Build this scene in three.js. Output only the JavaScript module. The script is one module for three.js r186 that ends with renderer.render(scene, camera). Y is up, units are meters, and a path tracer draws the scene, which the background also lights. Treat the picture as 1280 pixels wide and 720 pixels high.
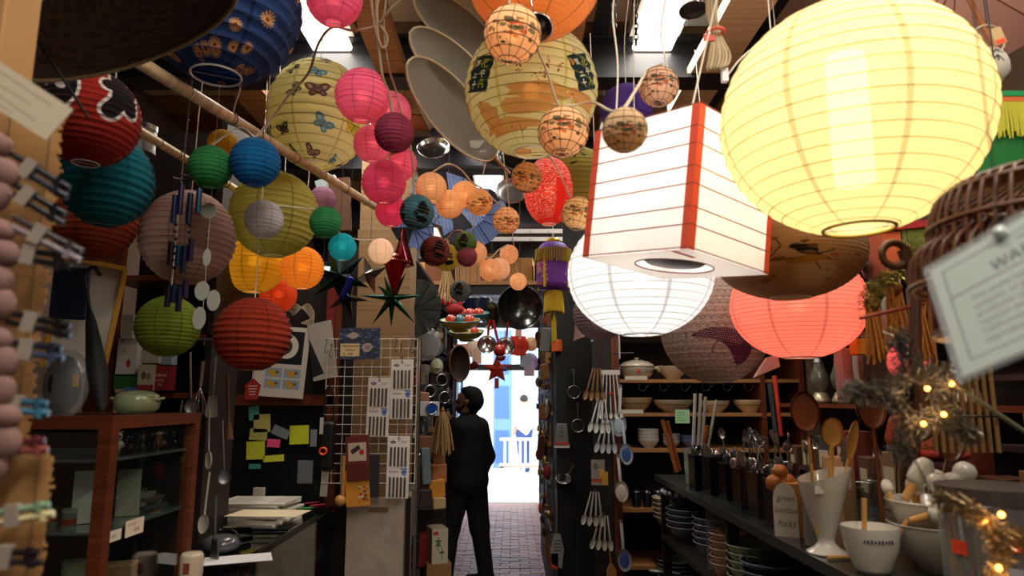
import * as THREE from 'three';
import { mergeGeometries } from 'three/addons/utils/BufferGeometryUtils.js';
import { RoundedBoxGeometry } from 'three/addons/geometries/RoundedBoxGeometry.js';
import { MarchingCubes } from 'three/addons/objects/MarchingCubes.js';
import { RectAreaLightUniformsLib } from 'three/addons/lights/RectAreaLightUniformsLib.js';

// ---------------------------------------------------------------- camera, sky, exposure
const scene = new THREE.Scene();
const renderer = new THREE.WebGLRenderer({ antialias: true });
renderer.toneMapping = THREE.LinearToneMapping;
renderer.toneMappingExposure = 1.45;
renderer.shadowMap.enabled = true;
RectAreaLightUniformsLib.init();
const FOCAL = 850, TILT = Math.atan(140 / FOCAL), EYE = 1.65;
const camera = new THREE.PerspectiveCamera(2 * Math.atan(360 / FOCAL) * 180 / Math.PI, 16 / 9, 0.05, 100);
camera.position.set(0, EYE, 0);
camera.rotation.set(TILT, 0, 0);
camera.focus = 4.2;
camera.userData.fStop = 3.5;
scene.background = new THREE.Color(0.80, 0.90, 1.0);      // bright overcast sky over the street
scene.backgroundIntensity = 4.0;

// ceiling tubes: [x, y, z, length along z, radiance]; the last two are unseen, added to brighten the lanterns
const TUBES = [[-0.95, 3.5, -3.75, 2.2, 15], [0.74, 3.5, -3.55, 1.9, 17], [-0.95, 3.5, -6.9, 2.2, 15], [0.74, 3.5, -6.9, 2.2, 15],
  [-0.2, 3.5, -5.2, 1.2, 13], [-0.2, 3.5, -9.4, 2.0, 13], [1.3, 3.5, -1.2, 1.8, 19], [-0.1, 3.5, -0.5, 1.6, 22], [0.5, 3.5, 0.9, 1.2, 30]];
for (const [x, y, z, len, power] of TUBES) {
  const l = new THREE.RectAreaLight(new THREE.Color(1.0, 0.93, 0.82), power, 0.2, len);
  l.name = 'ceiling_tube_glow'; l.position.set(x, y - 0.045, z); l.rotation.x = -Math.PI / 2; scene.add(l);
}

// ---------------------------------------------------------------- helpers
let seed = 12345;
const rnd = () => { seed = (seed + 0x6d2b79f5) | 0; let t = Math.imul(seed ^ (seed >>> 15), 1 | seed); t = (t + Math.imul(t ^ (t >>> 7), 61 | t)) ^ t; return ((t ^ (t >>> 14)) >>> 0) / 4294967296; };
const rr = (a, b) => a + (b - a) * rnd();
const V = (x, y, z) => new THREE.Vector3(x, y, z);
const R = (deg) => deg * Math.PI / 180;
const CT = Math.cos(TILT), ST = Math.sin(TILT);
// sight lines: a point of the room from where it is seen and how far along the aisle it stands (dep), or on which level (onY) or beside which wall (onX)
const ray = (px, py) => { const u = (px - 640) / FOCAL, v = (360 - py) / FOCAL; return V(u, v * CT + ST, -(CT - v * ST)); };
const dep = (px, py, d) => { const q = ray(px, py); return q.multiplyScalar(d / -q.z).add(V(0, EYE, 0)); };
const mpp = (px, py, d) => d / (CT - (360 - py) / FOCAL * ST) / FOCAL;   // metres per unit there
const onY = (px, py, y) => { const q = ray(px, py); return q.multiplyScalar((y - EYE) / q.y).add(V(0, EYE, 0)); };
const onX = (px, py, x) => { const q = ray(px, py); return q.multiplyScalar(x / q.x).add(V(0, EYE, 0)); };

const taken = new Map();
function numbered(name) {
  const n = taken.get(name) ?? 0; taken.set(name, n + 1);
  return n ? name + '_' + String(n).padStart(3, '0') : name;
}
function tag(o, label, category, group) {
  o.userData.label = label; o.userData.category = category;
  if (group) o.userData.group = group;
  return o;
}
function thing(name, label, category, p = [0, 0, 0], turn = 0, group) {
  const o = new THREE.Group(); o.name = numbered(name); scene.add(o);
  if (p.isVector3) o.position.copy(p); else o.position.set(...p);
  o.rotation.y = turn;
  return tag(o, label, category, group);
}
function part(name, geo, mat, parent, label) {
  const m = new THREE.Mesh(geo, mat); m.name = parent === scene ? numbered(name) : name;
  m.castShadow = m.receiveShadow = true;
  parent.add(m);
  if (label) m.userData.label = label;
  return m;
}
function struct(name, geo, mat) { const m = part(name, geo, mat, scene); m.userData.kind = 'structure'; return m; }
function solo(name, geo, mat, label, category, p, turn = 0, group) {
  const m = part(name, geo, mat, scene); tag(m, label, category, group);
  if (p) { if (p.isVector3) m.position.copy(p); else m.position.set(...p); }
  m.rotation.y = turn; return m;
}
function copy(o, p, turn, label) {
  const c = o.clone(); c.name = numbered(o.name.replace(/_\d{3}$/, '')); c.userData = { ...o.userData }; scene.add(c);
  if (p.isVector3) c.position.copy(p); else c.position.set(...p);
  if (turn !== undefined) c.rotation.y = turn;
  if (label) c.userData.label = label;
  return c;
}

// geometries
const gBox = (w, h, d, x = 0, y = 0, z = 0) => {
  const g = new THREE.BoxGeometry(w, h, d), uv = g.attributes.uv, dims = [[d, h], [d, h], [w, d], [w, d], [w, h], [w, h]];
  for (let i = 0; i < 24; i++) { const [a, b] = dims[i >> 2]; uv.setXY(i, uv.getX(i) * a, uv.getY(i) * b); }
  return g.translate(x, y, z);
};
const gRound = (w, h, d, r = 0.01, x = 0, y = 0, z = 0, s = 2) => new RoundedBoxGeometry(w, h, d, s, r).translate(x, y, z);
const gCyl = (r1, r2, h, x = 0, y = 0, z = 0, s = 20, open = false) => new THREE.CylinderGeometry(r1, r2, h, s, 1, open).translate(x, y, z);
const gSph = (r, x = 0, y = 0, z = 0, a = 18, b = 12) => new THREE.SphereGeometry(r, a, b).translate(x, y, z);
const gTor = (R0, r, x = 0, y = 0, z = 0, flat = true, s = 36) => { const g = new THREE.TorusGeometry(R0, r, 6, s); if (flat) g.rotateX(Math.PI / 2); return g.translate(x, y, z); };
const gTube = (pts, r, seg = 16, rad = 6, closed = false) => new THREE.TubeGeometry(new THREE.CatmullRomCurve3(pts.map((p) => p.isVector3 ? p : V(...p)), closed, 'catmullrom', 0.5), seg, r, rad, closed);
const gBar = (a, b, r, rad = 6) => new THREE.TubeGeometry(new THREE.LineCurve3(a.isVector3 ? a : V(...a), b.isVector3 ? b : V(...b)), 1, r, rad);
const gLathe = (pts, s = 32) => new THREE.LatheGeometry(pts.map(([x, y]) => new THREE.Vector2(x, y)), s);
const gExt = (pts, depth, bevel = 0) => {
  const s = Array.isArray(pts) ? new THREE.Shape(pts.map(([x, y]) => new THREE.Vector2(x, y))) : pts;
  return new THREE.ExtrudeGeometry(s, { depth, bevelEnabled: bevel > 0, bevelThickness: bevel, bevelSize: bevel, bevelSegments: 2, curveSegments: 14 });
};
function join(list) {
  return mergeGeometries(list.map((g) => {
    const q = g.index ? g.toNonIndexed() : g.clone();
    for (const k of Object.keys(q.attributes)) if (!['position', 'normal', 'uv'].includes(k)) q.deleteAttribute(k);
    if (!q.attributes.uv) q.setAttribute('uv', new THREE.BufferAttribute(new Float32Array(q.attributes.position.count * 2), 2));
    return q;
  }));
}

// textures
const TEX = new Map();
function tex(key, w, h, draw, repeat) {
  if (!TEX.has(key)) {
    const c = document.createElement('canvas'); c.width = w; c.height = h;
    draw(c.getContext('2d'), w, h);
    const t = new THREE.CanvasTexture(c); t.colorSpace = THREE.SRGBColorSpace; t.magFilter = THREE.LinearFilter;
    t.wrapS = t.wrapT = THREE.RepeatWrapping; if (repeat) t.repeat.set(...repeat);
    TEX.set(key, t);
  }
  return TEX.get(key);
}
const speckle = (c, w, h, n, lo, hi, a, size = 2) => { for (let i = 0; i < n; i++) { const v = Math.floor(rr(lo, hi)); c.fillStyle = `rgba(${v},${v},${v},${a})`; c.fillRect(rnd() * w, rnd() * h, rr(0.5, size), rr(0.5, size)); } };
const wood = (key, base, dark, light) => tex(key, 512, 512, (c, w, h) => {
  c.fillStyle = base; c.fillRect(0, 0, w, h);
  for (let i = 0; i < 420; i++) {
    const y = rnd() * h; c.strokeStyle = rnd() < 0.6 ? dark : light; c.globalAlpha = rr(0.05, 0.3); c.lineWidth = rr(0.6, 3.2);
    c.beginPath(); c.moveTo(0, y); const k = rr(-6, 6); c.bezierCurveTo(w * 0.3, y + k, w * 0.6, y - k, w, y); c.stroke();
  }
  c.globalAlpha = 1; speckle(c, w, h, 700, 20, 60, 0.2);
});
const pen = (c, list, x, y, s, lw, col) => {   // brush strokes in a unit square
  c.strokeStyle = col; c.lineWidth = lw; c.lineCap = 'round'; c.lineJoin = 'round';
  for (const p of list) { c.beginPath(); c.moveTo(x + p[0] * s, y + p[1] * s); for (let i = 2; i < p.length; i += 2) c.lineTo(x + p[i] * s, y + p[i + 1] * s); c.stroke(); }
};
const GLYPH = {
  hashi: [[.06, .14, .42, .14], [.2, .02, .06, .2], [.26, .14, .34, .26], [.54, .14, .94, .14], [.68, .02, .54, .2], [.74, .14, .82, .26], [.2, .42, .8, .42], [.5, .3, .5, .56], [.06, .56, .94, .56], [.78, .32, .2, .76], [.34, .66, .74, .66, .74, .98, .34, .98, .34, .66], [.34, .82, .74, .82]],
  hana: [[.08, .16, .92, .16], [.34, .04, .34, .27], [.66, .04, .66, .27], [.32, .32, .1, .62], [.22, .46, .22, .96], [.82, .38, .46, .58], [.5, .32, .5, .86, .6, .92, .88, .92, .9, .76]],
  naka: [[.15, .25, .85, .25, .85, .6, .15, .6, .15, .25], [.5, .04, .5, .97]],
  ni: [[.22, .3, .78, .26], [.08, .76, .92, .74]], ju: [[.06, .44, .94, .42], [.5, .06, .5, .96]],
  tsuki: [[.28, .08, .28, .6, .12, .95], [.28, .08, .78, .08, .78, .92, .66, .88], [.28, .34, .78, .34], [.28, .6, .78, .6]],
  omote: [[.05, .1, .95, .1], [.5, .1, .42, .26], [.15, .28, .85, .28, .85, .95, .15, .95, .15, .28], [.38, .28, .38, .95], [.62, .28, .62, .95], [.38, .5, .62, .5], [.38, .7, .62, .7]],
  matsu: [[.1, .3, .9, .3], [.5, .05, .5, .95], [.5, .3, .15, .7], [.5, .3, .85, .7], [.3, .6, .7, .6]],
};

// materials
const MATS = new Map();
function std(col, rough = 0.6, metal = 0, extra = {}) {
  const key = col + '|' + rough + '|' + metal + '|' + Object.entries(extra).map(([k, v]) => k + (v?.uuid ?? v)).join();
  if (!MATS.has(key)) MATS.set(key, new THREE.MeshPhysicalMaterial({ color: col, roughness: rough, metalness: metal, ...extra }));
  return MATS.get(key);
}
const glossy = (col, rough = 0.25, extra = {}) => std(col, rough, 0, { clearcoat: 0.6, clearcoatRoughness: 0.15, ...extra });
const printed = (t, rough = 0.7, extra = {}) => std('#ffffff', rough, 0, { map: t, ...extra });
const thinSheet = (col, through = 0.4, extra = {}) => std(col, 0.95, 0, { transmission: through, thickness: 0, side: THREE.DoubleSide, specularIntensity: 0.25, ...extra });
const clear = std('#f4f8f6', 0.04, 0, { transmission: 1, thickness: 0 });
const plastic = std('#eef2f4', 0.22, 0, { transmission: 0.85, thickness: 0, side: THREE.DoubleSide });
const T_OAK = wood('oak', '#b07a48', '#6b4320', '#d8a56c'), T_RED = wood('redwood', '#8a4a26', '#4c2410', '#b06a3c'), T_DARK = wood('darkwood', '#3a2a22', '#1c1310', '#54402f'), T_PALE = wood('palewood', '#d4bb92', '#a88758', '#ecd8b4');
const OAK = printed(T_OAK, 0.55), REDWOOD = std('#c4ac9c', 0.45, 0, { map: T_RED }), DARKWOOD = std('#98897c', 0.65, 0, { map: T_DARK }), PALEWOOD = printed(T_PALE, 0.65);
const STEEL = std('#c9cbcc', 0.22, 1), DULLSTEEL = std('#9a9c9c', 0.42, 1), BLACK = std('#0d0d0e', 0.45), BLACKGLOSS = glossy('#0a0a0b', 0.2), WIRE = std('#2a2522', 0.5, 0.3), WHITECORD = std('#d9d2c4', 0.8), BEIGECORD = std('#a8957a', 0.9);
const CERAMIC = glossy('#e8e4da', 0.2), STRING = std('#bfae94', 0.9);
const sheetMats = (front, edge, back) => [edge, edge, edge, edge, front, back ?? edge];
const gSheet = (w, h, t) => new THREE.BoxGeometry(w, h, t);
// ---------------------------------------------------------------- structure
const WL = -2.35, WR = 1.95, ZB = 1.6, ZD = -11.5, CEIL = 3.62;
const DOOR_L = -0.98, DOOR_R = 0.5, DOOR_T = 2.14, TRANSOM_T = 2.92;
const plaster = (key, col, dirt) => tex(key, 512, 512, (c, w, h) => { c.fillStyle = col; c.fillRect(0, 0, w, h); for (let i = 0; i < 160; i++) { c.fillStyle = dirt; c.globalAlpha = rr(0.02, 0.08); c.beginPath(); c.ellipse(rnd() * w, rnd() * h, rr(8, 70), rr(6, 40), rnd() * 3, 0, 7); c.fill(); } c.globalAlpha = 1; speckle(c, w, h, 2500, 40, 220, 0.08); });
const M_WALL = printed(plaster('wallpaint', '#5b4636', '#2c2018'), 0.85);
struct('wall_left', gBox(0.1, CEIL, ZB - ZD, WL - 0.05, CEIL / 2, (ZB + ZD) / 2), M_WALL);
struct('wall_right', gBox(0.1, CEIL, ZB - ZD, WR + 0.05, CEIL / 2, (ZB + ZD) / 2), M_WALL);
struct('wall_rear', gBox(WR - WL + 0.2, CEIL, 0.1, (WR + WL) / 2, CEIL / 2, ZB + 0.05), M_WALL);
// street wall with the door opening and the transom over it
struct('wall_front', join([
  gBox(DOOR_L - WL, CEIL, 0.14, (WL + DOOR_L) / 2, CEIL / 2, ZD), gBox(WR - DOOR_R, CEIL, 0.14, (WR + DOOR_R) / 2, CEIL / 2, ZD),
  gBox(DOOR_R - DOOR_L, CEIL - TRANSOM_T, 0.14, (DOOR_L + DOOR_R) / 2, (CEIL + TRANSOM_T) / 2, ZD)]), M_WALL);
const M_FRAME = std('#3b3a40', 0.5);
struct('trim_1', join([gBox(DOOR_R - DOOR_L, 0.1, 0.16, (DOOR_L + DOOR_R) / 2, DOOR_T + 0.05, ZD), gBox(0.06, TRANSOM_T, 0.16, DOOR_L + 0.03, TRANSOM_T / 2, ZD), gBox(0.06, TRANSOM_T, 0.16, DOOR_R - 0.03, TRANSOM_T / 2, ZD), gBox(DOOR_R - DOOR_L, 0.06, 0.16, (DOOR_L + DOOR_R) / 2, TRANSOM_T - 0.03, ZD)]), M_FRAME);
const transom = struct('window_1', gBox(DOOR_R - DOOR_L - 0.12, TRANSOM_T - DOOR_T - 0.16, 0.008, (DOOR_L + DOOR_R) / 2, (TRANSOM_T + DOOR_T + 0.04) / 2, ZD), clear);
{ // the door leaf stands open, folded back into the street
  const d = new THREE.Group(); d.name = 'door_1'; d.userData.kind = 'structure'; scene.add(d); d.position.set(DOOR_L + 0.05, 0, ZD - 0.08); d.rotation.y = R(88);
  part('door_frame', join([gBox(0.09, DOOR_T - 0.02, 0.04, 0.05, DOOR_T / 2, 0), gBox(0.09, DOOR_T - 0.02, 0.04, 0.8, DOOR_T / 2, 0), gBox(0.7, 0.1, 0.04, 0.42, DOOR_T - 0.06, 0), gBox(0.7, 0.2, 0.04, 0.42, 0.11, 0)]), M_FRAME, d);
  part('pane', gBox(0.68, DOOR_T - 0.34, 0.008, 0.42, DOOR_T / 2 + 0.04, 0), clear, d);
  part('door_handle', gBar([0.78, 0.95, 0.04], [0.78, 1.2, 0.04], 0.012), STEEL, d);
}
struct('ceiling', gBox(WR - WL + 0.2, 0.1, ZB - ZD + 0.2, (WR + WL) / 2, CEIL + 0.05, (ZB + ZD) / 2), std('#54402f', 0.85));
{ // ceiling boards run across between the beams
  const c = scene.getObjectByName('ceiling'), tones = [printed(T_RED, 0.7), printed(T_OAK, 0.7), std('#8b6a44', 0.8), std('#4a3525', 0.8), std('#b9ad94', 0.8)];
  const g = gBox(WR - WL, 0.02, 0.27);
  for (let i = 0; i < 34; i++) { const m = part('board', g, tones[[0, 0, 1, 3, 2, 0, 3, 4][(i * 5 + (i >> 2)) % 8]], c); m.position.set((WR + WL) / 2, CEIL - 0.012 - (i % 3) * 0.002, -1.4 - i * 0.29); }
}
// floor: concrete slab, brick pavers laid along the aisle
const floor = struct('floor', gBox(WR - WL + 0.2, 0.1, ZB - ZD, (WR + WL) / 2, -0.06, (ZB + ZD) / 2), std('#4d4038', 0.9));
{
  const tones = ['#b67c68', '#c08a76', '#a86f5c', '#cc9a86', '#98685a', '#bc8674', '#ae7e70'].map((c) => std(c, 0.55, 0, { map: plaster('paver', '#ffffff', '#5a4038') }));
  const g = gRound(0.196, 0.05, 0.096, 0.006, 0, 0, 0, 1), far = [];
  for (let row = 0; row < 52; row++) for (let k = 0; k < 8; k++) {
    const z = -6.25 - row * 0.1, x = -1.02 + k * 0.2 + (row % 2) * 0.1, y = -0.022 + rr(-0.0025, 0.0025);
    if (z > -10.05) { const b = part('brick', g, tones[Math.floor(rnd() * 7)], floor); b.position.set(x, y, z); b.rotation.y = rr(-0.008, 0.008); } else far.push(g.clone().translate(x, y, z));
  }
  const f = part('brick_paving', join(far), tones[1], floor); f.userData.kind = 'stuff';
}
// steel cross beams and the two girders under the ceiling
const M_BEAM = std('#14151d', 0.5);
[-2.0, -3.35, -4.75, -6.3, -7.9, -9.5, -11.0].forEach((z, i) => struct('trim_' + (i + 2), join([gBox(WR - WL, 0.022, 0.15, (WR + WL) / 2, 3.3, z), gBox(WR - WL, 0.2, 0.02, (WR + WL) / 2, 3.41, z), gBox(WR - WL, 0.022, 0.15, (WR + WL) / 2, 3.52, z)]), M_BEAM));
[0.46, 1.28, -0.42, -1.7].forEach((x, i) => struct('trim_' + (i + 9), gBox(0.07, 0.09, 10.5, x, 3.565, -6.2), M_BEAM));
// ceiling lamps, the last two added as unseen fill
const lampSays = ['over the display case side of the lanterns', 'over the utensil shelf side, beside the chains', 'over the tall aisle shelving', 'beyond the dark post', 'short, above the peach globes', 'over the brick floor by the door', 'over the near end of the utensil shelf', 'added unseen above the near aisle as fill light', 'added unseen at the rear as fill light'].map((s) => 'white ceiling strip lamp ' + s);
for (const [x, y, z, len] of TUBES) {
  const t = thing('fluorescent_lamp', lampSays.shift(), 'lamp', [x, y, z], 0, 'ceiling strip lamps');
  part('housing', gBox(0.26, 0.07, len + 0.06, 0, 0.05, 0), std('#d8d8d4', 0.5), t);
  part('diffuser', gRound(0.21, 0.04, len, 0.015, 0, -0.012, 0), std('#ffffff', 0.6, 0, { emissive: '#fff3e0', emissiveIntensity: 2.2 }), t);
  for (const s of [-1, 1]) part('end_cap', gBox(0.24, 0.06, 0.02, 0, 0.0, s * (len / 2 + 0.012)), std('#bdbdb8', 0.5), t);
}
// timbers stored on the beams
[[0.25, -3.0, 0.16], [1.02, -3.05, 0.2], [-0.62, -2.95, 0.15], [-1.45, -4.1, 0.18], [0.1, -4.4, 0.2], [0.95, -5.5, 0.16], [-0.7, -5.5, 0.2], [-1.55, -2.7, 0.2]].forEach(([x, z, w], i) => {
  solo('timber', gBox(w, 0.06, 1.5), [OAK, PALEWOOD, OAK][i % 3], 'sawn timber plank resting lengthwise on the steel ceiling beams', 'plank', [x, 3.335 + 0.006, z], 0, 'timbers stored on the ceiling beams');
});
// ---------------------------------------------------------------- the street beyond the door
const street = struct('pavement', gBox(9, 0.1, 9, 0, -0.06, ZD - 4.6), std('#c9c6c0', 0.9));
{
  const h = thing('street_house', 'pale blue house front with tall panelled door across the street', 'building', [-0.2, 0, -17.6]);
  part('wall', gBox(9, 6, 0.3, 0, 3, 0), std('#ccd8e8', 0.85), h);
  part('blue_door', gBox(0.5, 3.4, 0.1, -0.05, 1.7, 0.19), std('#6888c4', 0.6), h, 'tall pale blue panelled door');
  part('blue_door', gBox(0.42, 3.4, 0.1, 1.45, 1.7, 0.19), std('#6484bc', 0.6), h);
  for (const x of [-0.32, 0.24, 1.18, 1.7]) part('pilaster', gBox(0.09, 3.6, 0.12, x, 1.8, 0.2), std('#eef2f6', 0.7), h);
  for (const y of [0.5, 1.6, 2.7]) part('door_panel', gBox(0.34, 0.8, 0.02, -0.05, y, 0.25), std('#4464a4', 0.6), h);
  const w = part('window', gBox(1.2, 1.7, 0.06, -1.6, 1.9, 0.17), std('#f2f5f8', 0.6), h); part('pane', gBox(1.05, 1.5, 0.02, -1.6, 1.9, 0.21), glossy('#b8c8d8', 0.1), w);
  const b = thing('street_bench', 'white slatted bench standing out on the pavement', 'bench', [0.36, 0, -13.3]);
  for (let i = 0; i < 12; i++) part('slat', gBox(0.05, 0.42, 0.02, -0.5 + i * 0.1, 0.66, -0.2), std('#eeeeee', 0.6), b);
  part('top_rail', gBox(1.3, 0.06, 0.05, 0.05, 0.9, -0.2), std('#f2efe8', 0.6), b);
  part('seat', gBox(1.3, 0.05, 0.42, 0.05, 0.42, 0), std('#dcc9b4', 0.6), b);
  for (const x of [-0.55, 0.62]) for (const z of [-0.18, 0.18]) part('leg', gBox(0.06, 0.42, 0.06, x, 0.21, z), std('#eeeeee', 0.6), b);
}
// ---------------------------------------------------------------- paper lanterns
// unit shade: paper pulled in between the turns of one spiral wire; v runs up, u = 0.5 looks at local +z
function shadeGeo(turns, hole, cols, bulge) {
  const rows = turns * 4, f0 = Math.asin(hole), pos = [], uv = [], idx = [];
  for (let j = 0; j <= rows; j++) for (let i = 0; i <= cols; i++) {
    const u = i / cols, f = f0 + (Math.PI - 2 * f0) * j / rows, ph = j / 4 - u, r = 1 - bulge * Math.abs(Math.sin(Math.PI * ph)), a = 2 * Math.PI * (u - 0.5);
    pos.push(Math.sin(a) * Math.sin(f) * r, Math.cos(f), Math.cos(a) * Math.sin(f) * r); uv.push(u, 1 - j / rows);
  }
  for (let j = 0; j < rows; j++) for (let i = 0; i < cols; i++) { const a = j * (cols + 1) + i, b = a + cols + 1; idx.push(a, b, a + 1, b, b + 1, a + 1); }
  const g = new THREE.BufferGeometry();
  g.setAttribute('position', new THREE.Float32BufferAttribute(pos, 3)); g.setAttribute('uv', new THREE.Float32BufferAttribute(uv, 2)); g.setIndex(idx); g.computeVertexNormals();
  return g;
}
function wireGeo(turns, hole, thick, steps) {
  const f0 = Math.asin(hole), pts = [];
  for (let k = 0; k <= turns * steps; k++) { const u = k / steps, f = f0 + (Math.PI - 2 * f0) * Math.min(1, u / turns), a = 2 * Math.PI * (u - 0.5); pts.push(V(Math.sin(a) * Math.sin(f) * 1.002, Math.cos(f) * 1.001, Math.cos(a) * Math.sin(f) * 1.002)); }
  const c = new THREE.CatmullRomCurve3(pts); c.getPointAt = c.getPoint;
  return new THREE.TubeGeometry(c, turns * steps, thick, 4);
}
const KIND = {
  big: { shade: shadeGeo(22, 0.26, 64, 0.007), wire: wireGeo(22, 0.26, 0.0034, 64) },
  mid: { shade: shadeGeo(20, 0.26, 48, 0.03), wire: wireGeo(20, 0.26, 0.005, 40) },
  loose: { shade: shadeGeo(15, 0.3, 48, 0.055), wire: wireGeo(15, 0.3, 0.006, 40) },
  mini: { shade: shadeGeo(13, 0.3, 32, 0.035), wire: wireGeo(13, 0.3, 0.008, 32) },
  dense: { shade: shadeGeo(34, 0.26, 48, 0.007), wire: wireGeo(34, 0.26, 0.003, 48) },
};
{ // netted globes: rings and meridians of wire
  const rings = []; for (let k = 1; k < 8; k++) { const f = Math.PI * k / 8; rings.push(gTor(Math.sin(f) * 1.004, 0.014, 0, Math.cos(f), 0, true, 24)); }
  for (let k = 0; k < 6; k++) rings.push(new THREE.TorusGeometry(1.004, 0.012, 4, 32).rotateY(k * Math.PI / 6));
  KIND.net = { shade: shadeGeo(8, 0.34, 32, 0.02), wire: join(rings) };
}
const blob = (c, x, y, rx, ry, n = 9) => { c.beginPath(); for (let i = 0; i <= n; i++) { const a = i / n * 6.283, q = rr(0.7, 1.15); c.lineTo(x + Math.cos(a) * rx * q, y + Math.sin(a) * ry * q); } c.fill(); };
const seams = (c, w, h, n, col, off = 0.5) => { c.fillStyle = col; for (let k = 0; k < n; k++) c.fillRect(((k + off) / n * w) - w * 0.004, 0, w * 0.008, h); };
const fibres = (c, w, h, n, col) => { c.strokeStyle = col; for (let i = 0; i < n; i++) { c.globalAlpha = rr(0.04, 0.14); c.lineWidth = rr(0.4, 1.2); const x = rnd() * w, y = rnd() * h; c.beginPath(); c.moveTo(x, y); c.quadraticCurveTo(x + rr(-20, 20), y + rr(-8, 8), x + rr(-40, 40), y + rr(-14, 14)); c.stroke(); } c.globalAlpha = 1; };
const LT = {
  plain: tex('paper', 512, 256, (c, w, h) => { c.fillStyle = '#f8f8f8'; c.fillRect(0, 0, w, h); fibres(c, w, h, 500, '#999999'); seams(c, w, h, 8, 'rgba(150,150,150,0.5)'); }),
  floral: tex('floral', 1024, 512, (c, w, h) => {
    c.fillStyle = '#2c4478'; c.fillRect(0, 0, w, h);
    for (let i = 0; i < 90; i++) { c.fillStyle = rnd() < 0.5 ? '#20335e' : '#506c9c'; c.globalAlpha = 0.35; blob(c, rnd() * w, rnd() * h, rr(10, 50), rr(8, 30)); } c.globalAlpha = 1;
    for (let i = 0; i < 78; i++) { const x = rnd() * w, y = rnd() * h, s = rr(14, 25); c.strokeStyle = '#e8a868'; c.lineWidth = 4; for (let k = 0; k < 14; k++) { const a = k / 14 * 6.283; c.beginPath(); c.moveTo(x, y); c.lineTo(x + Math.cos(a) * s, y + Math.sin(a) * s); c.stroke(); } c.fillStyle = '#7c4a2c'; c.beginPath(); c.arc(x, y, s * 0.3, 0, 7); c.fill(); }
    seams(c, w, h, 8, 'rgba(15,25,60,0.5)');
  }),
  butterfly: tex('butterfly', 1024, 512, (c, w, h) => {
    c.fillStyle = '#eae0a2'; c.fillRect(0, 0, w, h); fibres(c, w, h, 500, '#a89a58');
    const cols = ['#3a3a34', '#5d92b4', '#c9b23a', '#46564a', '#6e4a5a', '#4f7f9c'];
    for (let i = 0; i < 46; i++) {
      const x = (i % 9 + rr(0.2, 0.8)) / 9 * w, y = (Math.floor(i / 9) + rr(0.2, 0.8)) / 5 * h, s = rr(28, 46), col = cols[i % 6];
      c.save(); c.translate(x, y); c.rotate(rr(-1, 1));
      for (const q of [-1, 1]) { c.fillStyle = col; c.beginPath(); c.ellipse(q * s * 0.5, -s * 0.25, s * 0.5, s * 0.34, q * -0.6, 0, 7); c.fill(); c.beginPath(); c.ellipse(q * s * 0.36, s * 0.3, s * 0.34, s * 0.28, q * 0.5, 0, 7); c.fill(); c.fillStyle = '#e2d488'; c.globalAlpha = 0.6; c.beginPath(); c.ellipse(q * s * 0.55, -s * 0.25, s * 0.2, s * 0.13, q * -0.6, 0, 7); c.fill(); c.beginPath(); c.ellipse(q * s * 0.36, s * 0.3, s * 0.14, s * 0.1, 0, 0, 7); c.fill(); c.globalAlpha = 1; }
      c.fillStyle = '#1e1b17'; c.fillRect(-1.6, -s * 0.4, 3.2, s * 0.85); c.restore();
    }
    seams(c, w, h, 6, 'rgba(150,130,60,0.35)');
  }),
  signs: tex('signs', 1536, 768, (c, w, h) => {
    c.fillStyle = '#e0daa6'; c.fillRect(0, 0, w, h); fibres(c, w, h, 700, '#98905a');
    c.fillStyle = '#cf8f52'; c.globalAlpha = 0.85; for (const [x, y, a, b] of [[800, 500, 130, 42], [760, 560, 130, 44], [560, 590, 60, 90], [1010, 500, 90, 40], [300, 470, 160, 60], [1300, 520, 150, 60], [640, 640, 200, 40], [100, 600, 120, 60]]) blob(c, x, y, a, b, 16); c.globalAlpha = 1;
    for (const [x, y] of [[870, 190], [820, 220], [330, 180], [1350, 190]]) for (let i = 0; i < 9; i++) { c.fillStyle = ['#8c8a80', '#6d6b62', '#b4b0a2'][i % 3]; blob(c, x + rr(-60, 60), y + rr(-34, 34), rr(12, 24), rr(10, 18)); }
    for (let i = 0; i < 60; i++) { const x = rnd() * w, y = rr(120, 640); c.fillStyle = rnd() < 0.6 ? '#a8552c' : '#8c3a2a'; for (let k = 0; k < 9; k++) { c.beginPath(); c.arc(x + rr(-14, 14), y + k * 5 + rr(-6, 6), rr(1.6, 4), 0, 7); c.fill(); } }
    c.strokeStyle = '#3c3024'; c.lineWidth = 3; for (const [x, y] of [[760, 250], [700, 640], [520, 240], [1100, 600]]) { c.beginPath(); c.moveTo(x, y); c.quadraticCurveTo(x + 14, y + 40, x - 6, y + 80); c.moveTo(x + 6, y + 40); c.lineTo(x + 40, y + 20); c.stroke(); }
    for (const [x, y, a] of [[985, 385, -0.5], [556, 390, 0.38], [180, 390, 0.4], [1380, 380, -0.4]]) {
      c.save(); c.translate(x, y); c.rotate(a); c.fillStyle = '#1d3034'; c.fillRect(-62, -74, 124, 148);
      pen(c, GLYPH.hana, 2, -62, 40, 4, '#b8c43a'); pen(c, GLYPH.naka, 6, -18, 34, 4, '#f0f0e6'); pen(c, GLYPH.tsuki, 8, 22, 36, 4, '#b8c43a'); pen(c, GLYPH.ni, -38, -8, 32, 5, '#f0f0e6'); pen(c, GLYPH.ju, -38, 28, 34, 5, '#f0f0e6'); pen(c, GLYPH.omote, -36, -56, 26, 3, '#f0f0e6');
      c.fillStyle = '#c98a3c'; c.fillRect(-56, -62, 12, 30); c.restore();
    }
    seams(c, w, h, 6, 'rgba(190,180,70,0.55)');
  }),
  bird: tex('bird', 1024, 512, (c, w, h) => {
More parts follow.
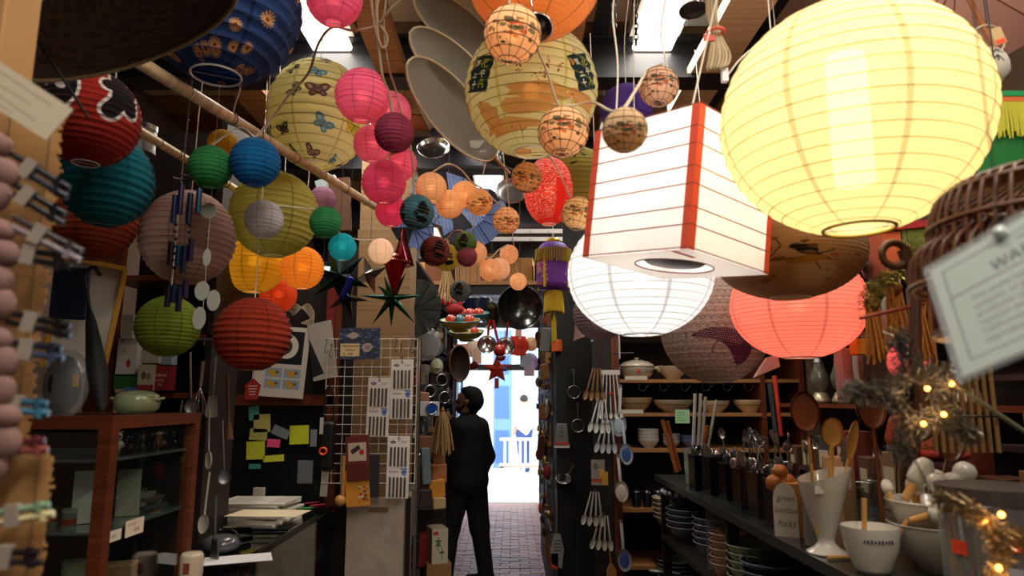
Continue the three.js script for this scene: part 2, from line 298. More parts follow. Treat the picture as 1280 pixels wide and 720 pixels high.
    c.fillStyle = '#c3a88c'; c.fillRect(0, 0, w, h); fibres(c, w, h, 900, '#7c6450');
    c.strokeStyle = '#4c342a'; for (const x of [500, 120, 840]) { c.lineWidth = 5; c.beginPath(); c.moveTo(x - 80, 330); c.quadraticCurveTo(x, 350, x + 90, 300); c.stroke(); c.lineWidth = 3; c.beginPath(); c.moveTo(x - 50, 330); c.lineTo(x - 20, 280); c.lineTo(x - 30, 250); c.moveTo(x + 40, 330); c.lineTo(x + 70, 380); c.stroke(); }
    for (const x of [530, 150, 870]) { c.fillStyle = '#22242e'; c.beginPath(); c.ellipse(x, 300, 26, 18, 0.6, 0, 7); c.fill(); c.beginPath(); c.arc(x - 22, 286, 12, 0, 7); c.fill(); c.beginPath(); c.moveTo(x + 14, 308); c.lineTo(x + 62, 340); c.lineTo(x + 8, 326); c.fill(); c.fillStyle = '#b48a3a'; c.beginPath(); c.ellipse(x + 2, 338, 46, 14, -0.2, 0, 7); c.fill(); c.fillStyle = '#8a6a2c'; blob(c, x - 60, 330, 22, 10); }
    for (let i = 0; i < 26; i++) { c.fillStyle = ['#9c8a3c', '#7c5a38', '#a8783c'][i % 3]; blob(c, rnd() * w, rr(240, 420), rr(8, 20), rr(5, 12)); }
  }),
  koi: tex('koi', 1024, 512, (c, w, h) => {
    c.fillStyle = '#cfc0b4'; c.fillRect(0, 0, w, h); c.strokeStyle = '#75675f'; c.lineWidth = 1.4;
    for (let j = 0; j < 20; j++) for (let i = 0; i < 40; i++) for (const q of [6, 11, 16]) { c.beginPath(); c.arc(i * 26 + (j % 2) * 13 + rr(-3, 3), j * 27 + 16 + rr(-3, 3), q, Math.PI * 0.95, Math.PI * 2.05); c.stroke(); }
    for (const [x, y, a] of [[556, 330, 0.2], [90, 260, 0.5]]) {
      c.save(); c.translate(x, y); c.rotate(a); c.scale(0.8, 0.85); c.fillStyle = '#5e3450';
      c.beginPath(); c.moveTo(-150, -20); c.bezierCurveTo(-90, -90, 40, -90, 90, -20); c.bezierCurveTo(112, 20, 100, 74, 70, 78); c.bezierCurveTo(34, 70, 20, 10, -40, -14); c.bezierCurveTo(-90, -26, -110, -10, -150, -20); c.fill();
      c.fillStyle = '#d8c6cc'; for (let j = 0; j < 9; j++) for (let i = 0; i < 24; i++) { const px = -130 + i * 9 + (j % 2) * 4, py = -66 + j * 9; if (py < -20 + 0.2 * px * (px > 40 ? -1 : 0) && py > -72 + 0.0025 * (px + 20) ** 2 && px < 66) { c.beginPath(); c.arc(px, py, 2.3, 0, 7); c.fill(); } }
      c.strokeStyle = '#5e3450'; c.lineWidth = 4; c.beginPath(); c.arc(-20, 20, 42, 2.6, 6.6); c.stroke(); c.beginPath(); c.arc(60, 90, 30, 3.4, 5.4); c.stroke(); c.restore();
    }
    seams(c, w, h, 6, 'rgba(90,80,74,0.22)');
  }),
  dots_lit_top: tex('dots_lit_top', 512, 512, (c, w, h) => {
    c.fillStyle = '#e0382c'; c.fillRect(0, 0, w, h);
    for (let i = 0; i < 15000; i++) { const y = Math.pow(rnd(), 2) * h * 0.9; c.fillStyle = '#f6e2d6'; c.globalAlpha = 0.85; c.fillRect(rnd() * w, y, rr(1, 6), rr(1, 3)); } c.globalAlpha = 1;  // white fleck print, crowded toward the top to paint in its lit end
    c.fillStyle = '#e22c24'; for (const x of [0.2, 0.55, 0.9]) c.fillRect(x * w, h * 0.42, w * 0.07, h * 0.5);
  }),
  kanji: tex('kanji', 1024, 512, (c, w, h) => {
    c.fillStyle = '#98241a'; c.fillRect(0, 0, w, h); fibres(c, w, h, 300, '#5a100c');
    for (const x0 of [0, 512]) {
      pen(c, [[.25, .12, .2, .55, .1, .7], [.4, .08, .36, .6], [.1, .3, .5, .26]], x0 + 10, 60, 300, 84, '#d8ccc4'); pen(c, [[.25, .12, .2, .55, .1, .7], [.4, .08, .36, .6], [.1, .3, .5, .26]], x0 + 10, 60, 300, 58, '#141214');
      c.fillStyle = '#d8ccc4'; c.beginPath(); c.ellipse(x0 + 330, 200, 128, 120, 0.3, 0, 7); c.fill(); c.beginPath(); c.ellipse(x0 + 370, 80, 96, 60, -0.4, 0, 7); c.fill();
      c.fillStyle = '#141214'; c.beginPath(); c.ellipse(x0 + 332, 200, 114, 106, 0.3, 0, 7); c.fill(); c.beginPath(); c.ellipse(x0 + 370, 80, 82, 46, -0.4, 0, 7); c.fill();
      c.fillStyle = '#d8ccc4'; for (const [x, y, a, b] of [[288, 168, 20, 16], [270, 232, 22, 14], [384, 190, 26, 14], [350, 246, 22, 12], [356, 78, 20, 12]]) { c.beginPath(); c.ellipse(x0 + x, y, a, b, 0.6, 0, 7); c.fill(); }
      pen(c, [[.3, .1, .7, .1, .5, .6, .3, .1]], x0 + 190, 420, 36, 4, '#d8a8a0');
    }
  }),
  leaf: tex('leaf', 512, 256, (c, w, h) => { c.fillStyle = '#b0a352'; c.fillRect(0, 0, w, h); fibres(c, w, h, 300, '#6a6030'); for (let i = 0; i < 70; i++) { c.fillStyle = ['#3f5230', '#5c6a34', '#2e3c2c', '#8a8a40'][i % 4]; c.save(); c.translate(rnd() * w, rnd() * h); c.rotate(rnd() * 6); c.beginPath(); c.ellipse(0, 0, rr(8, 17), rr(3, 7), 0, 0, 7); c.fill(); c.restore(); } }),
  village: tex('village', 512, 256, (c, w, h) => {
    c.fillStyle = '#f2dcc0'; c.fillRect(0, 0, w, h); fibres(c, w, h, 300, '#9a7a58');
    for (let i = 0; i < 70; i++) { c.fillStyle = ['#6c7a5c', '#8a6a48', '#52604c', '#3c3c34', '#c0643c'][i % 5]; c.globalAlpha = 0.75; blob(c, rnd() * w, rr(110, 215), rr(4, 20), rr(3, 10)); } c.globalAlpha = 1;
    c.strokeStyle = '#3a3228'; c.lineWidth = 1.4; for (let i = 0; i < 90; i++) { const x = rnd() * w, y = rr(100, 220); c.beginPath(); c.moveTo(x, y); c.lineTo(x + rr(-12, 12), y - rr(4, 26)); c.stroke(); }
  }),
  peach: tex('peachpaper', 256, 128, (c, w, h) => { c.fillStyle = '#f6e2cc'; c.fillRect(0, 0, w, h); fibres(c, w, h, 200, '#a8805a'); c.strokeStyle = 'rgba(120,80,50,0.45)'; c.lineWidth = 1.3; for (let k = 0; k < 8; k++) { c.beginPath(); c.moveTo(k * 32 + 16, 0); c.lineTo(k * 32 + 16, h); c.stroke(); } }),
  figure: tex('figure', 512, 256, (c, w, h) => { c.fillStyle = '#f4f4f4'; c.fillRect(0, 0, w, h); fibres(c, w, h, 200, '#888888'); for (const x of [120, 250, 400]) { c.fillStyle = '#16181c'; blob(c, x, 110, 28, 42); blob(c, x + 10, 180, 40, 26); c.fillStyle = '#6a4a34'; blob(c, x + 26, 130, 14, 28); c.fillStyle = '#34424a'; blob(c, x - 26, 150, 14, 20); } seams(c, w, h, 8, 'rgba(60,60,60,0.3)'); }),
};
const LMAT = new Map();
function paper(col, map, through, rough = 0.95) {
  const k = col + map.uuid + through + rough;
  if (!LMAT.has(k)) LMAT.set(k, thinSheet(col, through, { map, roughness: rough }));
  return LMAT.get(k);
}
const BULB = std('#ffffff', 0.4, 0, { emissive: '#ffd9a0', emissiveIntensity: 6 }), BULBWHITE = std('#ffffff', 0.4, 0, { emissive: '#fff0d8', emissiveIntensity: 6 });
// o: { at:[px,py,depth], r (half height there), wide, kind, col, map, through, lit:[r,g,b,intensity], spin, tilt, cord }
function lantern(o) {
  const [px, py, d] = o.at, p = dep(px, py, d), ry = o.r * mpp(px, py, d), rx = ry * (o.wide ?? 1), hole = o.kind === 'mini' || o.kind === 'loose' ? 0.3 : o.kind === 'net' ? 0.34 : 0.26, k = KIND[o.kind ?? 'mid'];
  const t = thing(o.name ?? 'paper_lantern', o.label, 'lantern', [p.x, p.y - ry, p.z], Math.atan2(-p.x, -p.z) + (o.spin ?? 0), o.group);
  const sh = part('shade', k.shade, paper(o.col, o.map ?? LT.plain, o.through ?? 0.42, o.rough), t); sh.scale.set(rx, ry, rx); sh.position.y = ry;
  part('rib_wire', k.wire, o.wire ? std(o.wire, 0.7) : std(o.col, 0.8, 0, { transmission: 0 }), sh);
  const rim = gTor(hole * rx, rx * 0.014), cy = ry * Math.sqrt(1 - hole * hole);
  for (const s of [-1, 1]) { const q = part(s < 0 ? 'bottom_rim' : 'top_rim', rim, o.rim ? std(o.rim, 0.6) : std(o.col, 0.7), t); q.position.y = ry + s * cy; }
  if (rx > 0.05) part('wire_frame', join([gBar([-hole * rx, ry + cy, 0], [hole * rx, ry + cy, 0], 0.0016, 5), gBar([-hole * rx, ry - cy, 0], [hole * rx, ry - cy, 0], 0.0016, 5), gBar([-hole * rx, ry - cy, 0], [-hole * rx, ry + cy, 0], 0.0014, 5), gBar([hole * rx, ry - cy, 0], [hole * rx, ry + cy, 0], 0.0014, 5)]), STEEL, t);
  if (o.cord !== 0) { const top = Math.max(ry * 2 + 0.05, (o.cord ?? 3.32) - (p.y - ry)); part('cord', gTube([[0, ry + cy, 0], [rr(-0.01, 0.01), (ry + cy) * 0.5 + top * 0.5, rr(-0.01, 0.01)], [rr(-0.03, 0.03), top, 0]], 0.0022, 8, 5), o.cordMat ?? WHITECORD, t); }
  if (o.lit) {
    const [cr, cg, cb, power] = o.lit, bl = o.bulb ?? Math.min(0.03, rx * 0.22);
    const l = new THREE.PointLight(new THREE.Color(cr, cg, cb), power); l.name = 'bulb_light'; l.castShadow = true; l.position.y = ry; l.shadow.radius = Math.max(0.5, bl / 0.02); t.add(l);
    part('bulb', o.tube ? gCyl(bl, bl, o.tube, 0, ry, 0) : gSph(bl, 0, ry, 0), cb > 0.8 ? BULBWHITE : BULB, t);
  }
  if (o.tilt) { t.rotation.order = 'YXZ'; t.rotation.x = R(o.tilt[0]); t.rotation.z = R(o.tilt[1]); }
  return t;
}
const WARM = (p) => [1, 0.88, 0.72, p * 1.05], SOFT = (p) => [1, 0.86, 0.66, p], COOL = (p) => [1, 0.95, 0.86, p];
// the big lanterns
lantern({ name: 'round_lantern', at: [1062, 150, 1.36], r: 145, wide: 1.07, kind: 'big', col: '#ffefb6', wire: '#a8842c', lit: COOL(0.125), bulb: 0.04, tube: 0.28, through: 0.52, rough: 0.9, rim: '#a88a2c', label: 'huge lit pale yellow round paper lantern hanging above the utensil shelf' });
lantern({ name: 'round_lantern', at: [800, 343, 2.2], r: 78, wide: 1.16, kind: 'big', col: '#fafafa', wire: '#b9b4ac', lit: [1, 0.98, 0.95, 0.15], through: 0.5, label: 'large white round paper lantern lit inside, below the square red edged one' });
lantern({ name: 'round_lantern', at: [997, 382, 2.5], r: 67, wide: 1.22, kind: 'dense', col: '#fb9486', wire: '#d0584c', lit: [1, 0.84, 0.66, 0.165], through: 0.5, rim: '#e8d8c8', label: 'glowing coral red round paper lantern below the huge yellow one' });
lantern({ name: 'round_lantern', at: [985, 318, 1.9], r: 56, wide: 1.62, kind: 'dense', col: '#d8bfa6', map: LT.bird, wire: '#8c7460', spin: 0.12, label: 'flattened brown paper lantern painted with a bird on a branch' });
lantern({ name: 'round_lantern', at: [893, 413, 3.05], r: 66, kind: 'dense', col: '#f4eae6', map: LT.koi, wire: '#8c807a', label: 'grey round paper lantern with wave lines and a purple carp' });
lantern({ name: 'round_lantern', at: [668, -34, 1.9], r: 82, wide: 1.05, kind: 'dense', col: '#ee9a52', wire: '#c47636', lit: WARM(0.06), through: 0.4, cord: 3.3, label: 'large orange round paper lantern above the one with dark green signs' });
lantern({ name: 'round_lantern', at: [664, 114, 2.35], r: 83, wide: 1.0, kind: 'mid', col: '#ffffff', map: LT.signs, wire: '#b0a468', lit: WARM(0.05), label: 'large cream paper lantern printed with dark green calligraphy signs and orange clouds' });
lantern({ name: 'round_lantern', at: [398, 144, 2.8], r: 70, wide: 0.9, kind: 'loose', col: '#ffffff', map: LT.butterfly, wire: '#b8ac6c', label: 'pale yellow paper lantern printed with many butterflies' });
lantern({ name: 'round_lantern', at: [277, 6, 2.0], r: 99, wide: 0.98, kind: 'loose', col: '#ffffff', map: LT.floral, wire: '#22305c', through: 0.25, label: 'big dark blue paper lantern with orange sunburst flowers' });
lantern({ name: 'round_lantern', at: [113, 148, 1.7], r: 61, wide: 0.94, kind: 'mid', col: '#ffffff', map: LT.kanji, wire: '#6c1812', spin: 0.1, through: 0.25, cord: 2.6, label: 'red paper lantern with big black and white brushed characters' });
lantern({ name: 'round_lantern', at: [134, 226, 1.95], r: 58, wide: 0.94, kind: 'loose', col: '#16707f', through: 0.3, label: 'teal round paper lantern below the red one with characters' });
lantern({ name: 'round_lantern', at: [118, 272, 2.35], r: 54, wide: 0.94, kind: 'mid', col: '#9c3e22', through: 0.3, label: 'rusty orange paper lantern partly hidden under the teal one' });
lantern({ name: 'round_lantern', at: [235, 297, 2.6], r: 59, wide: 0.96, kind: 'mid', col: '#bd9b90', through: 0.35, label: 'dusty pink round paper lantern behind the dark dangling wind chime' });
lantern({ name: 'round_lantern', at: [343, 268, 2.9], r: 54, kind: 'mid', col: '#cfc868', through: 0.4, label: 'big yellow green paper lantern behind a small white one' });
lantern({ name: 'round_lantern', at: [318, 327, 3.3], r: 40, kind: 'loose', col: '#e6b32c', through: 0.4, lit: WARM(0.02), label: 'golden yellow paper lantern under the big yellow green one' });
lantern({ name: 'round_lantern', at: [378, 335, 3.2], r: 27, kind: 'loose', col: '#f0a038', lit: WARM(0.012), label: 'small bright orange paper lantern beside the hanging stars' });
lantern({ name: 'round_lantern', at: [348, 368, 3.5], r: 23, kind: 'mid', col: '#e05a30', lit: WARM(0.006), label: 'small tomato orange lantern peeking out above the dark red one' });
lantern({ name: 'round_lantern', at: [210, 408, 2.4], r: 38, wide: 1.02, kind: 'mid', col: '#8ea234', through: 0.35, label: 'lime green paper lantern hanging beneath the wind chime' });
lantern({ name: 'round_lantern', at: [316, 418, 2.6], r: 46, wide: 1.04, kind: 'loose', col: '#b23e26', through: 0.35, label: 'dark red paper lantern in front of the wall calendar' });
lantern({ name: 'round_lantern', at: [783, 138, 2.6], r: 33, kind: 'mid', col: '#5a3f96', through: 0.3, label: 'deep purple paper lantern behind the netted string globes' });
lantern({ name: 'round_lantern', at: [686, 239, 2.9], r: 44, wide: 0.72, kind: 'mid', col: '#ffffff', map: LT.dots_lit_top, wire: '#b83028', lit: WARM(0.035), label: 'tall red paper lantern flecked with white, its lit top painted whiter' });
lantern({ name: 'round_lantern', at: [727, 236, 3.0], r: 52, wide: 0.8, kind: 'mid', col: '#ffffff', map: LT.leaf, wire: '#7c7438', label: 'olive paper lantern with dark leaf print beside the flecked red one' });
lantern({ name: 'round_lantern', at: [1135, 452, 2.2], r: 24, kind: 'dense', col: '#f47c86', wire: '#c85460', lit: WARM(0.012), label: 'small rose pink paper lantern hanging behind the tinsel star' });
lantern({ name: 'round_lantern', at: [750, 392, 2.9], r: 34, kind: 'mid', col: '#a8959a', through: 0.3, label: 'mauve grey lantern half hidden under the large white one' });
// small bright string lanterns
const STR = 'small coloured lanterns on the string lights';
for (const [px, py, d, r, col, label, lit] of [
  [263, 209, 2.2, 27, '#3c9a54', 'small leaf green string lantern next to the blue one'], [319, 203, 2.2, 31, '#1678b8', 'small bright blue string lantern'], [278, 180, 2.5, 18, '#e2b73a', 'small mustard lantern tucked behind the leaf green one'],
  [330, 274, 2.45, 24, '#e6e6e8', 'small white string lantern in front of the yellow green lantern'], [407, 278, 2.6, 20, '#46b06a', 'small mint green string lantern above the turquoise one'], [428, 309, 2.7, 17.5, '#22b4cc', 'small turquoise string lantern above the foil stars', 0.004],
  [476, 314, 3.0, 16, '#f4dcc8', 'tiny cream white string lantern by the red foil star', 0.008], [403, 250, 3.3, 17, '#b888a4', 'small mauve lantern behind the bamboo pole'],
  [418, -2, 2.1, 35, '#ee6a9a', 'hot pink string lantern next to the blue sunburst lantern', 0.012], [453, 120, 2.3, 34, '#f0709c', 'pink string lantern beside the butterfly lantern', 0.016], [487, 141, 2.5, 27, '#ee78a0', 'pink string lantern squeezed behind two others', 0.008],
  [493, 166, 2.25, 25, '#b84a6c', 'dark rose string lantern with a black base'], [466, 180, 2.6, 24, '#f07aa6', 'pale pink string lantern behind the dark rose one', 0.008], [480, 228, 2.45, 28, '#e8588c', 'magenta pink string lantern above the patterned teal globe', 0.01],
  [497, 204, 2.7, 24, '#ee6c98', 'pink string lantern above the magenta one', 0.007], [489, 264, 2.6, 20, '#e84e84', 'small deep pink string lantern at the tail of its string', 0.006]]) {
  lantern({ name: 'string_lantern', at: [px, py, d], r, kind: 'mini', col, through: 0.42, label, group: STR, lit: lit ? WARM(lit) : undefined, cordMat: BEIGECORD, cord: py < 30 ? undefined : 0 });
}
// netted and patterned globes of the other string
for (const [px, py, d, r, kind, col, map, label, lit] of [
  [636, 44, 1.75, 36, 'net', '#ffe0c0', LT.village, 'netted peach globe with a village scene, under the orange lantern', 0.013], [702, 163, 2.0, 32, 'net', '#ffe4c8', LT.village, 'netted peach globe in front of the lantern with signs', 0.012], [780, 164, 1.36, 28, 'net', '#f0e0c8', LT.village, 'netted cream globe in front of the deep purple lantern'],
  [823, 107, 2.0, 25, 'net', '#f8dcd0', LT.village, 'netted pale globe tilted beneath the tied cables'], [654, 222, 2.5, 19, 'net', '#ecc4a0', LT.village, 'netted brown globe beside the flecked red lantern', 0.003], [719, 266, 2.3, 21, 'net', '#f0ddb8', LT.village, 'netted globe beside the olive leaf lantern', 0.004],
  [633, 276, 2.6, 17, 'net', '#fbd2b0', LT.village, 'netted globe with dark trees, lowest beside the white shelf bars', 0.004], [603, 253, 2.6, 17, 'mini', '#f8cfa4', LT.village, 'speckled peach globe touching two plain ones', 0.005],
  [541, 234, 2.5, 20, 'mini', '#f8d8b8', LT.peach, 'plain peach globe at the top of the cluster', 0.008], [562, 256, 2.6, 18, 'mini', '#fad4ac', LT.peach, 'plain peach globe in the middle of the cluster', 0.008], [578, 241, 2.75, 17, 'mini', '#fcd8b0', LT.peach, 'plain bright peach globe behind the middle one', 0.008],
  [517, 265, 2.4, 22, 'mini', '#4c8490', LT.figure, 'teal globe with a dark painted figure'], [540, 313, 2.6, 19, 'mini', '#8c3430', LT.figure, 'dark maroon globe with a black painted figure'], [561, 322, 2.8, 17, 'mini', '#b8a23c', LT.figure, 'olive yellow globe with a dark painted figure', 0.002],
  [578, 303, 2.7, 14.5, 'mini', '#6a8c44', LT.figure, 'moss green globe with a dark painted figure'], [592, 316, 2.85, 15, 'mini', '#f8dcc4', LT.peach, 'plain peach globe behind the moss green one', 0.006], [587, 320, 2.7, 13, 'mini', '#a84858', LT.plain, 'small raspberry globe under the moss green one'],
  [573, 363, 3.0, 13.5, 'mini', '#88989c', LT.figure, 'grey globe with a dark painted figure'], [610, 337, 2.9, 14, 'mini', '#fcdcc0', LT.peach, 'plain peach globe touching its pale twin', 0.006], [627, 336, 3.0, 14, 'mini', '#fce8d8', LT.peach, 'pale peach globe beside its orange twin', 0.006],
  [635, 318, 3.1, 12, 'mini', '#f8d8c4', LT.peach, 'very pale small globe above the twin peach globes', 0.004], [649, 352, 3.1, 11, 'mini', '#f8dcc4', LT.peach, 'lone small peach globe on a long white string', 0.005]]) {
  lantern({ name: 'string_globe', at: [px, py, d], r, kind, col, map, wire: kind === 'net' ? '#3c2c20' : '#a88460', through: 0.42, label, group: 'peach and patterned globes on the string lights', lit: lit ? WARM(lit) : undefined, cordMat: STRING, cord: [649, 573].includes(px) ? 3.6 : 0, spin: rr(-0.4, 0.4), tilt: [rr(-12, 12), rr(-15, 15)] });
}
// cords that carry the string lanterns
const cordOf = (pts, r, label, m = BEIGECORD) => solo('string_light_cord', gTube(pts.map(([x, y, d]) => dep(x, y, d)), r, pts.length * 10, 5), m, label, 'cord', null, 0, 'string light cords');
cordOf([[470, -30, 2.2], [472, 40, 2.2], [478, 95, 2.25], [487, 118, 2.3], [491, 145, 2.25], [497, 185, 2.4], [484, 200, 2.45], [492, 246, 2.55]], 0.006, 'twisted beige cord carrying the pink string lanterns');
cordOf([[486, -30, 2.2], [480, 30, 2.2], [485, 80, 2.25], [494, 110, 2.4], [502, 140, 2.4], [512, 175, 2.4], [516, 210, 2.4], [518, 245, 2.4]], 0.004, 'beige cord running down to the patterned teal globe');
cordOf([[462, -20, 2.2], [468, 30, 2.2], [478, 60, 2.2], [484, 46, 2.2], [470, 20, 2.2], [476, -10, 2.2]], 0.005, 'loop of beige cord above the pink lanterns');
cordOf([[530, -25, 2.1], [490, 10, 2.15], [470, 32, 2.2], [440, 38, 2.2], [416, 34, 2.15], [398, 55, 2.2], [385, 92, 2.5], [360, 120, 2.55], [330, 160, 2.4], [318, 174, 2.25]], 0.005, 'beige cord sagging from the pink lanterns to the blue one');
cordOf([[319, 172, 2.2], [300, 160, 2.25], [270, 178, 2.2], [262, 184, 2.2]], 0.003, 'thin cord between the blue and green string lanterns', WHITECORD);
cordOf([[322, 255, 2.45], [360, 258, 2.5], [395, 262, 2.6], [400, 262, 2.6], [418, 285, 2.68], [428, 293, 2.7], [450, 300, 2.85], [476, 299, 3.0]], 0.003, 'thin cord linking the white, mint and turquoise string lanterns', WHITECORD);
cordOf([[636, 8, 1.75], [640, -25, 1.75]], 0.004, 'short cord holding the netted globe under the orange lantern', STRING);
cordOf([[672, 62, 1.9], [684, 90, 1.95], [697, 130, 2.0], [710, 133, 2.0], [740, 128, 1.95], [762, 138, 1.5], [778, 137, 1.36], [795, 112, 1.6], [808, 90, 2.0], [820, 83, 2.0], [828, 80, 2.0]], 0.0042, 'twisted cord looping between the netted globes', STRING);
cordOf([[652, 204, 2.5], [664, 195, 2.5], [690, 200, 2.4], [712, 246, 2.3]], 0.003, 'cord between the netted brown and cream globes', STRING);
cordOf([[541, 215, 2.5], [560, 205, 2.55], [576, 212, 2.65], [590, 228, 2.65], [603, 236, 2.6], [620, 252, 2.6], [633, 260, 2.6]], 0.0035, 'cord draped over the peach globe cluster', STRING);
cordOf([[517, 244, 2.4], [530, 270, 2.5], [540, 294, 2.6], [556, 300, 2.7], [566, 290, 2.7], [578, 289, 2.7], [592, 300, 2.8], [610, 322, 2.9], [624, 312, 3.0], [635, 306, 3.1]], 0.0035, 'cord joining the dark painted globes to the peach ones', STRING);
cordOf([[770, 150, 1.9], [772, 80, 1.9], [766, 20, 1.9], [770, -20, 1.9]], 0.003, 'pair of pale wires dropping past the deep purple lantern', WHITECORD);
cordOf([[834, 84, 2.0], [826, 40, 2.0], [832, 0, 2.0], [833, -20, 2.0]], 0.003, 'pale wire hanging down to the tilted netted globe', WHITECORD);
cordOf([[290, 150, 2.3], [294, 130, 2.3], [300, 112, 2.3], [298, 98, 2.25]], 0.0025, 'short white wire dangling from the blue sunburst lantern', WHITECORD);
// square lantern, hanging askew
{
  const W0 = 0.334, H0 = 0.345, t = thing('square_lantern', 'square white paper lantern with red edges, hanging askew', 'lantern', [0.421, 1.994, -1.734]);
  t.rotation.set(-0.0966, -0.878, -0.178);
  const T = tex('ricepaper', 512, 512, (c, w, h) => { c.fillStyle = '#fbf8f5'; c.fillRect(0, 0, w, h); fibres(c, w, h, 1400, '#b8a090'); });
  const m = thinSheet('#ffffff', 0.55, { map: T }), redm = thinSheet('#e8694c', 0.35), wires = [], hw = W0 / 2;
  const sheet = (a) => gBox(W0 - 0.004, H0 - 0.004, 0.0006, 0, H0 / 2, hw).rotateY(a);
  for (let k = 0; k < 4; k++) part('paper_side', sheet(k * Math.PI / 2), m, t);
  const ring = new THREE.Shape([[-hw, -hw], [hw, -hw], [hw, hw], [-hw, hw]].map(([x, y]) => new THREE.Vector2(x, y))); const hole = new THREE.Path(); hole.absellipse(0, 0, W0 * 0.3, W0 * 0.3, 0, Math.PI * 2); ring.holes.push(hole);
  part('paper_bottom', new THREE.ExtrudeGeometry(ring, { depth: 0.0006, bevelEnabled: false, curveSegments: 30 }).rotateX(Math.PI / 2), m, t);
  part('paper_top', new THREE.ExtrudeGeometry(ring, { depth: 0.0006, bevelEnabled: false, curveSegments: 30 }).rotateX(Math.PI / 2).translate(0, H0, 0), m, t);
  for (let k = 0; k < 8; k++) { const y = 0.004 + k * (H0 - 0.008) / 7 + (k % 2) * 0.006, q = hw + 0.001; part('rib_wire', join([gBar([-q, y, -q], [q, y, -q], 0.0014, 5), gBar([q, y, -q], [q, y, q], 0.0014, 5), gBar([q, y, q], [-q, y, q], 0.0014, 5), gBar([-q, y, q], [-q, y, -q], 0.0014, 5)]), std('#8a3a2c', 0.7), t); }
  for (const [a, b] of [[1, 1], [1, -1], [-1, 1], [-1, -1]]) part('edge_tape', join([gBox(0.022, H0, 0.0009, a * (hw - 0.01), H0 / 2, b * (hw + 0.0012)), gBox(0.0009, H0, 0.022, a * (hw + 0.0012), H0 / 2, b * (hw - 0.01))]), redm, t, 'red paper edging strip');
  part('bottom_rim', gTor(W0 * 0.3, 0.002, 0, -0.001, 0), std('#7c3428', 0.6), t);
  part('diagonal_tape', gBox(0.012, 0.0006, W0 * 0.24, W0 * 0.36, -0.0014, W0 * 0.36).rotateY(0), redm, t);
  const l = new THREE.PointLight(new THREE.Color(1, 0.97, 0.94), 0.15); l.name = 'bulb_light'; l.castShadow = true; l.position.set(0, H0 * 0.6, 0); t.add(l);
  part('bulb', gSph(0.03, 0, H0 * 0.6, 0), BULBWHITE, t); part('dark_hole_disc', gLathe([[0.0005, 0.02], [0.075, 0.02], [0.082, 0.012], [0.07, 0.004], [0.0005, 0]], 30), std('#33211a', 0.35), t, 'dark brown disc added to darken the bottom opening');  // dark disc added so the bottom hole reads as shade
  part('cord', gBar([0, H0, 0], [0.22, H0 + 0.98, 0.06], 0.0025), WHITECORD, t);
}
// palace lantern in purple and yellow
{
  const p = dep(692, 362, 3.3), u = mpp(692, 340, 3.3), t = thing('palace_lantern', 'purple and yellow silk palace lantern with tassel by the dark post', 'lantern', [p.x, p.y, p.z]);
  const purple = std('#6a3fae', 0.6), yellow = std('#c9b52c', 0.6), gold = std('#c9a23a', 0.35, 0.7);
  const PT = tex('palace', 256, 128, (c, w, h) => { c.fillStyle = '#6a35a8'; c.fillRect(0, 0, w, h); for (let k = 0; k < 3; k++) { for (let i = 0; i < 90; i++) { c.fillStyle = ['#d8b83c', '#c8305c', '#d8a83c'][i % 3]; c.fillRect(k * 85 + 25 + rr(0, 42), 36 + rr(0, 50), rr(2, 6), rr(2, 4)); } } });
  part('body', gLathe([[0.001, 0], [18 * u, 0], [21 * u, 8 * u], [21.5 * u, 30 * u], [21 * u, 38 * u], [16 * u, 42 * u]], 24), printed(PT, 0.6), t);
  part('upper_shade', gLathe([[21 * u, 38 * u], [21.5 * u, 50 * u], [14 * u, 58 * u], [8 * u, 60 * u], [0.001, 60 * u]], 24), purple, t);
  const f = []; for (let k = 0; k < 48; k++) { const a = k / 48 * 6.283; f.push(gBar([Math.cos(a) * 22 * u, 50 * u, Math.sin(a) * 22 * u], [Math.cos(a) * 22.4 * u, (34 + rr(-2, 2)) * u, Math.sin(a) * 22.4 * u], 1.1 * u, 5)); }
  const fr = part('fringe', join(f), std('#a8983c', 0.7), t); fr.userData.kind = 'stuff';
  part('top_cap', gLathe([[0.001, 66 * u], [7 * u, 65 * u], [9 * u, 62 * u], [8 * u, 59 * u]], 20), gold, t);
  for (const a of [0, 1.57, 3.14, 4.71]) part('post', gCyl(1.6 * u, 1.6 * u, 42 * u, Math.cos(a + 0.6) * 21 * u, 22 * u, Math.sin(a + 0.6) * 21 * u, 8), yellow, t);
  const ts = []; for (let k = 0; k < 26; k++) { const a = k / 26 * 6.283; ts.push(gBar([Math.cos(a) * 10 * u, -2 * u, Math.sin(a) * 10 * u], [Math.cos(a) * 12 * u, -(26 + rr(0, 4)) * u, Math.sin(a) * 12 * u], 1.4 * u, 5)); }
  part('tassel_skirt', join(ts), std('#c9ae24', 0.7), t).userData.kind = 'stuff';
  part('tassel', gLathe([[0.001, -66 * u], [3.4 * u, -64 * u], [3 * u, -40 * u], [1.2 * u, -28 * u], [0.8 * u, 0]], 12), yellow, t);
  part('cord', gBar([0, 64 * u, 0], [0, 3.3 - p.y, 0], 0.002), WHITECORD, t);
}
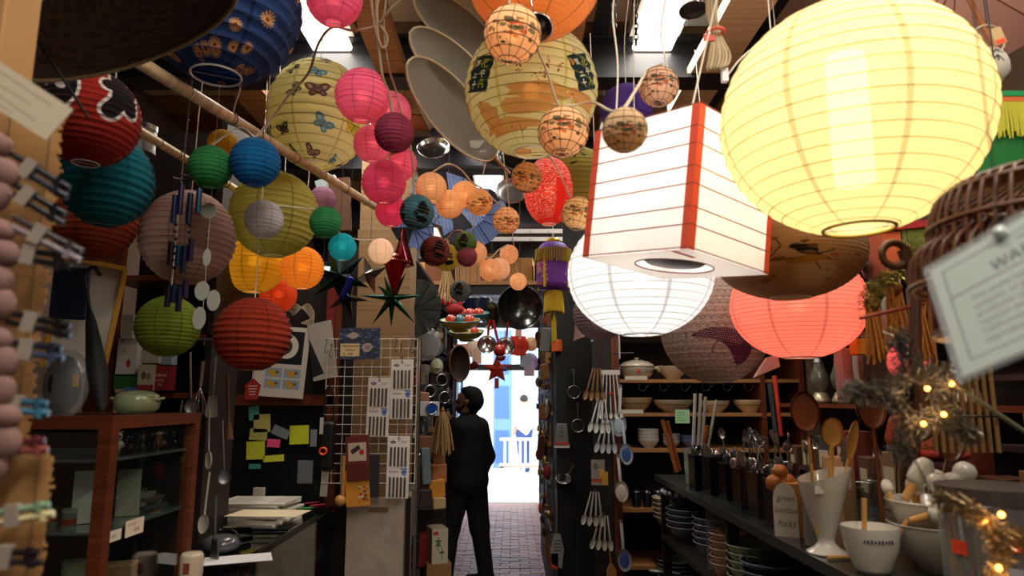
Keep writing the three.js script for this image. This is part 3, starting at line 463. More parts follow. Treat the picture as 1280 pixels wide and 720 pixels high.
// ---------------------------------------------------------------- shared shapes
const gBowl = (r, h, f = 0.45, th = 0.004, flare = 0) => gLathe([[0.0005, 0.006], [r * f * 0.8, 0.006], [r * f * 0.85, 0], [r * f, 0], [r * f * 1.02, 0.012], [r * (0.72 + flare * 0.1), h * 0.36], [r * 0.92, h * 0.7], [r * (1 + flare * 0.08), h], [r * (1 + flare * 0.08) - th, h], [r * 0.9 - th, h * 0.7], [r * 0.7 - th, h * 0.38], [r * f, 0.018], [0.0005, 0.014]], 36);
const gPlate = (r, h = 0.02) => gLathe([[0.0005, 0], [r * 0.6, 0], [r * 0.64, 0.004], [r, h], [r, h + 0.003], [r * 0.62, 0.008], [0.0005, 0.007]], 36);
const gCup = (r, h, th = 0.004) => gLathe([[0.0005, 0], [r * 0.8, 0], [r * 0.86, 0.006], [r, h], [r - th, h], [r * 0.84 - th, 0.01], [0.0005, 0.008]], 28);
// spoon standing on its handle's end, bowl on top, facing +z
function gSpoon(len, bw, bl, thick = 0.004, dish = 0.25) {
  const b = new THREE.SphereGeometry(1, 18, 10, 0, Math.PI * 2, 0, Math.PI / 2).rotateX(-Math.PI / 2).scale(bw / 2, bl / 2, bw * dish), i = b.clone(); i.scale(0.9, 0.94, 0.72); i.index.array.reverse(); i.attributes.normal.array.forEach((v, k, a) => { a[k] = -v; });
  return join([b.translate(0, len - bl / 2, 0), i.translate(0, len - bl / 2, 0.0005), gTube([[0, 0, 0], [0, len * 0.4, 0], [0, len - bl * 0.95, -bw * dish * 0.25]], thick, 10, 7).scale(1.25, 1, 0.8)]);
}
const gSpatula = (len, bw, bl) => { const s = new THREE.Shape(); s.moveTo(-bw * 0.3, 0); s.lineTo(-bw / 2, bl * 0.8); s.quadraticCurveTo(-bw / 2, bl, -bw * 0.3, bl); s.lineTo(bw * 0.3, bl); s.quadraticCurveTo(bw / 2, bl, bw / 2, bl * 0.8); s.lineTo(bw * 0.3, 0); return join([gExt(s, 0.003, 0.0008).translate(0, len - bl, -0.0015), gTube([[0, 0, 0], [0, len * 0.5, 0], [0, len - bl * 0.9, 0]], 0.0045, 6, 7)]); };
const gFork = (len) => { const l = [gTube([[0, 0, 0], [0, len * 0.6, 0.002], [0, len * 0.76, 0]], 0.0026, 8, 6).scale(1.6, 1, 0.7), gBox(0.02, 0.02, 0.002, 0, len * 0.78, 0)]; for (const x of [-0.0085, -0.003, 0.003, 0.0085]) l.push(gBar([x, len * 0.78, 0], [x, len, 0.003], 0.0013, 5)); return join(l); };
const gWhisk = (len, r) => { const l = [gCyl(0.007, 0.008, len * 0.45, 0, len * 0.22, 0, 10)]; for (let k = 0; k < 5; k++) l.push(gTube([[0, len * 0.44, 0], [r, len * 0.78, 0], [r * 0.6, len * 0.96, 0], [0, len, 0], [-r * 0.6, len * 0.96, 0], [-r, len * 0.78, 0], [0, len * 0.44, 0]], 0.0011, 22, 5).rotateY(k * Math.PI / 5)); return join(l); };
const gPan = (r, h, hl) => join([gLathe([[0.0005, 0], [r * 0.8, 0], [r, h], [r - 0.004, h], [r * 0.78, 0.005], [0.0005, 0.005]], 36), gRound(0.024, 0.01, hl, 0.004, 0, h * 0.9, r + hl / 2)]);
const gWok = (r) => { const p = []; for (let i = 0; i <= 10; i++) { const a = i / 10 * 1.15; p.push([Math.sin(a) * r / Math.sin(1.15) + 0.0004, (1 - Math.cos(a)) * r * 0.75]); } const q = p.slice().reverse().map(([x, y]) => [Math.max(0.0003, x - 0.004), y + 0.003]); return gLathe([...p, ...q], 40); };
const gStar = (R0, r0, th, n = 5) => {   // faceted star with a raised middle on both sides
  const pos = [], push = (...a) => a.forEach((q) => pos.push(...q)); const ring = [];
  for (let i = 0; i < n * 2; i++) { const a = i / (n * 2) * 6.2832 + Math.PI / 2, r = i % 2 ? r0 : R0; ring.push([Math.cos(a) * r, Math.sin(a) * r, 0]); }
  for (let i = 0; i < n * 2; i++) { const a = ring[i], b = ring[(i + 1) % (n * 2)]; push([0, 0, th], a, b); push([0, 0, -th], b, a); }
  const g = new THREE.BufferGeometry(); g.setAttribute('position', new THREE.Float32BufferAttribute(pos, 3)); g.computeVertexNormals(); return g;
};
// a box or card that fills the given outline at the given distance; t: thickness
function block(name, [x0, y0, x1, y1], d, t, mat, label, category, o = {}) {
  const p = dep((x0 + x1) / 2, (y0 + y1) / 2, d), u = mpp((x0 + x1) / 2, (y0 + y1) / 2, d), w = (x1 - x0) * u, h = (y1 - y0) * u;
  const g = o.round ? gRound(w, h, t, o.round) : Array.isArray(mat) ? gSheet(w, h, t) : gBox(w, h, t);
  const m = o.parent ? part(name, g, mat, o.parent, label) : part(name, g, mat, scene);
  if (!o.parent) tag(m, label, category, o.group);
  m.position.copy(o.parent ? p.sub(o.parent.position) : p); m.rotation.set(o.rx ?? 0, o.ry ?? 0, o.rz ?? 0);
  m.userData.size = undefined; delete m.userData.size;
  return m;
}
const sheetOf = (name, rect, d, t, edge, label, category, o = {}) => block(name, rect, d, o.t ?? 0.002, sheetMats(printed(t, o.rough ?? 0.75), std(edge, 0.8)), label, category, o);
// ---------------------------------------------------------------- bamboo mats with chopsticks beside the camera
{
  const BAM = tex('bamboo', 256, 256, (c, w, h) => { c.fillStyle = '#b98a54'; c.fillRect(0, 0, w, h); for (let i = 0; i < 400; i++) { c.fillStyle = rnd() < 0.5 ? '#8c5f34' : '#d6aa70'; c.globalAlpha = 0.3; c.fillRect(rnd() * w, rnd() * h, rr(10, 60), rr(1, 3)); } c.globalAlpha = 1; });
  const bm = printed(BAM, 0.6), thr = std('#6e5234', 0.9);
  const mat = (ytop, ybot, xr, d, turn, label) => {
    const a = dep(xr, ytop, d), b = dep(xr, ybot, d), h = a.y - b.y, w = 0.34, t = thing('bamboo_mat', label, 'mat', [a.x, b.y, a.z], R(turn), 'hanging bamboo mats');
    const n = Math.round(h / 0.0042), l = [];
    for (let k = 0; k < n; k++) l.push(gBox(w + rr(-0.006, 0.006), 0.0036, 0.003 + rr(0, 0.0012), -w / 2 + rr(-0.003, 0.003), (k + 0.5) * h / n, 0));
    part('splints', join(l), bm, t).userData.kind = 'stuff';
    for (const x of [0.012, 0.06, 0.11, 0.16]) part('thread', gBar([-x, 0, 0.004], [-x, h, 0.004], 0.0009, 5), thr, t);
    part('hanging_string', gBar([-0.1, h, 0], [-0.1, h + 0.35, 0], 0.0016), BLACK, t);
    return t;
  };
  mat(148, 566, 80, 0.86, 14, 'upper bamboo slat mat with dark chopsticks, hung beside the dark woven hat');
  mat(566, 760, 66, 0.84, 14, 'lower bamboo slat mat hanging under another one');
  // chopstick pairs tucked through the threads, and pink cloth pouches
  const sticks = (px, py, len, ang, c1, c2, label) => {
    const p = dep(px, py, 0.80), t = thing('chopstick_set', label, 'chopsticks', p, R(14), 'chopstick sets on the bamboo mats'); t.rotation.order = 'YXZ'; t.rotation.z = R(ang);
    for (const [s, c] of [[0, c1], [1, c2]]) { const m = part('chopstick', join([gCyl(0.0036, 0.0046, len, 0, 0, 0, 8).rotateZ(Math.PI / 2), gCyl(0.0049, 0.0049, 0.012, len * 0.32, 0, 0, 8).rotateZ(0)]).translate(0, s * -0.0105, 0), glossy(c, 0.25), t); m.position.x = s * 0.004; }
    part('paper_band', gBox(0.014, 0.024, 0.012, -len * 0.1, -0.005, 0), std('#9a8c80', 0.7), t);
  };
  sticks(47, 212, 0.085, -30, '#16181f', '#1d222c', 'dark blue black chopsticks topmost on the mat');
  sticks(44, 246, 0.08, -30, '#101114', '#14151a', 'plain black chopsticks second on the mat');
  sticks(60, 293, 0.085, -26, '#3c3436', '#8c8288', 'silvery grey chopsticks in glinting wrapping');
  sticks(46, 315, 0.07, -8, '#111114', '#17181c', 'black chopsticks below the silvery ones');
  sticks(48, 399, 0.07, -12, '#0e0e10', '#141416', 'short black chopsticks by the picture with yellow frame');
  sticks(42, 432, 0.06, -6, '#1c2030', '#3c4460', 'navy striped chopsticks above the blue grey pair');
  sticks(26, 502, 0.055, -6, '#2c5a70', '#3c7690', 'blue grey chopsticks in the lower part of the mat');
  sticks(22, 552, 0.055, 2, '#5a2428', '#8c4a44', 'dark red chopsticks near the foot of the mat');
  sticks(24, 637, 0.06, 8, '#7c9a7c', '#d8cc9c', 'pale green chopsticks on the lower mat');
  sticks(14, 690, 0.055, -4, '#1a1416', '#241c20', 'brown black chopsticks at the bottom of the lower mat');
  const cloth = std('#7e5e58', 0.95, 0, { sheen: 0.5, sheenColor: new THREE.Color('#b89890') });
  for (let k = 0; k < 13; k++) {
    const py = 168 + k * 35 + rr(-5, 5), p = dep(-34 + rr(-4, 3) - k * 0.9, py, 0.78), t = thing('cloth_pouch', 'soft pink cloth pouch in the row beside the bamboo mat', 'pouch', p, R(14), 'pink cloth pouches beside the mat');
    t.rotation.order = 'YXZ'; t.rotation.z = R(-24 + k * 2);
    part('bag', new THREE.CapsuleGeometry(0.0175, 0.07, 6, 14).rotateZ(Math.PI / 2).scale(rr(0.8, 1.15), rr(0.8, 1.25), 0.8), cloth, t);
    part('seam', gTube([[-0.03, 0.0165, 0.004], [0.01, 0.0172, 0.005], [0.045, 0.008, 0.005]], 0.0012, 8, 5), std('#a07870', 0.95), t);
  }
  // cardboard carton with strings and a handwritten price card
  const p = dep(-42, 60, 0.9), c = thing('cardboard_carton', 'tan cardboard carton tied with string above the bamboo mat', 'carton', [p.x - 0.06, p.y - 0.12, p.z - 0.05], R(12));
  part('box', gRound(0.17, 0.3, 0.1, 0.004, 0, 0.15, 0), std('#a67c4a', 0.85), c);
  for (const x of [-0.02, 0.03]) part('string', gTube([[x, 0.3, 0.052], [x + 0.01, 0.16, 0.055], [x - 0.01, 0.02, 0.053]], 0.0025, 10, 5), std('#4a3440', 0.8), c);
  part('strap', gBar([-0.085, 0.16, 0.054], [0.085, 0.06, 0.054], 0.003), BLACK, c);
  const note = tex('pricecard', 256, 160, (x, w, h) => { x.fillStyle = '#cfc0a8'; x.fillRect(0, 0, w, h); pen(x, [[.1, .1, .9, .12], [.08, .3, .7, .3], [.1, .45, .86, .5], [.2, .6, .6, .6]], 10, 10, 220, 4, '#8c8068'); });
  const card = solo('price_card', gSheet(0.12, 0.05, 0.002), sheetMats(printed(note, 0.8), std('#c0b296', 0.8)), 'beige handwritten card between the carton and the bamboo mat', 'card', dep(22, 122, 0.79), R(10)); card.rotation.order = 'YXZ'; card.rotation.z = R(-32);
}
{ // woven hat seen from below
  const p = dep(150, 34, 1.3), t = thing('woven_hat', 'wide dark brown woven hat with pale rim hanging above the red lantern', 'hat', [p.x, p.y, p.z]);
  const WV = tex('weave', 256, 256, (c, w, h) => { c.fillStyle = '#30241a'; c.fillRect(0, 0, w, h); for (let y = 0; y < 64; y++) for (let x = 0; x < 64; x++) { c.fillStyle = ['#3c2e20', '#281c14', '#463624'][(x + y * 2 + (rnd() < 0.3)) % 3]; c.fillRect(x * 4, y * 4, 3.4, 3.4); } });
  part('crown', gLathe([[0.25, 0], [0.22, 0.03], [0.14, 0.08], [0.001, 0.13], [0.0008, 0.127], [0.138, 0.076], [0.217, 0.027], [0.245, 0]], 40), printed(WV, 0.85), t);
  part('rim', gTor(0.25, 0.006, 0, 0, 0, true, 48), std('#8c7a58', 0.7), t);
  part('chin_cord', gTube([[-0.12, 0.03, 0.1], [-0.1, -0.05, 0.12], [-0.1, -0.16, 0.1]], 0.003, 12, 5), BLACK, t);
  part('hanging_cord', gBar([0, 0.13, 0], [0, 3.3 - p.y, 0], 0.002), BLACK, t);
  t.rotation.set(R(20), 0, R(24));
}
{ // bamboo poles under the ceiling
  const pole = (a, b, r, label) => {
    const t = thing('bamboo_pole', label, 'pole', a), dir = b.clone().sub(a), len = dir.length(), m = printed(T_PALE, 0.45);
    t.quaternion.setFromUnitVectors(V(0, 1, 0), dir.clone().normalize());
    part('cane', gCyl(r * 0.85, r, len, 0, len / 2, 0, 14), m, t);
    for (let k = 1; k < 8; k++) part('node_ring', gTor(r * 0.99, 0.0022, 0, len * k / 8 + 0.02, 0, true, 16), std('#9a8250', 0.6), t);
    for (const f of [0.27, 0.36]) part('tie_wire', gTor(r + 0.001, 0.0018, 0, len * f, 0, true, 14), BLACK, t);
  };
  pole(dep(165, 72, 1.85), dep(478, 264, 3.5), 0.021, 'long pale bamboo pole slanting under the lanterns');
  pole(dep(168, 160, 2.3), dep(330, 258, 3.2), 0.017, 'shorter bamboo pole below the long slanting one');
}
{ // wind chime of dark glittering tubes
  const p = dep(228, 222, 2.15), u = mpp(228, 300, 2.15), t = thing('wind_chime', 'wind chime of dark glittering blue and violet tubes on threads', 'wind chime', p);
  part('top_ring', gTor(12 * u, 1.6 * u, 0, 0, 0), BLACK, t);
  part('hanging_thread', gBar([0, 0, 0], [0.02, 3.3 - p.y, 0], 0.0012), BLACK, t);
  const cols = ['#182a50', '#281836', '#10162c', '#1c4058', '#1c1220'];
  for (const [x, y, l, k] of [[-9, 22, 36, 0], [0, 8, 40, 1], [14, 22, 40, 2], [22, 14, 32, 3], [-6, 84, 30, 4], [2, 88, 26, 3], [12, 90, 34, 2], [18, 80, 28, 1], [-5, 140, 26, 4], [10, 142, 30, 2], [-1, 138, 22, 0], [15, 132, 22, 1]]) {
    const g = part('chime_tube', gCyl(3.6 * u, 3.6 * u, l * u, x * u, -(y + l / 2) * u, ((k * 7) % 5 - 2) * 2 * u, 10), std(cols[k], 0.3, 0.5), t);
    part('thread', gBar([x * u, -y * u, ((k * 7) % 5 - 2) * 2 * u], [x * u * 0.6, -Math.max(0, y - 55) * u, 0], 0.0008, 4), BLACK, t);
  }
  for (let k = 0; k < 14; k++) part('bead', gSph(2.2 * u, (k % 2 ? 14 : -2) * u, -(62 + (k >> 1) * 9) * u, rr(-4, 4) * u, 8, 6), std('#2a1c38', 0.2, 0.4), t);
}
{ // shell mobile: pale capiz discs
  const p = dep(264, 250, 2.3), u = mpp(264, 300, 2.3), t = thing('shell_mobile', 'string of pale oval shell discs beside the wind chime', 'mobile', p), m = std('#c9ccc0', 0.35, 0, { transmission: 0.3, thickness: 0 });
  part('thread', gBar([0, 3.3 - p.y, 0], [0, -150 * u, 0], 0.001, 5), WHITECORD, t);
  for (const [x, y, a, b] of [[-2, 14, 10, 10], [0, 74, 5, 11], [-3, 116, 9, 12], [-4, 150, 8, 14], [12, 128, 8, 13]]) part('shell_disc', gCyl(1, 1, 0.003, 0, 0, 0, 22).rotateX(Math.PI / 2).scale(a * u, b * u, 1).translate(x * u, -y * u, 0), m, t);
}
// ---------------------------------------------------------------- glass display case
const LAB = (key, lines, bg, fg, o = {}) => tex(key, o.w ?? 256, o.h ?? 128, (c, w, h) => { c.fillStyle = bg; c.fillRect(0, 0, w, h); if (o.extra) o.extra(c, w, h); c.fillStyle = fg; lines.forEach(([s, x, y, size, font]) => { c.font = `${font ?? ''} ${size}px sans-serif`; c.fillText(s, x, y); }); });
{
  const X1 = -1.25, X0 = -2.3, Z1 = -2.17, Z0 = -2.78, H = 1.6, t = thing('display_case', 'dark wooden display case with glass sides and glass shelves', 'cabinet', [(X0 + X1) / 2, 0, (Z0 + Z1) / 2]);
  const w = X1 - X0, d = Z1 - Z0, post = (x, z) => part('post', gBox(0.042, H - 0.04, 0.042, x, (H - 0.04) / 2, z), REDWOOD, t);
  for (const x of [-w / 2 + 0.021, w / 2 - 0.021]) for (const z of [-d / 2 + 0.021, d / 2 - 0.021]) post(x, z);
  part('top_frame', join([gBox(w, 0.04, 0.05, 0, H - 0.02, d / 2 - 0.025), gBox(w, 0.04, 0.05, 0, H - 0.02, -d / 2 + 0.025), gBox(0.05, 0.04, d - 0.1, w / 2 - 0.025, H - 0.02, 0), gBox(0.05, 0.04, d - 0.1, -w / 2 + 0.025, H - 0.02, 0)]), REDWOOD, t);
  part('top_glass', gBox(w - 0.09, 0.006, d - 0.09, 0, H - 0.012, 0), clear, t);
  part('side_glass', gBox(0.004, H - 0.2, d - 0.08, w / 2 - 0.018, H / 2 + 0.05, 0), clear, t);
  part('front_glass', gBox(w - 0.08, H - 0.2, 0.004, 0, H / 2 + 0.05, d / 2 - 0.018), clear, t);
  part('back_board', gBox(w - 0.04, H - 0.06, 0.01, 0, H / 2, -d / 2 + 0.01), DARKWOOD, t);
  part('base', gBox(w, 0.12, d, 0, 0.06, 0), DARKWOOD, t);
  for (const y of [1.46, 1.24, 0.95, 0.6]) part('glass_shelf', gBox(w - 0.05, 0.008, d - 0.06, 0, y, 0), std('#a8bcb4', 0.08, 0, { transmission: 0.75, thickness: 0 }), t);
  // contents
  const g = 'figures in the glass case';
  for (const [x, z, s] of [[-1.42, -2.5, 1], [-1.36, -2.68, 0.9], [-1.5, -2.62, 1.1]]) {
    const q = thing('panda_figure', 'small white and black panda figure on the upper glass shelf', 'figurine', [x, 1.464, z], R(30), g); const wht = glossy('#dedad2', 0.3), bl = glossy('#151515', 0.3);
    part('body', gSph(0.026 * s, 0, 0.024 * s, 0).scale(1, 0.95, 1.1), wht, q); part('head', gSph(0.018 * s, 0, 0.055 * s, 0.012), wht, q);
    for (const e of [-1, 1]) { part('ear', gSph(0.007 * s, e * 0.014 * s, 0.071 * s, 0.008, 10, 8), bl, q); part('paw', gSph(0.009 * s, e * 0.022 * s, 0.012 * s, 0.02, 10, 8), bl, q); part('eye_patch', gSph(0.0045 * s, e * 0.008 * s, 0.058 * s, 0.027, 8, 6), bl, q); }
  }
  for (let k = 0; k < 7; k++) { const q = thing('spice_jar', 'small glass jar with dark lid and red label in the display case', 'jar', [-2.02 + k * 0.1, 1.244, -2.27 - (k % 2) * 0.06], 0, 'little jars in the glass case'); part('glass', gCyl(0.022, 0.022, 0.05, 0, 0.025, 0), std('#8fa08c', 0.1, 0, { transmission: 0.5, thickness: 0 }), q); part('lid', gCyl(0.023, 0.023, 0.012, 0, 0.056, 0), glossy(k % 2 ? '#1d2b1d' : '#888c84', 0.3), q); part('label_band', gCyl(0.0225, 0.0225, 0.02, 0, 0.022, 0), std('#8c2a1c', 0.6), q); }
  for (const [i, x] of [-1.98, -1.78, -1.62].entries()) solo('red_packet', gRound(0.13, 0.05, 0.07, 0.006), glossy('#9c2c1c', 0.4), 'small red packet on the upper glass shelf of the case', 'packet', [x, 1.49, -2.3], R(10 * i), 'red packets in the glass case');
  for (const [x, z, h, c, l] of [[-1.42, -2.35, 0.17, '#b4b4b0', 'white folded card standing in the display case'], [-1.36, -2.5, 0.16, '#8c8a7c', 'greyish card standing beside the white one in the case'], [-1.95, -2.5, 0.15, '#7c7e74', 'tall pale board leaning in the display case']]) { const m = solo('standing_card', gBox(0.075, h, 0.003, 0, h / 2, 0), std(c, 0.8), l, 'card', [x, 1.246, z], R(34)); m.rotation.order = 'YXZ'; m.rotation.x = R(-10); }
  for (let k = 0; k < 5; k++) { const m = solo('flat_package', gBox(0.2 - k * 0.012, 0.012, 0.12), std(['#6c5c4c', '#3c3c40', '#8c8478', '#54443c', '#7c766c'][k], 0.6), 'flat package piled on the middle glass shelf', 'package', [-1.42 + (k % 2) * 0.02, 1.252 + k * 0.0125, -2.62], R(k * 9 - 20), 'flat packages in the glass case'); }
  for (let k = 0; k < 10; k++) { const q = thing('cat_figure', 'tiny dark beckoning figure with white glints in the glass case', 'figurine', [-1.33 - (k % 2) * 0.1, [1.246, 1.464][k % 2 ? 0 : 1], -2.4 - (k >> 1) * 0.08 - 0.02], R(60), g); part('body', gLathe([[0.0005, 0], [0.014, 0], [0.017, 0.02], [0.01, 0.04], [0.0005, 0.044]], 12), BLACKGLOSS, q); part('head', gSph(0.0105, 0, 0.05, 0, 12, 8), glossy('#2c2a2a', 0.15), q); part('ears', join([gCyl(0.0001, 0.004, 0.008, -0.006, 0.061, 0, 6), gCyl(0.0001, 0.004, 0.008, 0.006, 0.061, 0, 6)]), glossy('#d8d4cc', 0.2), q); }
  const price = LAB('priceA', [['hair pins', 16, 54, 40, 'italic'], ['', 0, 0, 10]], '#e4d8c0', '#6c5a48', { h: 80 }), priceB = LAB('priceB', [['in hand', 20, 46, 34, 'italic'], ['$10', 120, 100, 44, 'bold']], '#ecdcc8', '#a8342c', {});
  const c1 = solo('shelf_label', gSheet(0.09, 0.034, 0.002), sheetMats(printed(price), std('#d8ccb4')), 'cream handwritten strip label on the case shelf edge', 'label', [-1.262, 1.225, -2.25], R(90)); const c2 = solo('shelf_label', gSheet(0.11, 0.052, 0.002), sheetMats(printed(priceB), std('#d8ccb4')), 'cream shelf label with red writing on the case', 'label', [-1.26, 1.232, -2.37], R(90));
  solo('paper_box', gRound(0.11, 0.12, 0.1, 0.004, 0, 0.06, 0), std('#a8835c', 0.8), 'brown cardboard box on the lower case shelf', 'box', [-1.4, 0.956, -2.55], R(20));
  solo('green_tissue', new THREE.IcosahedronGeometry(0.05, 2).scale(1.3, 0.5, 1).translate(0, 0.024, 0), std('#3c7a34', 0.9), 'crumpled green tissue on the lower case shelf', 'tissue', [-1.4, 0.956, -2.36]);
  for (const [x, z, r] of [[-1.5, -2.46, 0.04], [-1.62, -2.34, 0.045]]) solo('rolled_towel', gCyl(r, r, 0.22, 0, r, 0, 20).rotateX(0), std('#b8b4a6', 0.9), 'pale rolled towel lying on the lower case shelf', 'towel', [x, 0.955, z], 0, 'rolled towels in the case');
  // celadon pot and tray on top
  const pot = thing('celadon_pot', 'pale green ceramic pot with side handles on the display case', 'pot', [-1.37, H, -2.52]); pot.scale.setScalar(0.85); const cel = glossy('#9aa67c', 0.3);
  part('body', gLathe([[0.0005, 0.004], [0.06, 0], [0.085, 0.02], [0.092, 0.05], [0.084, 0.078], [0.078, 0.084], [0.074, 0.08], [0.08, 0.05], [0.0005, 0.012]], 36), cel, pot); part('lid', gLathe([[0.078, 0.084], [0.06, 0.094], [0.02, 0.099], [0.0005, 0.1]], 30), cel, pot);
  for (const s of [-1, 1]) part('handle', gTube([[s * 0.088, 0.06, 0.02], [s * 0.112, 0.066, 0], [s * 0.088, 0.06, -0.02]], 0.007, 12, 8), cel, pot);
  const tr = thing('wooden_tray', 'small grey tray standing open on the display case', 'tray', [-1.68, H, -2.3], R(20)); part('bottom', gBox(0.12, 0.008, 0.1, 0, 0.004, 0), std('#8c8478', 0.7), tr); for (const [a, b, x, z] of [[0.12, 0.006, 0, 0.05], [0.12, 0.006, 0, -0.05], [0.006, 0.1, 0.06, 0], [0.006, 0.1, -0.06, 0]]) part('side', gBox(a, 0.05, b, x, 0.025, z), std('#9c9488', 0.7), tr);
}
// ---------------------------------------------------------------- wall shelf with packets behind the display case
{
  const t = thing('wall_shelf', 'reddish brown open shelf unit with packets behind the display case', 'shelf', [-1.78, 0, -3.15]);
  const P0 = (px, d) => (px - 640) / FOCAL * d * 1.0 + 1.78;
  part('upright', gBox(0.12, 3.0, 0.03, -0.05, 1.5, 0.1), REDWOOD, t); part('upright', gBox(0.03, 3.0, 0.3, 0.42, 1.5, -0.05), DARKWOOD, t);
  for (const y of [1.67, 1.93, 2.2, 2.5]) part('shelf_board', gBox(0.5, 0.022, 0.26, 0.18, y, -0.03), REDWOOD, t);
  part('back_board', gBox(0.5, 3.0, 0.012, 0.18, 1.5, -0.17), DARKWOOD, t);
  const D = 3.05;
  const pk1 = tex('packet1', 128, 256, (c, w, h) => { c.fillStyle = '#d4d2cc'; c.fillRect(0, 0, w, h); c.fillStyle = '#b4b0a8'; c.fillRect(0, 0, w, 40); pen(c, GLYPH.matsu, 20, 60, 50, 3, '#8c8c88'); c.fillStyle = '#a83a2c'; c.beginPath(); c.ellipse(80, 170, 14, 30, 0, 0, 7); c.fill(); pen(c, GLYPH.naka, 18, 6, 26, 3, '#555555'); });
  const pk2 = LAB('packet2', [['Delicious', 16, 110, 44, 'bold'], ['everyday', 24, 160, 36], ['tea', 80, 205, 36]], '#8c1f28', '#e0b8a8', { h: 256 });
  const pk3 = tex('packet3', 256, 256, (c, w, h) => { c.fillStyle = '#c4bca8'; c.fillRect(0, 0, w, h); c.fillStyle = '#9c2430'; c.fillRect(0, 200, w, 56); c.fillStyle = '#5c5a50'; c.beginPath(); c.arc(90, 110, 40, 0, 7); c.fill(); c.fillStyle = '#8c7c5c'; c.beginPath(); c.arc(170, 120, 34, 0, 7); c.fill(); });
  const shelfY = 1.681; let n = 0;
  for (const [rect, m, label] of [[[150, 424, 174, 470], sheetMats(printed(pk1), std('#c8c6c0')), 'tall white foil packet with a red mark on the wall shelf'], [[195, 458, 216, 488], sheetMats(printed(pk2), std('#7c1a22')), 'dark red tea box with pale lettering on the wall shelf'], [[176, 456, 196, 488], sheetMats(printed(pk3), std('#a89c88')), 'cream and red box with round pictures on the wall shelf'], [[146, 468, 174, 486], std('#2c6a34', 0.5), 'green packet below the white foil packet'], [[158, 484, 174, 496], std('#4c86b8', 0.5), 'small blue and white packet by the celadon pot'], [[180, 438, 202, 454], std('#c4bfae', 0.6), 'small cream carton above the red tea box'], [[203, 444, 218, 456], std('#8ea6b4', 0.6), 'pale blue carton above the red tea box'], [[156, 394, 170, 424], std('#a8aca4', 0.4), 'silver lidded box beside the lime lantern']])
    block('packet', rect, D - 0.03 - (n++ % 3) * 0.012, 0.05, m, label, 'packet');
  const f = thing('framed_poster', 'white poster in a bright yellow frame leaning on the shelf upright', 'poster', dep(106, 395, 2.6), R(42)); part('board', gBox(0.2, 0.42, 0.01), std('#d0ccc0', 0.8), f); for (const s of [-1, 1]) part('frame_bar', gBox(0.018, 0.42, 0.02, s * 0.1, 0, 0.006), std('#d8a02c', 0.6), f); part('frame_bar', gBox(0.2, 0.018, 0.02, 0, 0.21, 0.006), std('#d8a02c', 0.6), f); f.rotation.order = 'YXZ'; f.rotation.z = R(-6);
  solo('blue_cloth', gRound(0.12, 0.2, 0.03, 0.012), std('#1c2848', 0.9), 'navy blue folded cloth hanging by the yellow framed poster', 'cloth', dep(88, 366, 2.5), R(20));
  const um = thing('folded_parasol', 'folded black parasol with hooked handle leaning over the case', 'parasol', dep(128, 516, 2.3)); um.rotation.set(R(-8), 0, R(17));
  part('canopy', gLathe([[0.0005, 0], [0.016, 0.02], [0.034, 0.15], [0.018, 0.32], [0.006, 0.38]], 14), std('#16171a', 0.7), um); part('shaft', gBar([0, 0.36, 0], [0, 0.46, 0], 0.006), BLACK, um); part('handle', gTube([[0, 0.44, 0], [0, 0.5, 0], [0.03, 0.53, 0], [0.05, 0.49, 0]], 0.007, 12, 6), BLACK, um);
  const bag = thing('plastic_bag', 'clear plastic bag with a dark and yellow item on the display case', 'bag', dep(78, 510, 2.3)); part('film', gSph(0.09, 0, 0.06, 0).scale(0.9, 1.3, 0.5), plastic, bag); part('dark_item', gSph(0.075, -0.01, 0.06, 0).scale(0.8, 1.3, 0.6), BLACK, bag); part('yellow_tag', gBox(0.03, 0.04, 0.01, 0.04, 0.09, 0.02), std('#d09a2c', 0.6), bag);
  // steel can on a beam
  const can = thing('metal_tin', 'round metal tin with ridged lid above the teal lantern', 'tin', dep(176, 172, 2.5)); part('body', gCyl(0.055, 0.055, 0.09, 0, -0.02, 0), DULLSTEEL, can); part('lid', gCyl(0.058, 0.058, 0.02, 0, 0.035, 0), STEEL, can);
  // utensils hanging between the shelf and the counter
  const u = [['spatula', gSpatula(0.26, 0.05, 0.09), DULLSTEEL, 'grey turner'], ['ladle', gSpoon(0.27, 0.06, 0.07), DULLSTEEL, 'steel ladle'], ['brush', join([gCyl(0.006, 0.007, 0.2, 0, 0.1, 0), gCyl(0.018, 0.011, 0.07, 0, 0.235, 0)]), std('#6b4a2c', 0.6), 'brown brush'], ['whisk', gWhisk(0.24, 0.03), STEEL, 'wire whisk'], ['spoon', gSpoon(0.25, 0.05, 0.08), std('#c9c4b4', 0.4), 'white serving spoon']];
  const spots = [[228, 500], [238, 440], [246, 520], [254, 452], [262, 512], [270, 446], [278, 525], [284, 470], [232, 565], [262, 590], [270, 620]];
  spots.forEach(([x, y], i) => { const [n0, g, m, l] = u[i % 5], q = solo('hanging_' + n0, g, m, l + ' hanging in the dark nook between the case and the counter', n0, dep(x, y, 2.93 + (i % 3) * 0.025), R(rr(-40, 40)), 'utensils in the dark nook'); q.rotation.order = 'YXZ'; q.rotation.z = Math.PI + R(rr(-6, 6)); });
  const rail = thing('utensil_rail', 'dark metal rail with hooks in the nook behind the case', 'rail', dep(256, 430, 2.97)); part('bar', gBar([-0.2, 0.02, 0], [0.14, 0.02, 0], 0.006), DULLSTEEL, rail); for (let k = 0; k < 8; k++) part('hook', gTube([[-0.18 + k * 0.045, 0.02, 0], [-0.18 + k * 0.045, 0, 0.008], [-0.18 + k * 0.045, -0.012, 0.002]], 0.0016, 8, 5), DULLSTEEL, rail);
}
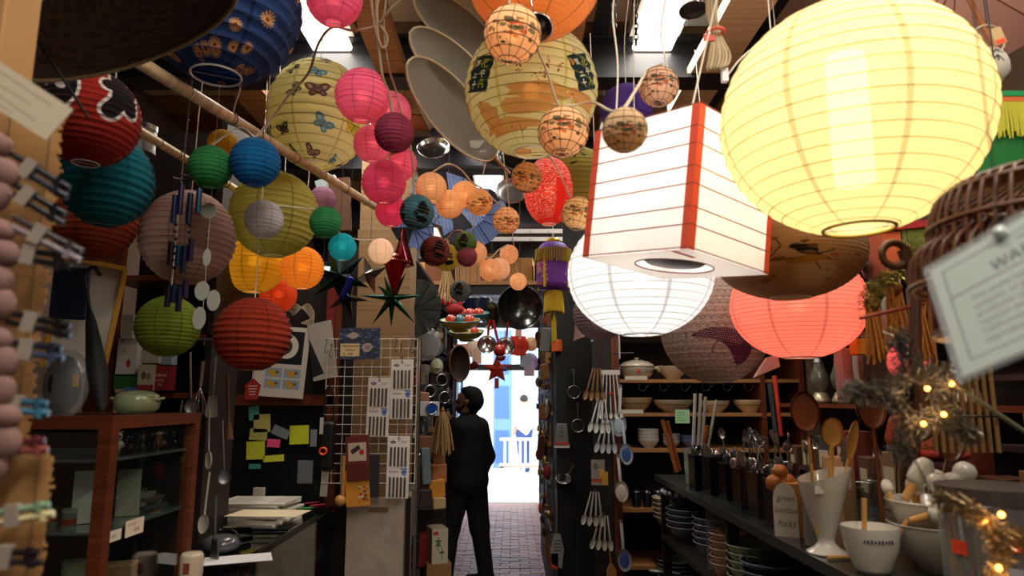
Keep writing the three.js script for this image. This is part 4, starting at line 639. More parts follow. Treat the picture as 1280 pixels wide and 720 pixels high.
// ---------------------------------------------------------------- glass counter with papers
{
  const X1 = -1.12, X0 = -2.05, Z1 = -2.92, Z0 = -4.42, H = 1.0, w = X1 - X0, d = Z1 - Z0, t = thing('glass_counter', 'dark glass topped shop counter strewn with papers', 'counter', [(X0 + X1) / 2, 0, (Z0 + Z1) / 2]);
  part('top_glass', gBox(w, 0.014, d, 0, H - 0.007, 0), std('#1c201c', 0.06, 0, { transmission: 0.55, thickness: 0 }), t);
  part('edge_trim', join([gBox(0.02, 0.02, d, w / 2 - 0.01, H - 0.022, 0), gBox(w, 0.02, 0.02, 0, H - 0.022, d / 2 - 0.01)]), std('#3c3a34', 0.35, 0.7), t);
  for (const [x, z] of [[w / 2 - 0.015, d / 2 - 0.015], [w / 2 - 0.015, -d / 2 + 0.015], [-w / 2 + 0.015, d / 2 - 0.015]]) part('corner_post', gBox(0.026, H - 0.03, 0.026, x, (H - 0.03) / 2, z), std('#24221f', 0.4, 0.5), t);
  part('front_glass', gBox(0.005, H - 0.2, d - 0.05, w / 2 - 0.004, H / 2 + 0.06, 0), clear, t); part('end_glass', gBox(w - 0.05, H - 0.2, 0.005, 0, H / 2 + 0.06, d / 2 - 0.004), clear, t);
  part('base', gBox(w, 0.15, d, 0, 0.075, 0), DARKWOOD, t); for (const y of [0.42, 0.72]) part('glass_shelf', gBox(w - 0.06, 0.008, d - 0.06, 0, y, 0), std('#5c6a62', 0.08, 0, { transmission: 0.6, thickness: 0 }), t);
  part('back_board', gBox(0.012, H - 0.1, d - 0.04, -w / 2 + 0.01, H / 2, 0), DARKWOOD, t);
  for (let k = 0; k < 14; k++) solo('boxed_ware', gRound(rr(0.1, 0.16), 0.06 + (k % 3) * 0.025, 0.12, 0.004, 0, 0.03 + (k % 3) * 0.0125, 0), std(['#4c3a2c', '#2c2c30', '#6a5a48', '#3a2420', '#7c7064'][k % 5], 0.5), ['brown', 'black', 'khaki', 'dark maroon', 'grey'][k % 5] + ' small box stored inside the glass counter', 'box', [X1 - 0.14 - (k % 2) * 0.2, 0.724, Z1 - 0.16 - (k >> 1) * 0.18], R(rr(-20, 20)), 'boxes inside the glass counter');
  const flatOn = (px, py, y, w0, d0, turn, m, name, label, cat, th = 0.002) => { const q = solo(name, gBox(w0, th, d0, 0, th / 2, 0), m, label, cat, onY(px, py, y), R(turn)); return q; };
  const NEWS = tex('newsprint', 256, 256, (c, w, h) => { c.fillStyle = '#cfcabc'; c.fillRect(0, 0, w, h); c.fillStyle = '#777266'; for (let k = 0; k < 4; k++) for (let j = 0; j < 36; j++) c.fillRect(8 + k * 62, 10 + j * 6.6, 30 + rnd() * 22, 2.2); c.fillStyle = '#4c4a44'; c.fillRect(8, 60, 116, 60); });
  for (let k = 0; k < 9; k++) flatOn(332 + (k % 3) * 3, 644, 1.0, 0.42 - k * 0.006, 0.3, -12 + (k * 37) % 15, sheetMats(std('#b8b3a4', 0.9), printed(NEWS)), 'newspaper', 'folded newspaper in the pile on the glass counter', 'newspaper', 0.012).userData.group = 'newspaper pile on the counter';
  scene.children.filter((o) => /^newspaper/.test(o.name)).forEach((o, k) => { o.position.y = 1.0 + k * 0.0125; o.position.z = -3.85; });
  flatOn(336, 642, 1.115, 0.34, 0.2, -4, std('#e0cfae', 0.8), 'cream_folder', 'large cream paper sheet lying on top of the newspapers', 'paper', 0.003);
  flatOn(298, 699, 1.001, 0.26, 0.15, 22, std('#e6e6e8', 0.7), 'white_sheet', 'white paper sheet at the near corner of the glass counter', 'paper');
  const st = thing('stapler', 'black office stapler on the glass counter', 'stapler', onY(292, 676, 1.0), R(-35)); part('base', gRound(0.035, 0.012, 0.19, 0.005, 0, 0.006, 0), BLACKGLOSS, st); part('arm', gRound(0.03, 0.03, 0.18, 0.012, 0, 0.045, 0.004).rotateX(-0.12), BLACKGLOSS, st); part('label_strip', gBox(0.024, 0.004, 0.06, 0, 0.062, 0.03).rotateX(-0.12), std('#b8a078', 0.6), st);
  const fb = thing('foil_bundle', 'crumpled clear wrapped bundle beside the stapler', 'bundle', onY(275, 692, 1.0)); part('wrap', new THREE.IcosahedronGeometry(0.07, 3).scale(1.2, 0.6, 1).translate(0, 0.04, 0), std('#55555a', 0.2, 0.2), fb); part('tie', gTor(0.05, 0.003, 0.03, 0.05, 0, false), BLACK, fb);
  const mug = thing('cream_jar', 'cream painted jar on the counter behind the case post', 'jar', onY(238, 724, 1.0)); mug.scale.setScalar(0.75); part('body', gLathe([[0.0005, 0], [0.05, 0], [0.055, 0.02], [0.055, 0.11], [0.045, 0.125], [0.0005, 0.127]], 26), glossy('#d0bfa4', 0.35), mug); pen; part('mark', gBox(0.03, 0.05, 0.003, 0.0, 0.06, 0.055), std('#8a3a2c', 0.7), mug);
  for (const [px, py, c, l] of [[382, 636, '#4cae4c', 'bright green paper slip on the counter'], [397, 632, '#d83c54', 'crimson paper slip on the counter edge'], [390, 629, '#e0506c', 'pink crumpled slip behind the crimson one']]) { const q = flatOn(px, py, 1.0, 0.09, 0.05, rr(-30, 30), std(c, 0.8), 'paper_slip', l, 'note'); q.rotation.z = R(4); q.position.y += 0.004; }
  const bund = thing('card_bundle', 'bundle of pale envelopes in plastic on the counter', 'bundle', onY(345, 610, 1.12)); part('cards', gRound(0.16, 0.05, 0.1, 0.005, 0, 0.025, 0), std('#d8cfae', 0.7), bund); part('band', gBox(0.012, 0.054, 0.104, 0.02, 0.025, 0), std('#6c6450', 0.6), bund); part('film', gRound(0.18, 0.058, 0.11, 0.01, 0.012, 0.028, 0), plastic, bund); bund.position.z = -4.15; bund.position.y = 1.0;
  const prt = block('card_rack', [318, 598, 331, 612], 4.2, 0.03, std('#c0bcae', 0.6), 'small white rack of numbered tags by the envelopes', 'rack'); prt.position.y -= 0.055;
  const note = block('ballpoint_pen', [322, 646, 372, 649], 3.7, 0.008, std('#1c1a3c', 0.4), 'dark pen lying beside the cream sheet', 'pen'); note.position.y = 1.008; note.position.z = -3.55;
}
// ---------------------------------------------------------------- wall behind the counter: dark board, notes, posters
{
  const D = 4.5, w = thing('notice_board', 'dark board with wooden rail covered in sticky notes', 'board', dep(342, 640, D));
  const h = (y) => dep(342, y, D).y - w.position.y, hw = 68 * mpp(342, 560, D);
  part('board', gBox(hw * 2, h(505), 0.02, 0, h(505) / 2, -0.02), std('#16191a', 0.25), w); part('rail', gBox(hw * 2.05, 0.07, 0.05, 0, h(500), 0), REDWOOD, w); part('upper_panel', gBox(hw * 2, h(330) - h(498), 0.02, 0, (h(330) + h(498)) / 2, -0.02), DARKWOOD, w);
  for (const s of [-1, 1]) part('upright', gBox(0.07, h(330), 0.05, s * hw, h(330) / 2, 0), REDWOOD, w);
  part('red_post', gBox(0.05, h(330) - h(420), 0.06, hw * 0.93, (h(330) + h(420)) / 2, 0.05), std('#7c2018', 0.5), w, 'dark red painted post');
  for (const [rect, c, rz, l] of [[[317, 518, 338, 540], '#c9c46a', 3, 'dull yellow sticky note at the top of the board'], [[312, 536, 334, 550], '#b8b45c', -3, 'dull yellow note overlapping the one above it'], [[308, 552, 331, 574], '#ccd034', 2, 'lime yellow note lowest on the board'], [[362, 532, 386, 555], '#d2dc28', 2, 'bright lime sticky note beside the tape'], [[334, 549, 350, 559], '#f05088', -4, 'hot pink sticky note'], [[329, 569, 355, 577], '#d8dc3c', 4, 'narrow yellow note under the pink one'], [[311, 508, 324, 525], '#58b4a0', 6, 'mint green note at the rail'], [[340, 534, 362, 546], '#7c8488', -22, 'grey slip stuck at a slant'], [[388, 537, 396, 558], '#8c9094', 0, 'narrow grey strip next to the lime note'], [[311, 580, 326, 586], '#3c8c84', 0, 'small teal note near the board foot']]) block('sticky_note', rect, D - 0.012, 0.0015, std(c, 0.8), l, 'note', { rz: R(rz) });
  const CAL = tex('calendar', 256, 320, (c, w0, h0) => { c.fillStyle = '#cfc8ba'; c.fillRect(0, 0, w0, h0); c.fillStyle = '#15181c'; c.fillRect(20, 20, 210, 150); c.fillStyle = '#d8d4c8'; c.beginPath(); c.arc(150, 90, 56, 0, 7); c.fill(); c.fillStyle = '#3c3a34'; c.beginPath(); c.arc(140, 90, 36, 0, 7); c.fill(); for (const [x, y] of [[60, 190], [150, 190], [60, 240], [150, 240]]) { c.fillStyle = '#8fa4b8'; c.fillRect(x, y, 80, 42); c.fillStyle = '#c89a34'; c.beginPath(); c.ellipse(x + 34, y + 22, 24, 14, 0.5, 0, 7); c.fill(); c.fillStyle = '#6c5a34'; c.fillRect(x + 50, y + 12, 16, 12); } });
  sheetOf('calendar_poster', [318, 408, 384, 496], D - 0.1, CAL, '#b8b2a4', 'cream calendar poster with four small fruit photos', 'poster', { rz: R(-4), rough: 0.5 });
  const POS = tex('poster2', 128, 256, (c, w0, h0) => { c.fillStyle = '#bdb7ab'; c.fillRect(0, 0, w0, h0); c.fillStyle = '#1c1c20'; c.beginPath(); c.moveTo(0, 60); c.lineTo(60, 230); c.lineTo(0, 240); c.fill(); });
  sheetOf('curled_poster', [386, 402, 420, 474], D - 0.14, POS, '#a8a294', 'plain grey white poster sheet hanging crooked next to the calendar', 'poster', { rz: R(10), ry: R(-15) });
  const cords = thing('cable_tangle', 'tangle of pale cables above the dark red lantern', 'cables', dep(374, 395, D - 0.06)); for (let k = 0; k < 6; k++) part('cable', gTube([[-0.1 + k * 0.01, 0.03, 0], [-0.03, 0.08 - k * 0.015, 0.02], [0.05, 0.02 + k * 0.012, 0], [0.1, -0.06 + k * 0.012, 0.01], [0.02, -0.05, 0.02]], 0.0035, 20, 5), std('#a89680', 0.7), cords);
  const fan = thing('paper_tag', 'red paper tag with white writing hanging below the dark red lantern', 'tag', dep(316, 488, D - 0.6)); part('tag_sheet', gExt([[-0.04, -0.05], [0.03, -0.05], [0.045, 0.03], [0.0, 0.07], [-0.045, 0.03]], 0.002), std('#a8241c', 0.7), fan); pen; for (let k = 0; k < 4; k++) part('writing_line', gBox(0.05 - k * 0.006, 0.006, 0.001, 0, 0.025 - k * 0.016, 0.003), std('#e8c8b8', 0.8), fan);
  const tape = thing('tape_roll', 'bright orange tape roll hanging by the wire grid', 'tape', dep(404, 564, 4.25)); part('roll', gLathe([[0.014, -0.012], [0.026, -0.012], [0.026, 0.012], [0.014, 0.012], [0.014, -0.012]], 24).rotateX(Math.PI / 2), glossy('#f0542c', 0.35), tape);
  const bagk = thing('black_bag', 'black bag with strap hanging beside the wire grid', 'bag', dep(408, 590, 4.3)); part('pouch', gRound(0.1, 0.3, 0.08, 0.03, 0, 0.16, 0), BLACK, bagk); part('strap', gTube([[-0.03, 0.3, 0], [-0.02, 0.5, 0], [0.02, 0.5, 0], [0.03, 0.3, 0]], 0.008, 14, 6), BLACK, bagk); part('white_buckle', gBox(0.02, 0.1, 0.01, -0.03, 0.28, 0.045), std('#c0bfb8', 0.6), bagk);
  block('plastic_pouch', [372, 576, 391, 604], 4.4, 0.012, std('#7c7a80', 0.3), 'greyish plastic pouch hanging under the board', 'pouch', { round: 0.004 });
  block('paper_strip', [401, 590, 410, 620], 4.3, 0.003, std('#a8a89c', 0.7), 'narrow white paper strip hanging beside the black bag', 'paper', { rz: R(-3) });
}
// ---------------------------------------------------------------- post with wire grid and chopstick packs
{
  const D = 4.42, xa = dep(437, 600, D).x, xb = dep(505, 600, D).x, c = thing('wooden_column', 'pale wooden column with a greyish base panel at the aisle corner', 'column', [(xa + xb) / 2, 0, -D - 0.16]);
  const w = xb - xa, yt = dep(470, 622, D).y;
  part('base_panel', gBox(w * 1.04, yt, 0.34, 0, yt / 2, 0), printed(plaster('greige', '#b9aa98', '#6c5c4c'), 0.6), c); part('lock_plate', gBox(0.12, 0.03, 0.006, 0.02, yt - 0.07, 0.173), std('#8a6a48', 0.5, 0.3), c);
  part('upper_post', gBox(w, 3.3 - yt, 0.3, 0, (3.3 + yt) / 2, -0.01), std('#a8937c', 0.65, 0, { map: T_PALE }), c); part('metal_edge', gBox(0.03, yt, 0.03, w / 2 + 0.03, yt / 2, 0.14), std('#2c2826', 0.4, 0.5), c);
  // grid
  const gd = 4.3, gx0 = dep(404, 560, gd).x, gx1 = dep(519, 560, gd).x, gy0 = dep(460, 604, gd).y, gy1 = dep(460, 424, gd).y, g = thing('wire_grid', 'white coated wire grid panel hooked in front of the wooden column', 'grid', [(gx0 + gx1) / 2, gy0, -gd]), gw = gx1 - gx0, gh = gy1 - gy0, wm = std('#c8c2b4', 0.4);
  for (let k = 0; k <= 10; k++) part('upright_wire', gBar([-gw / 2 + gw * k / 10, 0, 0], [-gw / 2 + gw * k / 10, gh, 0], k % 10 ? 0.0022 : 0.0035), wm, g);
  for (let k = 0; k <= 15; k++) part('cross_wire', gBar([-gw / 2, gh * k / 15, 0.004], [gw / 2, gh * k / 15, 0.004], k % 15 ? 0.0022 : 0.0035), wm, g);
  for (const [px, py] of [[407, 430], [413, 436], [494, 428], [500, 436], [514, 430]]) part('s_hook', gTube([[0, 0.02, 0], [0.012, 0.03, 0.012], [0.012, 0.0, 0.016], [0, -0.04, 0.012], [0.01, -0.06, 0.012], [0.02, -0.045, 0.012]].map(([x, y, z]) => dep(px, py, gd).sub(g.position).add(V(x, y, z + 0.004))), 0.0022, 16, 5), BLACK, g);
  // packs of chopsticks: card, sticks, window
  const packTex = (key, sub) => tex(key, 256, 640, (x, W, H) => { x.fillStyle = '#ded8ce'; x.fillRect(0, 0, W, H); x.fillStyle = '#2a2c34'; x.beginPath(); x.ellipse(62, 66, 30, 15, 0, 0, 7); x.fill(); x.fillStyle = '#d8d8d8'; x.fillRect(46, 63, 32, 5); x.fillStyle = '#8c8c90'; x.fillRect(150, 56, 80, 7); x.fillRect(150, 70, 60, 5); x.fillStyle = '#e4ded4'; x.fillRect(0, 318, W, 100); x.fillStyle = sub; x.font = 'italic bold 34px sans-serif'; x.fillText('Kaisen', 22, 380); pen(x, GLYPH.hashi, 160, 330, 76, 9, '#2c5fb4'); });
  const pack = (rect, d, key, sub, tone, label) => {
    const [x0, y0, x1, y1] = rect, u = mpp((x0 + x1) / 2, (y0 + y1) / 2, d), W = (x1 - x0) * u, H = (y1 - y0) * u, p = dep((x0 + x1) / 2, y1, d), t = thing('chopstick_pack', label, 'chopsticks', p, 0, 'chopstick packs on the wire grid'); t.rotation.z = R(rr(-2, 1));
    part('backing_card', gSheet(W, H, 0.003).translate(0, H / 2, 0), sheetMats(printed(packTex(key, sub), 0.5), std('#d8d2c8', 0.7)), t);
    for (const [a, b] of [[0.02, 0.34], [0.51, 0.82]]) for (let k = 0; k < 5; k++) part('chopstick', gRound(W * 0.085, H * (b - a), 0.008, 0.003, (k - 2) * W * 0.165, H * (a + b) / 2, 0.006, 1), glossy(k % 2 ? tone : '#4a3c34', 0.35), t);
    part('hook', gTube([[0, H * 0.97, 0], [0, H * 1.03, 0.004], [0.008, H * 1.07, -0.004]], 0.002, 8, 5), BLACK, t); part('hang_hole', gTor(0.006, 0.0015, 0, H * 0.95, 0.002, false, 16), BLACK, t);
  };
  pack([457, 473, 485, 546], 4.285, 'packA', '#a84c8c', '#5c4c44', 'chopstick pack with patterned tops, pink lettering and a blue character');
  pack([487, 450, 515, 524], 4.285, 'packB', '#7c6c60', '#6c625c', 'chopstick pack with plain brown sticks, topmost on the grid');
  pack([482, 547, 510, 623], 4.285, 'packC', '#a84c8c', '#4c3c38', 'chopstick pack hanging lowest on the grid, with black sticks');
  const PIC = tex('teacard', 384, 320, (x, W, H) => { x.fillStyle = '#2a3248'; x.fillRect(0, 0, W, H); for (let i = 0; i < 160; i++) { x.fillStyle = ['#3c4a68', '#1c2030', '#56648c'][i % 3]; blob(x, rnd() * W, rnd() * H, rr(6, 22), rr(4, 16)); } x.fillStyle = '#a89a98'; blob(x, 130, 80, 60, 40, 14); blob(x, 270, 200, 56, 50, 14); x.fillStyle = '#8a7474'; blob(x, 270, 200, 26, 24); x.fillStyle = '#d8bc84'; x.fillRect(14, 160, 180, 130); x.fillStyle = '#22160e'; x.font = 'italic bold 30px sans-serif'; x.fillText('Chrysanthe', 22, 196); x.fillText('"China"', 50, 236); x.fillText('2 - 350', 40, 276); });
  sheetOf('picture_card', [424, 410, 475, 449], 4.29, PIC, '#8c8478', 'dark flower picture with a handwritten tan price tag', 'picture', { t: 0.006 });
  const DVD = tex('dvdcard', 192, 320, (x, W, H) => { x.fillStyle = '#6c2018'; x.fillRect(0, 0, W, H); x.fillStyle = '#c4b49c'; x.fillRect(18, 50, 150, 130); x.fillStyle = '#3a2018'; x.save(); x.translate(80, 100); x.rotate(-0.5); x.fillRect(-40, -18, 80, 34); x.restore(); x.fillStyle = '#b8241c'; x.beginPath(); x.arc(130, 120, 20, 0, 7); x.fill(); x.fillStyle = '#5a1812'; x.fillRect(0, 200, W, 120); });
  const dv = sheetOf('red_package', [433, 545, 462, 600], 4.27, DVD, '#5a1a14', 'dark red picture package clipped to the grid', 'package', { t: 0.012, rz: R(4) });
  const YEL = tex('yellowcard', 128, 256, (x, W, H) => { x.fillStyle = '#d8902c'; x.fillRect(0, 0, W, H); for (let i = 0; i < 40; i++) { x.fillStyle = ['#a8342c', '#5c4a2c', '#d8d0b0'][i % 3]; blob(x, rr(70, 116), rr(120, 220), rr(3, 9), rr(3, 9)); } });
  sheetOf('yellow_envelope', [432, 588, 462, 632], 4.28, YEL, '#b87820', 'orange yellow envelope hanging under the red package', 'envelope', { rz: R(5), t: 0.006 });
  block('slat_card', [460, 569, 474, 621], 4.29, 0.006, std('#24242a', 0.6), 'black ridged card behind the lowest chopstick pack', 'card');
  const ko = thing('wooden_rattle', 'wooden doll with round head hanging beside the yellow envelope', 'doll', dep(425, 633, 4.27)); part('head', gSph(0.034, 0, 0.034, 0), std('#c08a4c', 0.45), ko); part('handle', gCyl(0.012, 0.014, 0.24, 0.012, 0.18, 0), std('#b07a3c', 0.5), ko); part('cord', gBar([0.012, 0.3, 0], [0.012, 0.36, 0], 0.002), BLACK, ko);
  // steel hooks and a long chrome tube on the column's far corner
  const ch = thing('chrome_tube', 'long bright chrome shelf tube beside the wooden column', 'tube', [dep(519, 690, 4.5).x, 0.2, -4.5]); part('tube', gCyl(0.012, 0.012, 1.9, 0, 0.95, 0, 14), STEEL, ch); part('foot', gCyl(0.02, 0.024, 0.02, 0, 0.0, 0), STEEL, ch); part('bracket', gRound(0.05, 0.05, 0.02, 0.005, -0.02, 0.9, 0), STEEL, ch);
  const oval = thing('silver_bag', 'silver foil pouch hanging beside the chrome tube', 'pouch', dep(522, 600, 4.52)); part('pouch', new THREE.CapsuleGeometry(0.02, 0.3, 5, 12).scale(1, 1, 0.5), STEEL, oval); part('tie', gTor(0.012, 0.002, 0, 0.17, 0), BLACK, oval);
}
// ---------------------------------------------------------------- shelf block along the aisle's counter side
{
  const t = thing('aisle_shelf', 'tall dark shelving along the aisle behind the wooden column', 'shelf', [-1.02, 0, -6.6]);
  for (const z of [-1.8, 0, 1.8]) part('upright', gBox(0.6, 2.74, 0.04, 0, 1.37, z), DARKWOOD, t);
  for (const y of [0.1, 0.62, 1.15, 1.65, 2.2, 2.7]) part('shelf_board', gBox(0.6, 0.025, 3.6, 0, y, 0), DARKWOOD, t);
  part('back_board', gBox(0.02, 2.74, 3.6, -0.3, 1.37, 0), DARKWOOD, t);
  // stock standing on it
  const cols = ['#7c5c3c', '#9c7c54', '#5c3c2c', '#b89a70', '#6c2c20', '#3c3c40', '#8c8478'];
  for (let i = 0; i < 34; i++) { const y = [0.1125, 0.6325, 1.1625, 1.6625, 2.2125][i % 5], h = rr(0.16, 0.4), w = rr(0.16, 0.3); solo('stock_box', gRound(0.26, h, w, 0.004, 0, h / 2, 0), std(cols[i % 7], 0.7), ['brown', 'tan', 'dark brown', 'sandy', 'rust red', 'charcoal', 'grey'][i % 7] + ' stock box standing on the tall aisle shelving', 'box', [-0.86 + rr(-0.03, 0.03), y, -5.05 - (Math.floor(i / 5)) * 0.46 + rr(-0.03, 0.03)], R(rr(-6, 6)), 'stock boxes on the aisle shelving'); }
  const BX = tex('produce', 256, 256, (x, W, H) => { x.fillStyle = '#c8c0a4'; x.fillRect(0, 0, W, H); pen(x, GLYPH.matsu, 50, 60, 100, 14, '#3c6a4c'); pen(x, GLYPH.ju, 120, 140, 80, 12, '#2c3a34'); x.fillStyle = '#b8302c'; x.fillRect(20, 20, 80, 26); });
  block('floor_carton', [527, 664, 534 + 18, 702], 5.6, 0.3, std('#8e2018', 0.6), 'red carton standing on the floor by the aisle shelving', 'carton');
  sheetOf('floor_carton', [536, 659, 556, 700], 5.45, BX, '#a89a7c', 'pale carton with green lettering next to the red one', 'carton', { t: 0.2, ry: R(20) });
  block('floor_carton', [530, 700, 560, 728], 5.5, 0.3, std('#9a7044', 0.8), 'brown carton under the pale lettered one', 'carton', { ry: R(15) });
  block('wooden_crate', [521, 634, 556, 660], 5.7, 0.3, DARKWOOD, 'dark wooden crate above the red carton', 'crate');
  // hanging goods on the shelf face
  const H = (px, py, d) => dep(px, py, d);
  const cam = (px, py, d, body, lens, label) => { const q = thing('boxed_camera', label, 'camera', H(px, py, d), R(25), 'toy cameras on the shelf face'), u = mpp(px, py, d); part('body', gRound(26 * u, 18 * u, 8 * u, 0.006), std(body, 0.5), q); const le = part('lens', gCyl(6.4 * u, 6.4 * u, 5 * u, 0, 0, 0).rotateX(Math.PI / 2).translate(2 * u, 0, 3 * u), glossy(lens, 0.1), q); part('lens_ring', gTor(7 * u, 1.2 * u, 2 * u, 0, 5 * u, false, 24), STEEL, le); part('button', gCyl(2 * u, 2 * u, 3 * u, -8 * u, 10 * u, 0), DULLSTEEL, q); };
  cam(549, 475, 5.2, '#141416', '#08080a', 'black toy camera with silver lens ring'); cam(534, 489, 5.1, '#1c1a1a', '#101014', 'brown black toy camera below the striped timer'); cam(552, 497, 5.25, '#22283a', '#0c1018', 'blue grey toy camera in the lower row'); cam(536, 511, 5.0, '#c0c4c8', '#1c4ca0', 'white toy camera with a bright blue lens');
  const ap = thing('kitchen_timer', 'pale green domed kitchen timer hanging by the cameras', 'timer', H(546, 458, 5.15)); part('dome', gSph(0.055).scale(0.9, 1.1, 0.5), glossy('#b8c0a0', 0.2), ap); part('dial', gCyl(0.03, 0.03, 0.01, 0, -0.01, 0.028).rotateX(0), glossy('#e0e0d4', 0.2), ap); part('hang_loop', gTor(0.012, 0.003, 0, 0.07, 0, false), BLACK, ap);
  const pl = thing('tea_strainer_pack', 'round steel strainers in clear plastic hanging on the shelf end', 'strainer', H(534, 430, 4.9)); part('mesh_disc', gCyl(0.08, 0.08, 0.012, 0, 0, 0, 30).rotateX(Math.PI / 2).rotateY(0.5), std('#8c9090', 0.35, 0.8), pl); part('rim', gTor(0.082, 0.004, 0, 0, 0, false).rotateY(0.5), STEEL, pl); part('film', gSph(0.1).scale(1, 1.2, 0.35), plastic, pl); part('second_disc', gCyl(0.06, 0.06, 0.01, 0.05, -0.05, 0.02, 26).rotateX(Math.PI / 2), DULLSTEEL, pl);
  const st = thing('straw_bundle', 'shaggy bundle of dried straw hanging on the shelf face', 'straw', H(553, 535, 5.2)); { const l = []; for (let k = 0; k < 70; k++) { const a = rnd() * 6.28, r = rr(0.01, 0.06); l.push(gTube([[0, 0.16, 0], [Math.cos(a) * r, 0.02, Math.sin(a) * r], [Math.cos(a) * r * 1.6, rr(-0.2, -0.12), Math.sin(a) * r * 1.4]], 0.003, 6, 4)); } part('straw', join(l), std('#b4905c', 0.8), st).userData.kind = 'stuff'; part('tie', gTor(0.02, 0.004, 0, 0.13, 0), std('#8c3a24', 0.7), st); }
  for (const [rect, d, c, l] of [[[517, 464, 524, 484], 4.9, '#b8302c', 'red hanging tag by the chrome tube'], [[520, 490, 536, 503], 5.0, '#a07058', 'brown leather purse hanging by the cameras'], [[520, 545, 540, 566], 5.05, '#7c4c2c', 'brown wooden block toy hanging on the shelf'], [[540, 556, 556, 580], 5.3, '#a8743c', 'tan woven pouch on the shelf face'], [[526, 560, 538, 605], 5.0, '#6c7c80', 'grey blue picture card hanging on the shelf'], [[535, 600, 556, 622], 5.35, '#d89030', 'orange yellow box on the aisle shelving'], [[538, 580, 558, 604], 5.5, '#c07844', 'terracotta coloured carton on the aisle shelving'], [[522, 612, 540, 634], 5.2, '#3a2c28', 'dark brown basket below the picture card'], [[540, 622, 557, 636], 5.3, '#c8a878', 'light straw basket beside the dark brown one']]) block('hanging_ware', rect, d, 0.05, std(c, 0.6), l, 'ware', { ry: R(25), round: 0.012, rz: R(rr(-6, 6)) });
  const hb = thing('brown_basket_hat', 'round brown basket hanging edge on above the cameras', 'basket', H(560, 455, 5.8), R(60)); part('bowl', gBowl(0.15, 0.12).rotateX(Math.PI / 2), std('#3c2614', 0.7), hb); part('rim', gTor(0.15, 0.007, 0, 0, 0.12, false), std('#6a4a28', 0.6), hb);
}
